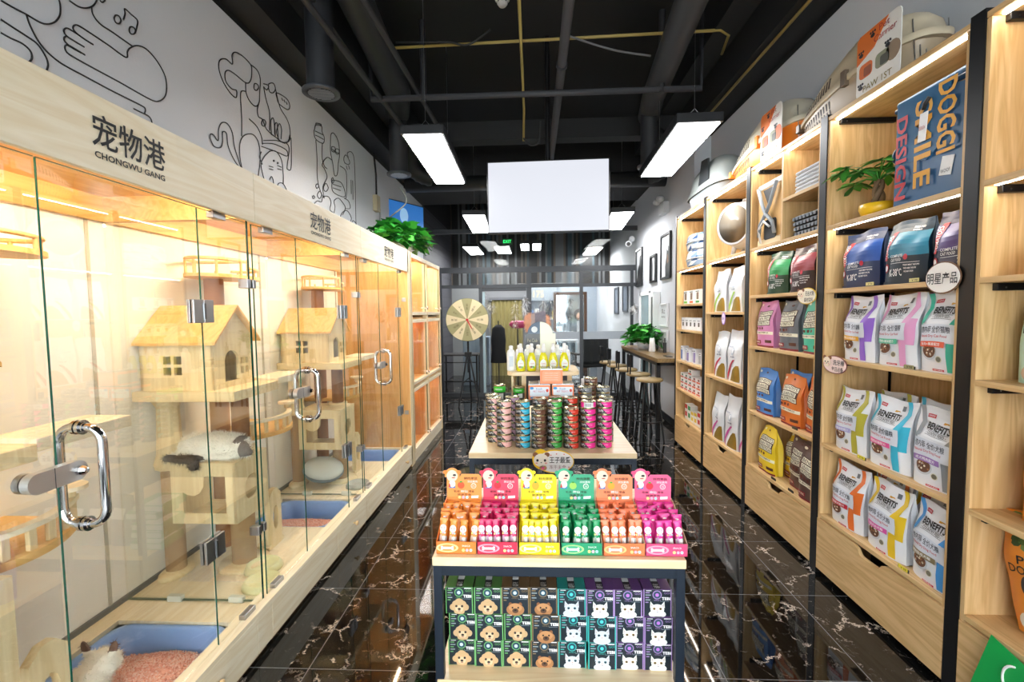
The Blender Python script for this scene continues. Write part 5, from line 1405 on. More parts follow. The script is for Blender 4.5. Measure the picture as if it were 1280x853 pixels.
# ---- pet carriers on top of the shelves
def carrier(x, y, label, top, low, ln, rot=FACE_L, card=.33, sc=1.0):
    t = thing('pet_carrier', label, 'pet carrier', (x, y, 2.627), rot)
    T, Lw = C(top, .4), C(low, .4)
    n = 40; Lx, Wy = ln, .15
    def sec(z, s): return [(Lx * s * (abs(math.cos(a)) ** .7) * (1 if math.cos(a) > 0 else -1), Wy * s * (abs(math.sin(a)) ** .7) * (1 if math.sin(a) > 0 else -1), z) for a in [2 * PI * i / n for i in range(n)]]
    def hz(x, z):      # the far end is lower than the end with the door
        k = min(1, max(0, (x + Lx) / (1.25 * Lx))); return z * (.6 + .4 * k * k * (3 - 2 * k))
    def shell(zs, m, nm):
        g = G(); vs = []; fs = []
        for z, s in zs: vs += sec(z, s)
        for j in range(len(zs) - 1):
            for i in range(n): fs.append((j * n + i, j * n + (i + 1) % n, (j + 1) * n + (i + 1) % n, (j + 1) * n + i))
        g.add(vs, fs, m, True); g.add(sec(*zs[0]), [tuple(range(n))], m); g.add(sec(*zs[-1]), [tuple(range(n))], m)
        g.v = [(p[0], p[1], hz(p[0], p[2])) for p in g.v]
        return g.build(nm, t)
    shell([(0, .72), (.02, .8), (.09 * sc, .92), (.155 * sc, .97)], Lw, 'lower_shell')
    shell([(.155 * sc, 1.03), (.18 * sc, 1.04), (.185 * sc, .98), (.24 * sc, .93), (.29 * sc, .8), (.325 * sc, .6), (.34 * sc, .35)], T, 'upper_shell')
    g = G()
    VM = C('#4a4038', .6)
    for row_, (za, sa, zb, sb) in enumerate(((.195, .975, .25, .905), (.04, .84, .13, .955))):
        if row_: g.build('vent', t); g = G()
        for k in range(15):
            x_ = -.93 * Lx + k * .055 * Lx
            if abs(x_ / (Lx * min(sa, sb))) > .97: continue
            ya = -Wy * sa * (1 - abs(x_ / (Lx * sa)) ** 2.857) ** .35 - .002; yb = -Wy * sb * (1 - abs(x_ / (Lx * sb)) ** 2.857) ** .35 - .002
            A_, B_ = hz(x_, za * sc), hz(x_, zb * sc)
            vs = [(x_ - .006, ya, A_), (x_ + .006, ya, A_), (x_ + .006, yb, B_), (x_ - .006, yb, B_)]
            g.add(vs + [(p[0], p[1] + .006, p[2]) for p in vs], [(0, 1, 2, 3), (0, 4, 5, 1), (1, 5, 6, 2), (2, 6, 7, 3), (3, 7, 4, 0)], VM)
    g.build('vent', t)
    for u in (-.9, .15):
        g = G(); g.box(Lx * u - .02, Lx * u + .02, -Wy * .98 - .02 + abs(u) ** 3 * .06, -Wy * .9 + abs(u) ** 3 * .08, hz(Lx * u, .13 * sc), hz(Lx * u, .2 * sc), C('#6a5a4a' if low != '#f08a2c' else '#f08a2c', .4), .004); g.build('latch', t)
    g = G()
    for q in range(7): g.cyl((Lx * .96, -.08 + q * .027, .03), (Lx * .9, -.08 + q * .027, .24 * sc), .003, STEEL, 6)
    g.build('wire_door', t)
    g = G(); g.tube([(-.08, 0, .335 * sc), (-.07, 0, .375 * sc), (.07, 0, .375 * sc), (.08, 0, .335 * sc)], .01, T, 8); g.build('handle', t)
    if card:
        g = G(); f = lambda a, b: (Lx * .36 + a, -Wy * 1.06, .07 * sc + b)
        g.T = Matrix.Translation((card, -Wy * 1.06, .15 * sc)) @ Matrix.Diagonal((1.15, 1, sc * .84, 1))
        g.prism(rrect(-.13, .13, -.15, .16, .03), 0, .004, C('#e4e2dd')); g.prism([(-.128, .02), (-.02, .06), (.06, .158), (-.11, .158), (-.128, .14)], -.002, 0, C('#d9722e'))
        g.text('Pet', lambda a, b: (a, -.004, b), C('#a32a2a'), .01, .07, .115, .145); g.text('Carrier', lambda a, b: (a, -.004, b), C('#a32a2a'), -.02, .11, .075, .105); g.text('PAW 1ST', lambda a, b: (a, -.004, b), C('#7c6a1c'), -.08, .09, -.13, -.1)
        for cx_, c1, c2 in ((-.07, '#d0692e', '#8a4a30'), (.03, '#8d8f78', '#4f504a')): g.prism(rrect(cx_ - .04, cx_ + .04, -.06, .01, .02), -.002, 0, C(c1)); g.prism(rrect(cx_ - .01, cx_ + .035, -.055, -.01, .008), -.003, -.002, C(c2))
        for cx_, cz in ((-.1, .06), (-.03, .12), (.06, .02), (-.1, -.1)):
            g.prism(circ(cx_, cz, .013, .01, 10), -.003, 0, C('#26242e'))
            for q in range(3): g.prism(circ(cx_ - .013 + q * .013, cz + .016, .005, .006, 8), -.003, 0, C('#26242e'))
        g.prism(circ(.09, -.02, .04, .045, 16), -.002, 0, C('#8d7a66' if low != '#f08a2c' else '#d9652c')); g.T = None
        g.build('card_sleeve', t)


carrier(1.885, 2.82, 'beige pet carrier with a picture card, on top of the shelves', '#cdbfa4', '#a8977e', .49, FACE_L, .33, 1.22)
carrier(1.885, 3.84, 'orange and cream pet carrier on top of the shelves', '#d5cdb9', '#f08a2c', .55, FACE_L, .30, 1.32)
t = thing('litter_box', 'grey hooded cat litter box on top of the farthest shelves', 'litter box', (1.86, 4.93, 2.627), FACE_L)
g = G(); n = 26
def lsec(z, s, k=0): return [((.48 * s) * (abs(math.cos(a)) ** .6) * (1 if math.cos(a) > 0 else -1) + k, .17 * s * (abs(math.sin(a)) ** .6) * (1 if math.sin(a) > 0 else -1), z) for a in [2 * PI * i / n for i in range(n)]]
def lofts(g, zs, m):
    vs = sum([lsec(*z) for z in zs], [])
    g.add(vs, [(j * n + i, j * n + (i + 1) % n, (j + 1) * n + (i + 1) % n, (j + 1) * n + i) for j in range(len(zs) - 1) for i in range(n)], m, True); g.add(lsec(*zs[-1]), [tuple(range(n))], m)
lofts(g, [(0, .85), (.13, .97)], C('#8b9296', .4)); g.build('pan', t)
g = G(); lofts(g, [(.13, 1.05), (.16, 1.04), (.165, .97), (.3, .9, .02), (.35, .78, .05), (.4, .6, .06)], C('#a3aaa8', .4)); g.build('hood', t)
g = G(); g.prism([(.0, .2), (.26, .2), (.25, .4), (.08, .42)], -.168, -.15, C('#3c4043', .3)); g.build('flap_door', t)


# ---- hand-lettered shelf signs, price tickets, the green sheet
def shelf_sign(x, y, z, w, h, lines, label, edge='#6e4a30', face='#f5f0ea', rot=FACE_L, dog=True, glow=False):
    t = thing('shelf_sign', label, 'sign', (x, y, z), rot, None)
    g = G(); g.prism(circ(0, 0, w / 2, h / 2, 30), -.003, .0, C(edge)); g.prism(circ(0, 0, w / 2 - .005, h / 2 - .005, 30), -.0045, -.003, C(face)); g.build('board', t)
    g = G(); f = lambda a, b: (a, -.0062, b)
    for s_, u0, u1, v0, v1 in lines: g.text(s_, f, BK, u0 * w, u1 * w, v0 * h, v1 * h, .008)
    g.build('lettering', t)
    if dog:
        g = G(); cx_, cz = -w * .3, h * .12; r_ = h * .3
        for s_ in (-1, 1): g.prism(circ(cx_ + s_ * r_ * .8, cz + r_ * .8, r_ * .4, r_ * .35, 12), -.007, -.0045, C('#8a5a3c'))
        g.prism(circ(cx_, cz, r_, r_ * .9, 18), -.009, -.007, C('#f3e3cd'))
        for s_ in (-1, 1): g.prism(circ(cx_ + s_ * r_ * .42, cz, r_ * .12, r_ * .14, 8), -.0105, -.009, BK); g.prism(circ(cx_ + s_ * r_ * .6, cz - r_ * .35, r_ * .15, r_ * .1, 8), -.0105, -.009, C('#eda7a0'))
        g.prism(circ(cx_, cz - r_ * .3, r_ * .1, r_ * .08, 8), -.0105, -.009, BK); g.build('puppy_face', t)


shelf_sign(1.647, 1.965, 1.675, .165, .13, [('明星产品', -.42, .42, -.2, .16)], 'round white sign with four brush-written characters beside the post', dog=False)
shelf_sign(1.647, 2.62, 1.25, .2, .1, [('洗牙棒', -.05, .42, -.02, .28), ('每日必备', -.1, .38, -.36, -.1)], 'pale pink sign with a puppy on the edge of the kibble shelf', '#8a4c48', '#f5dcd6')
shelf_sign(1.647, 2.90, 1.635, .19, .1, [('无谷犬粮', -.05, .42, .0, .3), ('真材实料', -.1, .36, -.36, -.1)], 'small yellow edged sign with a puppy above the grain free bags', '#e0bf3a', '#f7efdd')
g = G(); g.prism(circ(0, 0, .04, .055, 16), -.003, 0, C('#a97bc4')); g.prism(circ(0, .0, .032, .045, 16), -.0045, -.003, C('#ead9f2')); g.text('NEW', lambda a, b: (a, -.006, b), C('#7a4a9a'), -.025, .025, -.012, .012)
o_ = g.build('shelf_sign'); tag(o_, 'little purple oval tag hanging below the green striped bags', 'sign'); o_.location = (1.647, 4.13, 1.485); o_.rotation_euler = (0, 0, FACE_L)
for y, z, c_, lab in ((2.14, 1.284, '#9c9468', 'price ticket under the pink ribboned bag'), (2.42, .787, '#f0dc3a', 'yellow price ticket between olive and cyan bags'), (2.13, .367, '#e6d23a', 'yellow price ticket right of the yellow ribboned bag'), (2.4, 1.667, '#d8cf8a', 'price ticket below the dark blue cat food bag'),
                      (2.13, 1.667, '#d8cf8a', 'price ticket below the teal cat food bag'), (3.28, .367, '#3a3426', 'dark price ticket before the yellow bags'), (3.06, .367, '#3a3426', 'dark price ticket before the brown bags'), (3.03, .787, '#4a4630', 'dark price ticket before the orange bags')):
    t = thing('price_ticket', lab, 'price ticket', (1.668, y, z), FACE_L + .0, 'shelf price tickets'); g = G(); g.prism([(-.03, 0), (.03, 0), (.03, .014), (-.03, .014)], -.004, 0, C('#2b2a22')); g.build('holder', t)
    g = G(); g.prism([(-.026, .002), (.026, .002), (.026, .018), (-.026, .018)], -.006, -.004, C(c_)); g.text('￥98', lambda a, b: (a, -.0065, b), BK, -.012, .02, .005, .014); g.build('ticket', t)
t = thing('poster_sheet', 'bright green sheet with a white mark at the lower right picture corner', 'poster', (1.615, 1.60, .28), FACE_L)
g = G(); g.prism([(-.07, .11), (.5, -.02), (.42, -.2), (-.16, -.2)], 0, .003, C('#12a84f', .5)); g.build('sheet', t)
g = G(); g.tube([(.03 + .05 * math.cos(a), -.004, .0 + .06 * math.sin(a)) for a in [1.8 + i * .25 for i in range(14)]], .004, WH, 6); g.build('printed_mark', t)
# ================================================================== DISPLAY TABLES (middle)
def dtable(x0, x1, y0, y1, zt, label, low):
    t = thing('display_table', label, 'display table', ((x0 + x1) / 2, y0, 0), 0, 'birch display tables')
    a, b = x0 - (x0 + x1) / 2, x1 - (x0 + x1) / 2; d = y1 - y0
    g = G(); g.box(a, b, 0, d, zt - .03, zt, TABLEW, .003); g.build('tabletop', t)
    g = G(); q = .029
    for x in (a + .002, b - .002 - q):
        for y in (.004, d - q - .004): g.box(x, x + q, y, y + q, 0, zt - .03, NAVYM, .002)
    for y in (.004, d - q - .004): g.box(a + q, b - q, y, y + q, zt - .065, zt - .03, NAVYM, .002); g.box(a + q, b - q, y, y + q, low - .055, low - .025, NAVYM, .002)
    for x in (a + .002, b - .002 - q): g.box(x, x + q, q, d - q, zt - .065, zt - .03, NAVYM, .002); g.box(x, x + q, q, d - q, low - .055, low - .025, NAVYM, .002)
    g.build('frame', t)
    g = G(); g.box(a + .008, b - .008, .0, d - .008, low - .025, low, TABLEW, .002); g.build('lower_shelf', t)
    return t


dtable(-.343, .486, 1.483, 2.1, .75, 'birch topped table nearest the camera, carrying the snack boxes', .325)
dtable(-.358, .545, 2.47, 3.75, .80, 'birch topped table farther back, carrying the stacked cans', .2)

# ---- 24 photo boxes on the lower shelf
KINDS = {'g': ('#3f6f37', '#6fb06a', 'poodle'), 'b': ('#5e4a33', '#8a7350', 'pom'), 't': ('#1f7f7a', '#3fb5ae', 'cat'), 'p': ('#5b3a70', '#a487bd', 'wcat')}


def petface(g, kind, y, cx, cz, s):
    y0_ = y; ct = [0]
    def nx():
        ct[0] += 1; return y0_ - .00016 * ct[0]
    def E(x, z, rx, rz, c, k, n=16): g.prism(circ(cx + x * s, cz + z * s, rx * s, rz * s, n), nx(), y0_ + .0005, C(c, .6))
    if kind == 'poodle':
        for x, z, r_ in ((-.7, -.1, .38), (.7, -.1, .38), (0, .35, .55), (-.4, .25, .4), (.4, .25, .4), (0, -.2, .7), (-.3, -.55, .3), (.3, -.55, .3)): E(x, z, r_, r_, '#c9a67a', 1)
        E(0, -.25, .45, .4, '#dcbf98', 2); E(-.32, .04, .13, .13, '#2a211c', 3); E(.32, .04, .13, .13, '#2a211c', 3); E(0, -.28, .17, .13, '#2a211c', 3); E(0, -.5, .16, .05, '#a36a60', 3)
    elif kind == 'pom':
        E(0, -.35, 1.0, .7, '#a9764a', 1); E(-.55, .25, .2, .25, '#8a5a38', 1); E(.55, .25, .2, .25, '#8a5a38', 1); E(0, -.1, .75, .5, '#c08c5c', 2); E(0, -.45, .35, .28, '#5a3c2a', 3)
        E(-.32, -.1, .1, .1, '#1a1411', 4); E(.32, -.1, .1, .1, '#1a1411', 4); E(0, -.38, .14, .1, '#0f0c0b', 5)
    else:
        w_ = '#ccd2da' if kind == 'cat' else '#dfe3da'; ey = '#3f6a78' if kind == 'cat' else '#9c7a3a'
        E(0, -.6, .95, .45, w_, 1); E(0, -.05, .75, .58, w_, 1)
        for s_ in (-1, 1): g.prism([(cx + s * s_ * .35, cz + s * .35), (cx + s * s_ * .75, cz + s * .85), (cx + s * s_ * .8, cz + s * .1)], nx(), y0_ + .0005, C(w_, .6)); g.prism([(cx + s * s_ * .5, cz + s * .35), (cx + s * s_ * .7, cz + s * .65), (cx + s * s_ * .7, cz + s * .25)], nx(), y0_ + .0005, C('#c9b8b8', .6))
        E(0, -.25, .32, .22, '#f6f6f4', 2)
        for s_ in (-1, 1): E(s_ * .34, .03, .15, .13, ey, 3); E(s_ * .34, .03, .07, .1, '#16181c', 4)
        E(0, -.16, .08, .05, '#c98f8c', 4); E(0, -.32, .14, .025, '#6a6a70', 4)


def photo_box(k):
    edge, li, kind = KINDS[k]; s = .0945; h = s / 2; g = G()
    g.box(-h, h, -h, h, 0, s, C(edge, .4), .001); F_ = -h
    g.box(-h + .002, h - .002, F_ - .0006, F_, .002, s - .002, C('#14222c', .35)); g.box(-h, -h + .0035, F_ - .0008, F_, 0, s, C(li, .4)); g.box(h - .0035, h, F_ - .0008, F_, 0, s, C(li, .4))
    y = F_ - .0006
    for r0, c in ((.0155, li), (.0125, '#22465a'), (.006, '#cfe6ee' if k in 'gb' else ('#55d6d2' if k == 't' else '#c07ad8'))): y -= .0004; g.prism(circ(-.001, s * .8, r0, r0, 20), y, F_, C(c, .35))
    f = lambda a, b: (a, F_ - .0026, b)
    g.text('TEBI', f, WH, .014, .043, s * .62, s * .73, .04); g.text('ONLY', f, C(li), -.012, .012, s * .585, s * .63); g.text('GO!', f, C(li), .022, .042, s * .84, s * .92); g.box(.018, .042, F_ - .001, F_, s * .945, s * .975, WH)
    g.box(-.038, -.02, F_ - .001, F_, s * .94, s * .96, WH)
    for q in range(5): g.box(-.04, -.04 + (.014, .018, .012, .016, .01)[q], F_ - .001, F_, s * (.86 - q * .09), s * (.895 - q * .09), C('#9aa6ad' if q % 2 else li))
    g.box(.01, .04, F_ - .001, F_, s * .555, s * .565, C('#8d9aa3'))
    petface(g, kind, F_ - .0012, 0.0, s * .28, .031)
    g.box(-.012, .012, -h, h * .9, s, s + .0006, C('#15181c')); g.box(-.011, .011, -.0, h * .85, s + .0006, s + .001, C('#b7bcc2'))
    g.text('TEBI', lambda a, b: (a, b, s + .0014), WH, -.01, .01, -.042, -.03); g.text('ONLY', lambda a, b: (a, b, s + .0014), WH, -.009, .009, -.026, -.018)
    return g


grid = ['ggbbtppp', 'gggbttpp', 'gggbttpp']
pb = {k: photo_box(k).build('pet_box') for k in 'gbtp'}
cnt = {}
nm = {'g': 'green edged black box with a cream poodle', 'b': 'brown edged black box with a furry brown dog', 't': 'teal edged black box with a silver cat', 'p': 'purple edged black box with a white cat'}
rw = ['top row', 'middle row', 'bottom row']
for r_ in range(3):
    for c in range(8):
        k = grid[r_][c]
        o = pb[k] if k not in cnt else pb[k].copy()
        if k in cnt: COL.objects.link(o)
        cnt[k] = 1
        jx = {1: .006, 2: .004}.get(r_, 0) + R.uniform(-.003, .003)
        o.location = (-.312 + .0475 + c * .0965 + jx, 1.595 + R.uniform(-.004, .006), .3255 + (2 - r_) * .0953)
        tag(o, f'{nm[k]}, {rw[r_]}, {ORD[c]} column', 'box', 'pet photo boxes under the near table')
# second row behind, seen only as tops and edges
for c, (col, nn) in enumerate((('#a06fb5', 'mauve'), ('#9a68b0', 'violet'), ('#d9cba8', 'cream'), ('#8a3a34', 'dark red'), ('#a3783f', 'wooden coloured'), ('#23a06a', 'emerald'))):
    b = Bag(.12, .31, .08, 90 + c); g = G(); b.body(g, C(col, .4)); b.rect(g, -.6, .6, .2, .5, WH); o = put(g, 'snack_bag', f'{nn} snack bag in the shadow behind the photo boxes', 'pet food bag', 'snack bags behind the photo boxes', (-.24 + c * .125, 1.86, .326), 0)

# ---- six counter boxes of sachets
SN = [('#ee8434', '#f0964a', '#ef8f38', 'orange', 'tomato', '#e2572e'), ('#d92f4e', '#df4560', '#cf1f5e', 'crimson', 'cherry', '#c8283a'), ('#ecd010', '#f0d820', '#ead410', 'yellow', 'jam jar', '#d9a92c'),
      ('#22996a', '#3ba67c', '#0b9154', 'green', 'pea pod', '#9ccf5a'), ('#ec7a48', '#ef8a5e', '#f07c4c', 'salmon', 'pumpkin', '#e6a02e'), ('#e84878', '#ea5c88', '#e0348f', 'pink', 'strawberry', '#d22a3c')]
BW, BD = .1365, .19


def snack_box(i, x):
    c0, c1, cs, nm_, fr, fc = SN[i]
    t = thing('snack_display_box', f'{nm_} card counter box of pet snack sachets, {ORD[i]} from the left', 'display box', (x, 1.505, .7505), R.uniform(-.01, .01), 'card counter boxes of sachets')
    A, B_, K = C(c0, .45), C(c1, .45), C('#c9a98a', .7); h = BW / 2 - .001
    g = G(); g.box(-h, h, 0, BD, 0, .003, A); g.box(-h, h, 0, .002, 0, .042, A)
    for s_ in (-1, 1): g.prism([(0, 0), (BD, 0), (BD, .12), (BD * .8, .115), (0, .042)], s_ * h - (.002 if s_ > 0 else 0), s_ * h + (0 if s_ > 0 else .002), A if s_ < 0 else K, 'YZ')
    g.build('tray', t)
    g = G(); h2 = h - .002
    # card with a puppy-shaped top edge
    head = [(-.045 + .028 * math.cos(a), .2 + .03 * math.sin(a)) for a in [PI * 1.06 - PI * 1.12 * k / 14 for k in range(15)]]
    outline = [(-h2, 0), (h2, 0), (h2, .196), (h2 - .012, .207), (-.01, .207)] + head[::-1] + [(-h2, .196)]
    g.prism(outline, BD - .003, BD - .0005, B_, 'XZ'); g.box(-h2, h2, BD - .004, BD - .003, .118, .1195, A)
    yf = BD - .003
    ct = [0]
    def E(x_, z, rx, rz, c, k, n=16):
        ct[0] += 1; g.prism(circ(x_, z, rx, rz, n), yf - .0004 - .00013 * ct[0], yf + .001, C(c, .5))
    E(-.045, .2, .021, .022, '#e0cdb9', 1); E(-.07, .214, .009, .007, c0, 2); E(-.02, .214, .009, .007, c0, 2); E(-.036, .203, .0065, .004, '#1d1a1c', 3); E(-.04, .193, .007, .002, '#b44a40', 3)
    E(-.045, .17, .012, .013, '#f4efe8', 1); g.box(-.056, -.034, yf - .001, yf, .154, .163, C('#2f6fb8')); g.prism([(-.06, .158), (-.055, .176), (-.05, .158)], yf - .0012, yf, C('#c4453a'))
    E(-.012, .165, .013, .013 if fr != 'jam jar' else .016, fc, 1); E(-.012, .178, .005, .003, '#3f9a3a', 2)
    E(.035, .163, .010, .010, '#f6e6e0', 1); E(.035, .163, .008, .008, c1, 2); g.text('15', lambda a, b: (a, yf - .003, b), WH, .031, .039, .159, .167)
    f = lambda a, b: (a, yf - .0032, b)
    g.text('鲜肉果蔬', f, C('#3a1410'), .0, .05, .187, .197); g.text('添加果肉', f, WH, .012, .05, .176, .184)
    g.text('毛孩', f, C('#2e0f0c'), -.04, -.017, .138, .147); g.text('神仙', f, WH, -.013, .012, .138, .148); g.text('零食', f, C('#2e0f0c'), .016, .038, .138, .147); g.text('健康零食', f, C('#2e0f0c'), -.026, .026, .126, .1345)
    for k, cc in enumerate(('#f5d98a', '#eab0c8', '#a8dfe0')): E(-.018 + k * .014, .1195 + .0, .0055, .0055, cc, 3)
    g.prism([(.026, .1165), (.052, .118), (.053, .1265), (.027, .125)], yf - .0025, yf, WH)
    g.build('header_card', t)
    g = G(); yl = -.0005
    g.prism(circ(-.03, .0215, .037, .015, 22), yl - .0008, 0, C('#f3df9a' if i in (0, 2) else ('#f3a3b8' if i in (1, 5) else ('#a8dc8a' if i == 3 else '#f2bd7a')))); g.prism(circ(-.03, .0215, .03, .011, 22), yl - .0012, 0, B_)
    g.prism(rrect(-.048, -.012, .018, .025, .003), yl - .002, 0, WH)
    for s_ in (-1, 1):
        for q in (-1, 1): g.prism(circ(-.03 + s_ * .018, .0215 + q * .0035, .004, .0035, 8), yl - .002, 0, WH)
    for k, cc in enumerate(('#f5e08a', '#f0b4cc', '#a8dfe0')): g.prism(circ(.024 + k * .0125, .014, .005, .005, 10), yl - .001, 0, C(cc))
    g.text('SNACK', lambda a, b: (a, yl - .001, b), WH, .02, .048, .026, .032); g.build('front_label', t)
    return t


def sachet(i, gl):
    c0, c1, cs, nm_, fr, fc = SN[i]; w, h = .0135, .100; M_ = C(cs, .3); g = G()
    zs = [0, .008, .045, .09, h]; ds = [.001, .004, .005, .003, .0008]
    vs = []
    for z, d in zip(zs, ds): vs += [(-w, 0, z), (-w * .5, -d, z), (0, -d * 1.15, z), (w * .5, -d, z), (w, 0, z), (w * .5, d, z), (0, d * 1.1, z), (-w * .5, d, z)]
    for j in range(4):
        m_ = M_ if (j >= 2 or gl == 0) else C('#d8d2cc', .15)
        g.add(vs[j * 8:(j + 2) * 8], [(k, (k + 1) % 8, 8 + (k + 1) % 8, 8 + k) for k in range(8)], m_, True)
    g.box(-w, w, -.0012, .0012, h - .004, h + .003, M_)
    if gl:
        g.prism(circ(0, .072, .011, .012, 16), -.0075, -.0045, C('#f7f2f0', .4)); g.text('鲜宠', lambda a, b: (a, -.0085, b), C(fc if i != 1 and i != 5 else '#d94a9a'), -.0085, .0085, .068, .078)
        for k, cc in enumerate(('#f5e08a', '#f0b4cc', '#a8dfe0')): g.prism(circ(-.007 + k * .007, .057, .003, .003, 8), -.0075, -.0045, C(cc))
        g.box(-.009, -.003, -.0075, -.005, .006, .05, C(('#c9a38a', '#b98aa8', '#d0b070', '#8aa89a', '#c98a6a', '#b88ab0')[i], .3)); g.box(.002, .008, -.0075, -.005, .004, .046, C('#f3ece6', .2))
    else: g.prism(circ(.0, .088, .005, .0028, 10), -.0055, -.002, C('#f3ece6', .4))
    return g


BX = [-.285 + .1405 * i for i in range(6)]
BX = [-.2655, -.127, .0125, .1525, .2915, .4285]
for i, x in enumerate(BX):
    snack_box(i, x)
    m0, m1 = sachet(i, 1), sachet(i, 0); first = [None, None]
    for row, (y, n_, gl, zz) in enumerate(((.022, 5 if i in (1, 2, 4) else 4, 1, 0.0), (.062, 4, 0, .006), (.10, 5, 0, .008), (.14, 4, 0, .01), (.168, 4, 0, .01))):
        for k in range(n_):
            src = first[0 if gl else 1]
            if src is None:
                o = (m0 if gl else m1).build('snack_sachet'); first[0 if gl else 1] = o
            else: o = src.copy(); COL.objects.link(o)
            xx = -BW / 2 + .016 + (BW - .032) * (k + R.uniform(-.12, .12) * (0 < k < n_ - 1)) / (n_ - 1)
            o.location = (x + xx, 1.505 + y + R.uniform(-.003, .003), .7545 + zz * .6 - (.0 if row else 0)); o.rotation_euler = (R.uniform(-.2, -.06) if row < 4 else -.03, R.uniform(-.1, .1) if gl else R.uniform(-.3, .3) * (0 < k < n_ - 1), R.uniform(-.15, .15))
            if not gl: o.scale = (1.25, 1, 1)
            tag(o, f'{SN[i][3]} snack sachet, {ORD[k]} in row {ORD[row]} from the front, {ORD[i]} counter box', 'snack sachet', f'{SN[i][3]} snack sachets')

# ---- cans
ALU = C('#b9b08f', .25, .9)


def can(nm_, col, h=.0374, r=.0425, rev=False):
    t = thing('pet_food_can', '', 'can', (0, 0, 0)); n = 28
    g = G(); g.lathe([(r * .9, 0), (r * .985, .001), (r, .003), (r * .975, .005), (r * .975, h - .005), (r, h - .003), (r * .985, h - .0005), (r * .9, h - .0005), (r * .87, h - .003), (0, h - .003)], ALU, n); g.build('tin', t)
    g = G(); z0, z1 = .005, h - .005; rr = r * .979; vs = []; fs = []; N_ = 48
    bk, cc = C('#24262a', .35), C(col, .35)
    NZ = 5
    for j in range(NZ):
        for q in range(N_):
            a0, a1 = 2 * PI * q / N_, 2 * PI * (q + 1) / N_; za, zb = z0 + (z1 - z0) * j / NZ, z0 + (z1 - z0) * (j + 1) / NZ
            am = (a0 + a1) / 2 - 1.5 * PI          # 0 faces the camera
            am = (am + PI) % (2 * PI) - PI
            thr = (.28 - .55 * (j + .5) / NZ) if not rev else -.6
            m_ = cc if (am > thr and am < 2.3) else bk
            if rev: m_ = cc if -1.3 < am < -.62 or am > .7 else (bk if am < -1.3 else C('#d9dadc', .4))
            g.add([(rr * math.cos(a0), rr * math.sin(a0), za), (rr * math.cos(a1), rr * math.sin(a1), za), (rr * math.cos(a1), rr * math.sin(a1), zb), (rr * math.cos(a0), rr * math.sin(a0), zb)], [(0, 1, 2, 3)], m_, True)
    f = lambda a, b: ((rr + .0007) * math.cos(1.5 * PI + a), (rr + .0007) * math.sin(1.5 * PI + a), b)
    if not rev:
        g.text('DoMo', f, WH, -.95, -.2, z0 + (z1 - z0) * .4, z1 - .003); g.text('cat food', f, WH, .0, .55, z0 + (z1 - z0) * .5, z0 + (z1 - z0) * .72); g.text('170g tuna', f, C('#c9ccd0'), -.4, .0, z0 + .003, z0 + .008)
    else:
        for q in range(9): g.add([f(-.45 + q * .09, z0 + .006), f(-.41 + q * .09 - .02 * (q % 2), z0 + .006), f(-.41 + q * .09 - .02 * (q % 2), z1 - .006), f(-.45 + q * .09, z1 - .006)], [(0, 1, 2, 3)], BK)
    g.build('label', t)
    return t


CK = {'pink': '#efb9b3', 'cyan': '#35b9dc', 'brown': '#6e4a38', 'green': '#3fae4a', 'red': '#d9402c', 'magenta': '#f0319a', 'grey': '#85888c', 'lilac': '#c9a5c2'}
protos = {}
STK = [  # x, y, count, colour, words
    (-.172, 2.60, 7, 'pink', 'second front stack from the left'), (-.067, 2.585, 7, 'cyan', 'third front stack from the left'), (.023, 2.575, 6, 'brown', 'fourth front stack from the left'),
    (.112, 2.59, 7, 'green', 'fifth front stack from the left'), (.202, 2.575, 6, 'red', 'sixth front stack from the left'), (.298, 2.585, 7, 'magenta', 'seventh front stack, with the turned top can'), (.39, 2.595, 7, 'magenta', 'rightmost front stack'),
    (-.235, 2.70, 7, 'pink', 'leftmost front stack'), (-.13, 2.73, 7, 'lilac', 'stack behind, between pink and cyan fronts'), (-.255, 2.80, 7, 'cyan', 'stack behind the leftmost one'),
    (.03, 2.665, 7, 'brown', 'stack behind the brown front'), (.21, 2.70, 7, 'red', 'stack behind the red front'), (.12, 2.72, 7, 'green', 'stack behind the green front'),
    (.31, 2.70, 7, 'brown', 'dark stack behind the magenta fronts'), (.415, 2.71, 7, 'grey', 'dark stack behind the rightmost front'),
    (.31, 2.85, 8, 'grey', 'tall dark stack right of the carton boxes'), (.42, 2.86, 8, 'grey', 'tall dark stack at the right table side'), (.36, 2.97, 9, 'brown', 'tallest dark stack at the back right')]
HN = ['lowest can', 'second can up', 'third can up', 'fourth can up', 'fifth can up', 'sixth can up', 'seventh can up', 'eighth can up', 'topmost can']
for x, y, n_, col, wd in STK:
    for k in range(n_):
        rev = (x == .298 and k == 6)
        key = col + ('r' if rev else '')
        if key not in protos: protos[key] = can(col, CK[col], rev=rev); c = protos[key]
        else: c = dup(protos[key])
        c.location = (x + R.uniform(-.0015, .0015), y + R.uniform(-.0015, .0015), .8003 + k * .0376); c.rotation_euler = (0, 0, -.12 + R.uniform(-.13, .13) + (.1 if x < 0 else -.05))
        c['label'] = f'{col} labelled can, {HN[k]}, {wd}'; c['group'] = 'stacked pet food cans'


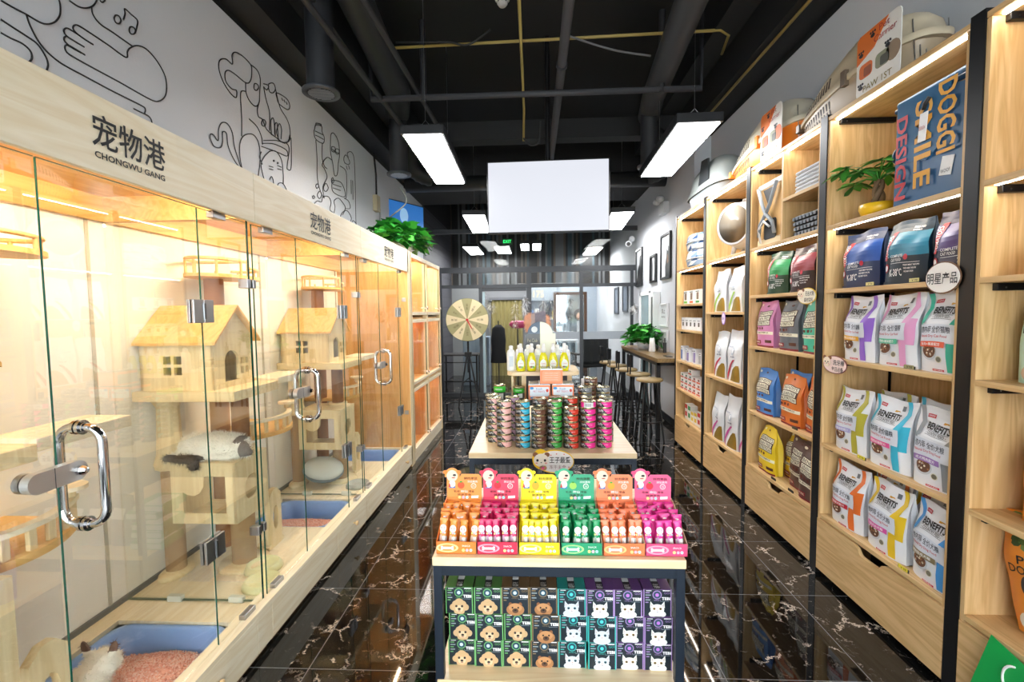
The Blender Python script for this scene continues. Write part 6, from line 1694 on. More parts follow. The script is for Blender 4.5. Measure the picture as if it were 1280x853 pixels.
def bigcan(x, y, z, col, label, h=.1, r=.0385):
    t = thing('large_can', label, 'can', (x, y, z), 0, 'large pet food cans'); g = G()
    g.lathe([(r * .95, 0), (r, .003), (r * .97, .006), (r * .97, h - .006), (r, h - .003), (r * .9, h), (r * .87, h - .003), (0, h - .003)], ALU, 28); g.build('tin', t)
    g = G(); rr = r * .975
    for m_, za, zb in ((C('#26282b', .35), .008, h * .55), (C(col, .35), h * .55, h - .01)): g.lathe([(rr, za), (rr, zb)], m_, 32)
    f = lambda a, b: ((rr + .0007) * math.cos(1.5 * PI + a), (rr + .0007) * math.sin(1.5 * PI + a), b)
    g.add([f(-.1 + q * .1, .015 + 0) for q in range(9)] + [f(-.1 + q * .1, h * .5) for q in range(9)], [(q, q + 1, q + 10, q + 9) for q in range(8)], C('#dfe3de'))
    g.add([f(-.9 + q * .1, .015 + 0) for q in range(6)] + [f(-.9 + q * .1, h * .5) for q in range(6)], [(q, q + 1, q + 7, q + 6) for q in range(5)], C(col))
    g.text('nature', f, WH, -.7, .5, h * .68, h * .8); g.build('label', t)
    return t


for x, y in ((-.22, 2.95), (-.10, 2.99)): 
    for k in range(5):
        key = 'green'; c = dup(protos[key]); c.location = (x, y, .8003 + k * .0376); c.rotation_euler = (0, 0, .3); c['label'] = f'green labelled can, {HN[k]}, under the {"left" if x < -.2 else "right"} large green can'; c['group'] = 'stacked pet food cans'
bigcan(-.22, 2.95, .9955, '#3fc23a', 'large bright green and black can at the back left of the can stacks', .105)
bigcan(-.10, 2.99, .9955, '#3fc23a', 'large green can half hidden beside the orange carton', .085)
# cartons above the cans
SLAB = C('#8f969c', .3, .5)


def tray_box(x, y, z, w, d, h, label, rot=0, top=False):
    t = thing('treat_carton', label, 'carton', (x, y, z), rot, 'orange and silver treat cartons'); g = G(); a = w / 2
    g.box(-a, a, 0, d, 0, h, C('#f08a58', .4), .001); g.box(-a, a, 0, d, h, h + .003, C('#b9c0c6', .2, .6)); g.box(-a - .0005, -a, .0, d, h * .1, h * .8, C('#8d9298', .4)); g.build('carton_body', t)
    g = G(); y_ = -.0008
    if not top:
        g.prism(rrect(-a + .008, a - .008, h * .22, h * .86, .006), y_, 0, C('#dfe7ef')); f = lambda p, q: (p, y_ - .001, q)
        g.text('PET TREATS', f, C('#c9405a'), -a * .55, a * .5, h * .5, h * .62); g.text('fresh', f, C('#2b5aa0'), -a * .3, a * .25, h * .68, h * .8); g.prism(circ(-a * .7, h * .78, .012, .008, 12), y_ - .0006, y_, C('#2b8fd0')); g.prism(circ(a * .72, h * .62, .008, .01, 12), y_ - .0006, y_, C('#d2463a')); g.prism(circ(-a * .55, h * .13, .02, .006, 12), y_ - .0006, 0, C('#2b8fd0'))
    else:
        g.prism(rrect(-a + .012, a - .012, h * .15, h * .88, .01), y_, 0, C('#f3a27c')); f = lambda p, q: (p, y_ - .001, q)
        for k in range(4): g.text('natural pet treats', f, C('#fbe0cf'), -a * .6, a * .6, h * (.7 - k * .15), h * (.78 - k * .15))
    g.build('print', t)
    g = G(); g.box(-a * .9, a * .9, .01, d - .01, h + .003, h + .0045, C('#6d747c', .2, .5)); g.box(-.003, .003, .0, d, h + .0045, h + .006, WH); g.build('lid', t)
    return t


for xx, nn in ((-.01, 'left'), (.095, 'right')):
    pass
for k in range(6):
    for xx, nn in ((.035, 'left'), (.165, 'right')):
        c = dup(protos['grey']); c.location = (xx + .0, 2.88, .8003 + k * .0376); c.rotation_euler = (0, 0, .2); c['label'] = f'black labelled can, {HN[k]}, hidden under the {nn} orange carton'; c['group'] = 'stacked pet food cans'
tray_box(.031, 2.81, 1.0265, .132, .16, .09, 'lower left orange and silver treat carton on the cans')
tray_box(.173, 2.81, 1.0265, .132, .16, .09, 'lower right orange and silver treat carton on the cans')
tray_box(.104, 2.80, 1.125, .135, .15, .086, 'topmost orange treat carton, in front of the yellow bottles', 0, True)

# ---- small raised shelf with bottles
t = thing('riser_shelf', 'small rounded wooden riser shelf behind the cans carrying bottles', 'riser', (.085, 3.05, .8)); g = G()
g.prism(rrect(-.265, .215, 0, .42, .07, 8), .34, .365, TABLEW, 'XY'); g.build('shelf_board', t)
g = G(); g.box(-.15, .15, .12, .32, .17, .342, C('#3a3b3e', .5)); g.box(-.17, -.14, .1, .34, 0, .34, PINEZ); g.box(.14, .17, .1, .34, 0, .34, PINEZ); g.box(-.24, -.225, .1, .36, 0, .34, PINEZ); g.build('support', t)


def bottle(x, y, z, kind, label):
    t = thing('spray_bottle' if kind == 'y' else 'shampoo_bottle', label, 'bottle', (x, y, z), R.uniform(-.2, .2), 'yellow cleaner bottles' if kind == 'y' else 'white shampoo bottles')
    g = G()
    if kind == 'y':
        g.lathe([(.024, 0), (.03, .004), (.032, .03), (.031, .07), (.024, .1), (.017, .118), (.014, .125)], C('#ddd820', .15, 0, 0, .5), 20, sy=.7); g.build('bottle_body', t)
        g = G(); g.prism(circ(0, .05, .0215, .03, 18), -.0245, -.02, C('#e9f1e6')); g.text('CLEAN', lambda a, b: (a, -.0255, b), C('#c94a3a'), -.013, .013, .05, .057); g.prism(circ(-.006, .031, .01, .006, 10), -.0255, -.0245, C('#8a5a3a')); g.prism(circ(.008, .03, .008, .006, 10), -.0255, -.0245, C('#5fb53a')); g.build('label', t)
        g = G(); g.lathe([(.015, .125), (.016, .15), (.011, .16), (.009, .185)], WH, 16); g.box(-.008, .008, -.028, .012, .165, .185, WH, .004); g.build('trigger_cap', t)
    else:
        g.lathe([(.026, 0), (.028, .004), (.028, .12), (.022, .138), (.012, .142)], C('#eceef0', .3), 20); g.build('bottle_body', t)
        g = G(); g.prism([(-.014, .03), (.014, .03), (.014, .1), (-.014, .1)], -.0295, -.0265, C('#c9d2de')); g.build('label', t)
        g = G(); g.lathe([(.014, .142), (.014, .165), (.008, .17), (.0, .171)], WH, 14); g.build('cap', t)
    return t


for k, x in enumerate((-.088, -.016, .063, .128, .2)): bottle(x, 3.10, 1.165, 'y', f'{ORD[k]} yellow cleaner bottle from the left on the riser')
for k, (x, y) in enumerate(((-.155, 3.14), (-.10, 3.2), (.215, 3.13), (.16, 3.2), (-.04, 3.2), (.03, 3.21))): bottle(x, y, 1.165, 'w', ('outermost white bottle on the left of the riser', 'white bottle behind the first yellow one', 'outermost white bottle on the right of the riser', 'white bottle behind the last yellow one', 'white bottle behind the second yellow one', 'white bottle behind the third yellow one')[k])
t = thing('card_display', 'tall half black, half cream card display behind the bottles', 'display stand', (.045, 3.33, 1.165)); g = G()
g.box(-.105, -.0, 0, .06, 0, .24, C('#23282c', .3)); g.text('Pet Club', lambda a, b: (a, -.001, b), C('#a9a48a'), -.09, -.02, .18, .205); g.box(.0, .11, 0, .06, 0, .24, C('#e6ead6', .4)); g.build('box_body', t)
g = G(); g.prism([(.0 + .0, .24)] + [(-.0 + .09 * math.sin(a) * -1, .24 + .085 * math.cos(a)) for a in [PI / 2 * k / 10 for k in range(11)]][::-1], 0, .006, C('#5f7388')); g.prism([(0, .24), (.09, .24)] + [(.09 * math.cos(a), .24 + .085 * math.sin(a)) for a in [PI / 2 * k / 10 for k in range(11)]], 0, .006, C('#e9edd9', .4)); g.prism(circ(-.04, .27, .022, .022), -.001, 0, C('#dfe6ea')); g.build('arched_top', t)
g = G(); g.ell((0, 0, 0), (.001, .001, .001), WH, 4, 3)
t = thing('plush_toy', 'fluffy peach and grey plush toy on top of the card display', 'plush toy', (.025, 3.42, 1.47))
K_ = .72
blob('plush_body', [((a * K_, b * K_, c * K_), (d * K_, e * K_, f_ * K_), None) for (a, b, c), (d, e, f_) in (((-.07, 0, .04), (.055, .045, .065)), ((0, 0, .06), (.08, .045, .05)), ((.08, 0, .05), (.04, .04, .045)), ((-.09, 0, -.02), (.03, .03, .06)), ((.11, 0, -.0), (.02, .025, .05)), ((.06, 0, .11), (.02, .015, .03)))], C('#c9b4ae', .95), t, .006, nf=2500, ln=.018,
     mats=[(C('#e8b190', .95), lambda c: c[0] < -.043 or c[0] > .065), (C('#9a929c', .95), lambda c: -.015 < c[0] < .065)])
# yellow bottle peeping out and white/green sprayer
t = thing('spray_bottle', 'green and white trigger sprayer right of the cartons', 'bottle', (.32, 3.02, .8)); g = G(); g.lathe([(.035, 0), (.038, .01), (.038, .22), (.02, .27), (.014, .29)], C('#2f9a5a', .3), 20); g.build('bottle_body', t)
g = G(); g.box(-.015, .06, -.015, .015, .29, .325, WH, .006); g.lathe([(.018, .27), (.018, .295)], WH, 14); g.build('trigger_head', t)

# oval sign on the table edge
t = thing('shelf_sign', 'oval yellow edged sign with a puppy and brush lettering on the can table edge', 'sign', at(691, 577, Y=2.462)); g = G()
g.prism(circ(.01, 0, .103, .064, 34), -.003, .0, C('#f2c81f')); g.prism(circ(-.065, .012, .045, .055, 24), -.0026, .0, C('#f2c81f')); g.prism(circ(.012, 0, .097, .058, 34), -.0045, -.003, WH); g.build('board', t)
g = G(); g.text('王子最爱', lambda a, b: (a, -.006, b), BK, -.018, .093, -.008, .026, .01); g.text('冻干主食', lambda a, b: (a, -.006, b), C('#9a7a80'), -.02, .07, -.04, -.018)
for x_, z_ in ((.02, .042), (-.01, .035), (.085, -.03), (.06, .04)): g.prism(circ(x_, z_, .003, .003, 8), -.006, -.0045, C('#d9303a'))
g.build('lettering', t)
g = G(); cx_, cz, r_ = -.062, .008, .04
for s_ in (-1, 1): g.prism(circ(cx_ + s_ * r_ * .78, cz + r_ * .75, r_ * .36, r_ * .32, 14), -.007, -.0045, C('#8a5a3c'))
g.prism(circ(cx_, cz, r_, r_ * .9, 22), -.009, -.007, C('#f8f0e2')); g.prism(circ(cx_ + .01, cz - r_ * 1.05, r_ * .5, r_ * .35, 14), -.009, -.0045, C('#b98a62')); g.prism(circ(cx_ + .01, cz - r_ * 1.05, r_ * .18, r_ * .16, 10), -.0105, -.009, C('#e04a9a'))
for s_ in (-1, 1): g.prism(circ(cx_ + s_ * r_ * .5, cz, r_ * .16, r_ * .18, 10), -.0105, -.009, BK); g.prism(circ(cx_ + s_ * r_ * .62, cz - r_ * .38, r_ * .17, r_ * .1, 10), -.0105, -.009, C('#eda7a0'))
g.prism(circ(cx_, cz - r_ * .3, r_ * .1, r_ * .07, 8), -.0105, -.009, BK); g.build('puppy_face', t)

# ---- goods under and beside the far table
DT = .2
for k in range(5):
    g = G(); g.box(-.095, .095, -.09, .09, 0, .055, C('#1f9a5a', .35), .014); g.box(-.085, .02, -.092, .05, .045, .0565, C('#e3ebe4', .4), .002); g.box(-.09, .09, -.0925, -.088, .012, .04, C('#dfe9e2')); o = g.build('litter_pack'); tag(o, ('lowest', 'second', 'third', 'fourth', 'topmost')[k] + ' green and white soft pack piled left under the far table', 'pack', 'green soft packs'); o.location = (-.325 + .012 * k * (1 if k % 2 else -.6), 2.62 + .02 * (k % 2), .2005 + .056 * k)
for k in range(3):
    g = G(); g.box(-.1, .1, -.13, .13, 0, .1, C('#30343a', .3), .003); g.box(-.09, .09, -.131, -.13, .01, .09, C('#c9ccd0', .4))
    rr = random.Random(k)
    for q in range(22): g.prism(circ(rr.uniform(-.075, .075), rr.uniform(.018, .085), .008, .007, 7), -.1322, -.131, C(('#1c1e22', '#6a4a52', '#3a3d42')[q % 3]))
    for q in range(5): g.prism(circ(rr.uniform(-.08, .08), rr.uniform(-.1, .1), .03, .016, 9), .1, .1012, C(('#8f979e', '#c4c9cd', '#5a6168')[q % 3]), 'XY')
    o = g.build('pet_box_large'); tag(o, ('bottom', 'middle', 'top')[k] + ' dark patterned carton sticking out right under the far table', 'carton', 'dark patterned cartons'); o.location = (.553, 2.66, .2005 + .101 * k)
for k, (x, c_) in enumerate(((-.12, '#4a5560'), (.02, '#55606c'), (.14, '#2f6a4a'), (.30, '#7a838c'), (.42, '#6a737c'))):
    b = Bag(.13, .3, .09, 120 + k); g = G(); b.body(g, C(c_, .3)); b.rect(g, -.6, .6, .55, .75, WH); put(g, 'snack_bag', ('slate', 'blue grey', 'dark green', 'pale grey', 'steel grey')[k] + ' bag on the shelf below the stacked cans', 'pet food bag', 'bags below the stacked cans', (x, 2.62, .2005), 0)
# ================================================================== BAR TABLE, STOOLS, PICTURES (right, far)
t = thing('bar_table', 'long narrow bar table with brown wooden top along the right wall', 'table', (1.67, 5.62, 0))
g = G(); g.box(-.2, .2, 0, 2.3, .94, .99, DARKW, .004); g.build('tabletop', t)
for x in (-.17, .17):
    for y in (.05, 2.2):
        g = G(); g.box(x - .025, x + .025, y, y + .05, 0, .94, BLACKM, .002); g.build('leg', t)
g = G(); g.box(-.17, .17, .05, .08, .9, .94, BLACKM); g.box(-.19, -.16, .05, 2.25, .9, .94, BLACKM); g.box(.15, .19, .05, 2.25, .9, .94, BLACKM); g.build('apron', t)


def stool(x, y, label, back, rot=0):
    t = thing('bar_stool', label, 'bar stool', (x, y, 0), rot, 'bar stools at the bar table'); S = C('#8f7a52', .5)
    g = G(); g.lathe([(0, .715), (.13, .715), (.155, .725), (.158, .74), (.145, .755), (0, .76)], S, 26); g.build('seat', t)
    for a in (PI / 4, 3 * PI / 4, 5 * PI / 4, 7 * PI / 4):
        g = G(); g.cyl((.1 * math.cos(a), .1 * math.sin(a), .718), (.2 * math.cos(a), .2 * math.sin(a), 0), .0125, BLACKM, 8); g.build('leg', t)
    g = G(); g.tube([(.165 * math.cos(a), .165 * math.sin(a), .25) for a in [2 * PI * k / 20 + PI / 4 for k in range(20)]], .009, BLACKM, 6, True); g.build('foot_ring', t)
    if back:
        g = G(); vs = []
        pts = [(.15 * math.cos(a), .15 * math.sin(a)) for a in [PI - .75 + 1.5 * k / 9 for k in range(10)]]
        ins = [(p[0] * .93, p[1] * .93) for p in pts]
        g.prism(pts + ins[::-1], .84, 1.0, BLACKM, 'XY'); g.cyl((pts[1][0] * .97, pts[1][1] * .97, .73), (pts[1][0] * .97, pts[1][1] * .97, .86), .009, BLACKM, 8); g.cyl((pts[8][0] * .97, pts[8][1] * .97, .73), (pts[8][0] * .97, pts[8][1] * .97, .86), .009, BLACKM, 8); g.build('backrest', t)
    return t


stool(1.38, 5.62, 'nearest backless bar stool with round wooden seat', False)
stool(1.36, 6.12, 'second bar stool from the camera, its low black back to the aisle', True)
stool(1.30, 6.62, 'third bar stool from the camera at the bar table', True)
stool(1.26, 7.12, 'fourth bar stool from the camera at the bar table', True)
stool(1.22, 7.6, 'farthest bar stool at the end of the bar table', True)
pothos((1.66, 7.1, .99), 'green pothos in a white pot on the bar table', .26, .34, .22, 260, .11, .14, .13, .055)
t = thing('vase', 'slim white vase on the bar table beside the pothos', 'vase', (1.66, 6.62, .99)); g = G(); g.lathe([(.045, 0), (.05, .01), (.038, .12), (.032, .19), (.028, .19), (.025, .17)], C('#e6e6e6', .35), 20); g.build('vase_body', t)
g = G(); s = G()
for k in range(14):
    a = R.uniform(0, 6.28); p = Vector((.03 * math.cos(a), .03 * math.sin(a), .24 + .1 * R.random())); s.tube([(0, 0, .17), tuple(p)], .0015, LEAF[2], 4); leafmesh(g, p, (math.cos(a), math.sin(a), .8), .05, .012, C('#34483a', .5), .1, False)
g.build('foliage', t); s.build('stem', t)
t = thing('bottle_holder', 'small dark bottle and wire holder on the bar table', 'holder', (1.78, 6.42, .99)); g = G(); g.cyl((0, 0, 0), (0, 0, .14), .025, C('#2a2d30', .3), 14); g.cyl((0, 0, .14), (0, 0, .2), .009, C('#2a2d30', .3), 10); g.build('bottle_body', t); g = G(); g.box(-.05, .05, .05, .12, 0, .004, STEEL)
for x in (-.05, .05):
    for y in (.05, .12): g.cyl((x, y, 0), (x, y, .16), .003, STEEL, 6)
g.tube([(-.05, .05, .16), (.05, .05, .16), (.05, .12, .16), (-.05, .12, .16)], .003, STEEL, 6, True); g.build('wire_rack', t)
g = G(); g.box(-.04, .04, -.075, .075, 0, .009, C('#1a1b1e', .2), .003); o = g.build('phone'); tag(o, 'dark phone lying at the near end of the bar table', 'phone'); o.location = (1.66, 5.85, .9905)


def picture(y0, y1, z0, z1, label, art, frame='#16171a', x=WR2, w_=.035, grp='framed pictures on the right wall'):
    t = thing('framed_picture', label, 'picture', (x - .002, (y0 + y1) / 2, (z0 + z1) / 2), FACE_L, grp); a, b = abs(y1 - y0) / 2, (z1 - z0) / 2; g = G()
    for s_ in (-1, 1):
        g.box(s_ * a - (w_ if s_ > 0 else 0), s_ * a + (0 if s_ > 0 else w_), -.03, -.002, -b, b, C(frame, .35), .002); g.box(-a + w_, a - w_, -.03, -.002, s_ * b - (w_ if s_ > 0 else 0), s_ * b + (0 if s_ > 0 else w_), C(frame, .35), .002)
    g.build('frame', t); g = G(); g.box(-a + w_, a - w_, -.012, -.004, -b + w_, b - w_, C('#d3d7dc', .4))
    for k, (c, pts) in enumerate(art): g.prism([(p[0] * (a - w_), p[1] * (b - w_)) for p in pts], -.0135 - .0006 * k, -.012, C(c, .5))
    g.build('print', t)


k_ = WR2 / 2.0
picture(7.40 * k_, 6.88 * k_, 1.553 + (2.035 - 1.553) * k_, 1.553 + (2.715 - 1.553) * k_, 'black framed picture of a black cat nearest the shelves', [('#1c1d20', [(-.1, -1), (1, -1), (1, .2), (.55, .5), (.5, .2), (.2, .35), (.15, .0), (-.15, -.5)]), ('#7a5438', [(.3, -.4), (.6, -.3), (.5, .1), (.35, 0)])])
picture(8.07 * k_, 7.66 * k_, 1.553 + .475 * k_, 1.553 + .935 * k_, 'smaller black framed picture with a pale tall shape, in the middle', [('#1c1d20', [(-1, -1), (-.3, -1), (-.25, .3), (-.4, 1), (-1, 1)]), ('#1c1d20', [(.3, -1), (1, -1), (1, 1), (.2, 1), (.4, .2)])])
picture(9.17 * k_ - .02, 8.65 * k_, 1.553 + .475 * k_, 1.553 + 1.175 * k_, 'tall black framed picture beside the glass partition', [('#1c1d20', [(-1, -1), (.9, -1), (.8, .5), (.3, .9), (.1, .2), (-.6, -.2)]), ('#e9ecef', [(-.7, .55), (.8, .7), (.7, .95), (-.7, .9)])])
picture(7.42 * k_, 7.0 * k_, 1.553 - .62 * k_, 1.553 - .28 * k_, 'white framed empty print low on the right wall', [('#b9bdc3', [(-.1, .3), (.1, .3), (.1, .45), (-.1, .45)])], '#dfe1e4', w_=.03)
picture(7.42 * k_, 7.0 * k_, 1.553 - .23 * k_, 1.553 + .12 * k_, 'white framed print with dark characters on the right wall', [], '#dfe1e4', w_=.02)
g = G(); f = lambda a, b: (WR2 - .03, 7.0 * k_ + .2 - a, 1.49 + b); g.text('禁止', lambda a, b: (WR2 - .02, 6.8 - a, 1.49 + b), BK, -.09, .09, .03, .1); g.text('请勿喂食', lambda a, b: (WR2 - .02, 6.8 - a, 1.49 + b), BK, -.1, .1, -.03, -.005); o = g.build('notice_lettering'); tag(o, 'dark characters printed on the small white wall notice', 'lettering')
t = thing('wall_cabinet', 'narrow white wall box with an open dark slot', 'wall box', (WR2 - .06, 7.15, 1.22), FACE_L); g = G(); g.box(-.14, .14, -.05, .055, 0, .62, C('#dfe1e3', .5), .004); g.box(-.2, .2, -.08, .055, -.03, 0, C('#cfd2d5', .5), .003); g.build('case', t); g = G(); g.box(.02, .1, -.053, -.05, .05, .55, C('#3b3a33', .5)); g.build('slot', t)
t = struct('door_2', G().box(WR2 - .03, WR2, 7.55, 8.15, .05, 1.82, C('#6d8488', .2)))
g = G(); g.box(WR2 - .045, WR2 - .03, 7.5, 7.56, 0, 1.87, WHITE); g.box(WR2 - .045, WR2 - .03, 8.14, 8.2, 0, 1.87, WHITE); g.box(WR2 - .045, WR2 - .03, 7.5, 8.2, 1.82, 1.88, WHITE); g.build('door_frame', t)
g = G(); f = lambda a, b: (WR2 - .0325, 7.85 - a, b)
g.text('推门', f, C('#b03a3a'), -.14, .14, 1.18, 1.32); g.text('欢迎', f, C('#b03a3a'), -.12, .12, 1.04, 1.11); g.build('door_lettering', t)
# emergency light and cameras
t = thing('emergency_light', 'twin headed emergency light on the right wall under the ceiling', 'emergency light', (WR2 - .05, 6.75, 3.02), FACE_L); g = G(); g.box(-.13, .13, -.03, .05, -.1, .05, C('#c6c9cc', .4), .005); g.build('case', t)
for s_ in (-1, 1):
    g = G(); g.ell((s_ * .09, -.06, .09), (.055, .06, .05), C('#b9bcbf', .35)); g.build('lamp_head', t)
t = thing('security_camera', 'white bullet camera at the top right of the glass partition', 'security camera', (1.72, 8.5, 2.78), 0); g = G(); g.cyl((0, 0, 0), (-.05, -.16, -.04), .05, C('#d9dbdd', .3), 16); g.cyl((-.05, -.16, -.04), (-.053, -.17, -.042), .035, BK, 16); g.build('camera_body', t); g = G(); g.cyl((0, .0, 0), (.06, .1, .08), .018, C('#d9dbdd', .3), 10); g.cyl((.06, .07, .08), (.06, .12, .08), .05, C('#d9dbdd', .3), 14); g.build('bracket', t)
t = thing('wall_outlet', 'cream junction box with a cable on the left wall above the plant', 'junction box', (WL + .03, 6.0, 2.98), FACE_R); g = G(); g.box(-.06, .06, -.03, .03, -.1, .1, C('#b5aa8c', .5), .004); g.build('box_body', t); g = G(); g.tube([(0, 0, .1), (-.02, -.01, .35), (-.06, 0, .62)], .012, C('#1c1c1e'), 8); g.tube([(.07, 0, -.02), (.12, 0, -.05), (.12, 0, -.5)], .012, C('#8d9094'), 8); g.build('cable', t)

# ================================================================== PRIZE WHEEL
t = thing('prize_wheel', 'cream and olive prize wheel with a red pointer on a black tripod', 'prize wheel', (at(584, 400, Y=7.85).x, 7.85, 0), 0); ZC = at(584, 400, Y=7.85).z
g = G(); r_ = .365
g.lathe([(0, .02), (r_, .02), (r_, .0), (r_ - .008, -.003)], C('#6f6a4c', .5), 60, (0, 0, ZC), 'Y', smooth=False)
for k in range(12):
    a0, a1 = 2 * PI * k / 12 + PI / 12, 2 * PI * (k + 1) / 12 + PI / 12
    pts = [(0, ZC)] + [((r_ - .006) * math.cos(a0 + (a1 - a0) * q / 6), ZC + (r_ - .006) * math.sin(a0 + (a1 - a0) * q / 6)) for q in range(7)]
    g.prism(pts, -.004, .0, C('#e6d3a8' if k % 2 else '#a79e70', .5))
    am = (a0 + a1) / 2; ch = ('一等奖', '罐头', '谢谢', '冻干', '二等奖', '洗澡', '猫条', '再来', '三等奖', '玩具', '零食', '优惠')[k]
    co_, si_ = math.cos(am), math.sin(am)
    g.text(ch, lambda a, b: (a * co_ - b * si_, -.005, ZC + a * si_ + b * co_), C('#6a5a3c'), r_ * .45, r_ * .75, -.018, .018)
g.build('wheel_disc', t)
g = G(); g.cyl((0, -.02, ZC), (0, -.004, ZC), .022, C('#c8202a', .3), 16); g.prism([(-.012, ZC), (.012, ZC), (.085, ZC - .15), (.07, ZC - .15)], -.016, -.008, C('#d0242c', .3)); g.build('pointer', t)
g = G(); g.cyl((0, .05, .55), (0, .05, ZC), .018, BLACKM, 10); g.box(-.06, .06, .02, .08, .82, .9, BLACKM, .004); g.cyl((0, .02, ZC), (0, .06, ZC), .03, BLACKM, 12); g.build('pole', t)
for a in (PI * 1.35, PI * 1.75, PI * .5):
    g = G(); g.cyl((.03 * math.cos(a), .05 + .03 * math.sin(a), .86), (.3 * math.cos(a), .05 + .3 * math.sin(a), 0), .014, BLACKM, 8); g.cyl((0, .05, .45), (.17 * math.cos(a), .05 + .17 * math.sin(a), .38), .008, BLACKM, 6); g.build('leg', t)

# ================================================================== BEHIND THE GLASS
t = thing('side_table', 'small black table with open frame behind the prize wheel', 'table', (-1.45, 9.35, 0)); g = G(); g.box(-.4, .35, -.25, .25, .72, .75, C('#2a2527', .4), .003); g.build('tabletop', t)
for x in (-.37, .32):
    for y in (-.22, .22):
        g = G(); g.box(x - .015, x + .015, y - .015, y + .015, 0, .72, BLACKM); g.build('leg', t)
g = G(); g.box(-.37, .32, -.23, -.21, .2, .22, BLACKM); g.box(-.37, .32, -.23, -.21, .58, .6, BLACKM); g.build('rail', t)
t = thing('storage_cabinet', 'pale blue grey cabinet behind the black side table', 'cabinet', (-1.25, 10.2, 0)); g = G(); g.box(-.28, .28, -.2, .2, 0, 1.05, C('#8ea0b2', .5), .006); g.build('carcass', t); g = G(); g.box(-.26, -.01, -.21, -.2, .05, 1.0, C('#9aabbb', .5)); g.box(.01, .26, -.21, -.2, .05, 1.0, C('#9aabbb', .5)); g.build('door', t)
t = thing('folding_door', 'olive coloured pleated door in the grey far wall', 'door', (-.62, 11.58, 0)); g = G()
n_ = 17; pts = []
for k in range(n_): pts.append((-.43 + .78 * k / (n_ - 1), -.03 - .05 * (k % 2)))
g.prism(pts + [(p[0], p[1] + .02) for p in pts[::-1]], .0, 1.88, C('#8f8557', .5), 'XY'); g.build('pleated_panel', t); g = G(); g.box(-.47, .4, -.1, 0, 1.88, 1.94, C('#5a5c5f', .4)); g.build('track', t)
t = thing('hanging_coat', 'black coat hanging on a stand behind the glass door', 'coat', (-.72, 9.5, 0)); g = G()
g.lathe([(.05, 1.32), (.13, 1.24), (.15, 1.0), (.14, .8), (.17, .55), (.16, .54)], C('#141518', .8), 14, sy=.5); g.build('coat_body', t); g = G(); g.cyl((0, 0, 0), (0, 0, 1.4), .012, BLACKM, 8); g.lathe([(.16, 0), (.16, .02), (.02, .03)], BLACKM, 16); g.build('stand', t)
t = thing('hair_dryer', 'pink pet dryer with a black nozzle on a stand behind the glass', 'hair dryer', (-.28, 9.6, 0)); g = G(); g.lathe([(.02, -.22), (.07, -.17), (.085, -.05), (.075, .08), (.045, .17)], C('#b83a66', .4), 18, (0, 0, 1.32), 'X'); g.build('dryer_body', t); g = G(); g.lathe([(.045, .17), (.035, .22), (.05, .27)], BLACKM, 14, (0, 0, 1.32), 'X'); g.build('nozzle', t); g = G(); g.cyl((-.05, 0, 0), (-.05, 0, 1.26), .014, BLACKM, 8); g.lathe([(.18, 0), (.18, .02), (.02, .04)], BLACKM, 16, (-.05, 0, 0)); g.build('stand', t)
t = thing('swivel_chair', 'black swivel chair with thick back behind the glass on the right', 'chair', (1.15, 9.8, 0), .3); PB = C('#1b1d20', .45)
g = G(); g.box(-.3, .3, -.28, .28, .42, .53, PB, .05); g.build('seat', t); g = G(); g.box(-.31, .31, -.33, -.2, .5, 1.12, PB, .06); g.build('backrest', t)
for s_ in (-1, 1):
    g = G(); g.box(s_ * .33 - .03, s_ * .33 + .03, -.25, .2, .68, .72, PB, .01); g.box(s_ * .33 - .015, s_ * .33 + .015, -.1, -.05, .46, .68, PB); g.build('armrest', t)
g = G(); g.cyl((0, 0, .07), (0, 0, .43), .03, STEEL, 12)
for k in range(5): a = k * 2 * PI / 5; g.cyl((0, 0, .08), (.28 * math.cos(a), .28 * math.sin(a), .05), .018, BLACKM, 8); g.ell((.28 * math.cos(a), .28 * math.sin(a), .03), (.03, .03, .03), BLACKM, 8, 6)
g.build('base', t)
t = thing('grooming_table', 'white grooming table with small bottles behind the glass', 'table', (.62, 11.6, 0)); g = G(); g.box(-.55, .5, -.3, .3, .86, .9, C('#cfd4d8', .4), .005); g.build('tabletop', t)
for x in (-.5, .45):
    g = G(); g.box(x - .02, x + .02, -.25, .25, 0, .86, STEEL); g.build('leg', t)
for k in range(9):
    c_ = ('#e6e6e2', '#d9c36a', '#2c2e33', '#e9e9e6', '#e4e0d0', '#22252a', '#dfe3e6', '#c9cdd2', '#e9e9e6')[k]
    g = G(); g.lathe([(.022, 0), (.028, .005), (.028, .13), (.012, .16), (.012, .2), (0, .2)], C(c_, .35), 12); o = g.build('bottle'); tag(o, f'{ORD[k]} bottle from the left on the table behind the glass', 'bottle', 'bottles on the grooming table'); o.location = (.22 + k * .09, 11.45 + .05 * (k % 2), .9003)
t = thing('standing_mirror', 'tall mirror in a brown wooden frame in the back room', 'mirror', (.98, 12.6, 0)); g = G(); BR = C('#5a4030', .5)
g.box(-.45, -.37, -.02, .03, 0, 2.1, BR); g.box(.37, .45, -.02, .03, 0, 2.1, BR); g.box(-.37, .37, -.02, .03, 2.02, 2.1, BR); g.box(-.37, .37, -.02, .03, 0, .08, BR); g.build('frame', t); g = G(); g.box(-.37, .37, 0, .01, .08, 2.02, C('#aebcc6', .08, .8)); g.build('mirror_glass', t)
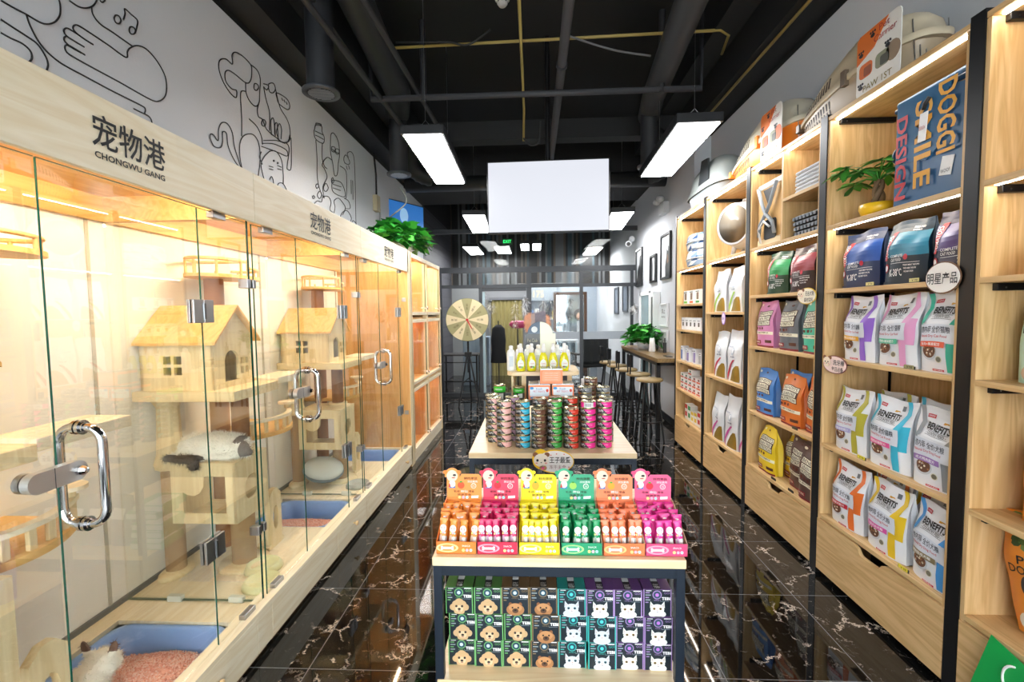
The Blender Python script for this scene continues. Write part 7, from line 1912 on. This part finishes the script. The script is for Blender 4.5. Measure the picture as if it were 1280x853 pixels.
t = thing('wall_shelf', 'grey wall shelf unit with small goods in the back room', 'shelf', (.3, 13.7, .0)); g = G(); g.box(-.5, .5, 0, .28, 1.9, 2.3, C('#7a828a', .5), .005); g.box(-.5, .5, 0, .28, 1.35, 1.38, C('#c3c8cd', .5)); g.box(-.5, -.47, .0, .28, 0, 1.9, C('#8f979e', .5)); g.box(.47, .5, 0, .28, 0, 1.9, C('#8f979e', .5)); g.box(-.47, .47, .27, .29, 0, 1.9, C('#98a3ae', .5)); g.build('carcass', t)
g = G(); g.text('175', lambda a, b: (a, -.004, b), C('#e6c88a', .5), -.3, .0, 2.0, 2.2); g.build('lettering', t)
for k, (x, h_, c_) in enumerate(((-.35, .25, '#4a6a9a'), (-.2, .3, '#d9d9d4'), (-.03, .22, '#b04a6a'), (.12, .32, '#2e3a34'), (.3, .26, '#c9b25a'))):
    g = G(); g.box(-.06, .06, 0, .12, 0, h_, C(c_, .5), .01); o = g.build('goods_box'); tag(o, f'{("blue", "white", "rose", "dark green", "yellow")[k]} box on the shelf in the back room', 'box', 'boxes in the back room'); o.location = (.3 + x, 13.78, 1.381)
for k, (px, py, h_, c_, lab) in enumerate(((614, 384, .18, '#b9b4a8', 'small pale feather toy hung on the glass above the coat'), (644, 385, .42, '#d8cfc0', 'long feathered cat toy hung on the dark door frame'), (656, 378, .3, '#e3e3e6', 'white feather toy hung right of the long one'), (679, 381, .3, '#d4d4d2', 'grey white feather toy above the plush toy'), (674, 390, .3, '#c7c3c9', 'fluffy grey feather toy left of the peach plush'), (688, 381, .3, '#6d7380', 'dark streaked feather toy hung on the glass'), (701, 383, .34, '#d9d6cf', 'cream feather toy hung beside the mirror'), (712, 378, .45, '#4b4a50', 'long dark feather toy hung right of the cream one'), (793, 388, .1, '#dadada', 'tiny white tassel toy by the right end of the glass'))):
    p = at(px, py - 6, Y=8.52); t = thing('feather_toy', lab, 'cat toy', p, 0, 'feather toys hung on the glass partition')
    g = G(); m_ = [C(c_, .9), C('#efeae2', .9), C('#77665a', .9)]
    for q in range(120):
        a = R.uniform(0, 6.28); z = -h_ * R.random(); w = .03 + .09 * math.sin(PI * min(1, -z / h_ + .1)) * R.random()
        pp = Vector((.4 * w * math.cos(a), .3 * w * math.sin(a), z)); d = Vector((math.cos(a), math.sin(a) * .4, R.uniform(-1.3, .3)))
        leafmesh(g, pp, d, .045 + .04 * R.random(), .006, m_[0 if q % 4 else (1 if q % 8 else 2)], .3, False)
    g.build('feathers', t); g = G(); g.tube([(0, 0, .03), (.006, 0, -.02), (0, 0, -h_ * .7)], .003, BLACKM, 5); g.cyl((0, 0, .03), (0, .08, .03), .008, STEEL, 8); g.build('wand', t)
t = thing('exit_sign', 'small green lit exit sign far behind the glass', 'sign', at(634, 302, Y=9.6)); g = G(); g.box(-.1, .1, 0, .02, -.06, .06, C('#14532b')); g.build('case', t); g = G(); g.text('EXIT', lambda a, b: (a, -.002, b), EM('#35ff7a', 2), -.08, .08, -.03, .03); g.build('lettering', t)
for k, (y, z0, z1) in enumerate(((9.6, 1.55, 2.1), (10.6, 1.5, 2.1))):
    picture(y + .25, y - .25, z0, z1, ('narrow grey picture on the right wall behind the glass', 'second narrow picture farther back behind the glass')[k], [('#7d8694', [(-1, -1), (1, -1), (1, 1), (-1, 1)])], '#4a4e55', grp='pictures behind the glass')
t = thing('round_mirror', 'dark haired mannequin head on a shelf behind the glass', 'mannequin head', (1.05, 11.0, 1.3)); g = G(); g.ell((0, 0, .2), (.11, .12, .14), C('#2a2320', .8), 16, 12); g.ell((0, -.06, .18), (.07, .07, .1), C('#cfa98e', .6), 14, 10); g.build('head', t); g = G(); g.cyl((0, 0, -1.3), (0, 0, .1), .035, C('#b9bec4', .4), 12); g.box(-.15, .15, -.15, .15, -1.3, -1.27, C('#b9bec4', .4)); g.build('stand', t); t.name = 'mannequin_head'
# ================================================================== LIGHT
w = bpy.data.worlds.new('world'); SC.world = w; w.use_nodes = True
bg = w.node_tree.nodes['Background']; bg.inputs[0].default_value = (.92, .96, 1, 1); bg.inputs[1].default_value = 8.0
SC.view_settings.view_transform = 'Standard'; SC.view_settings.look = 'None'; SC.view_settings.gamma = 1
SC.view_settings.exposure = 0.28; SC.view_settings.use_curve_mapping = False
SC.cycles.use_denoising = True
SC.cycles.max_bounces = 10; SC.cycles.transparent_max_bounces = 24; SC.cycles.glossy_bounces = 4; SC.cycles.diffuse_bounces = 4
SC.cycles.sample_clamp_indirect = 6
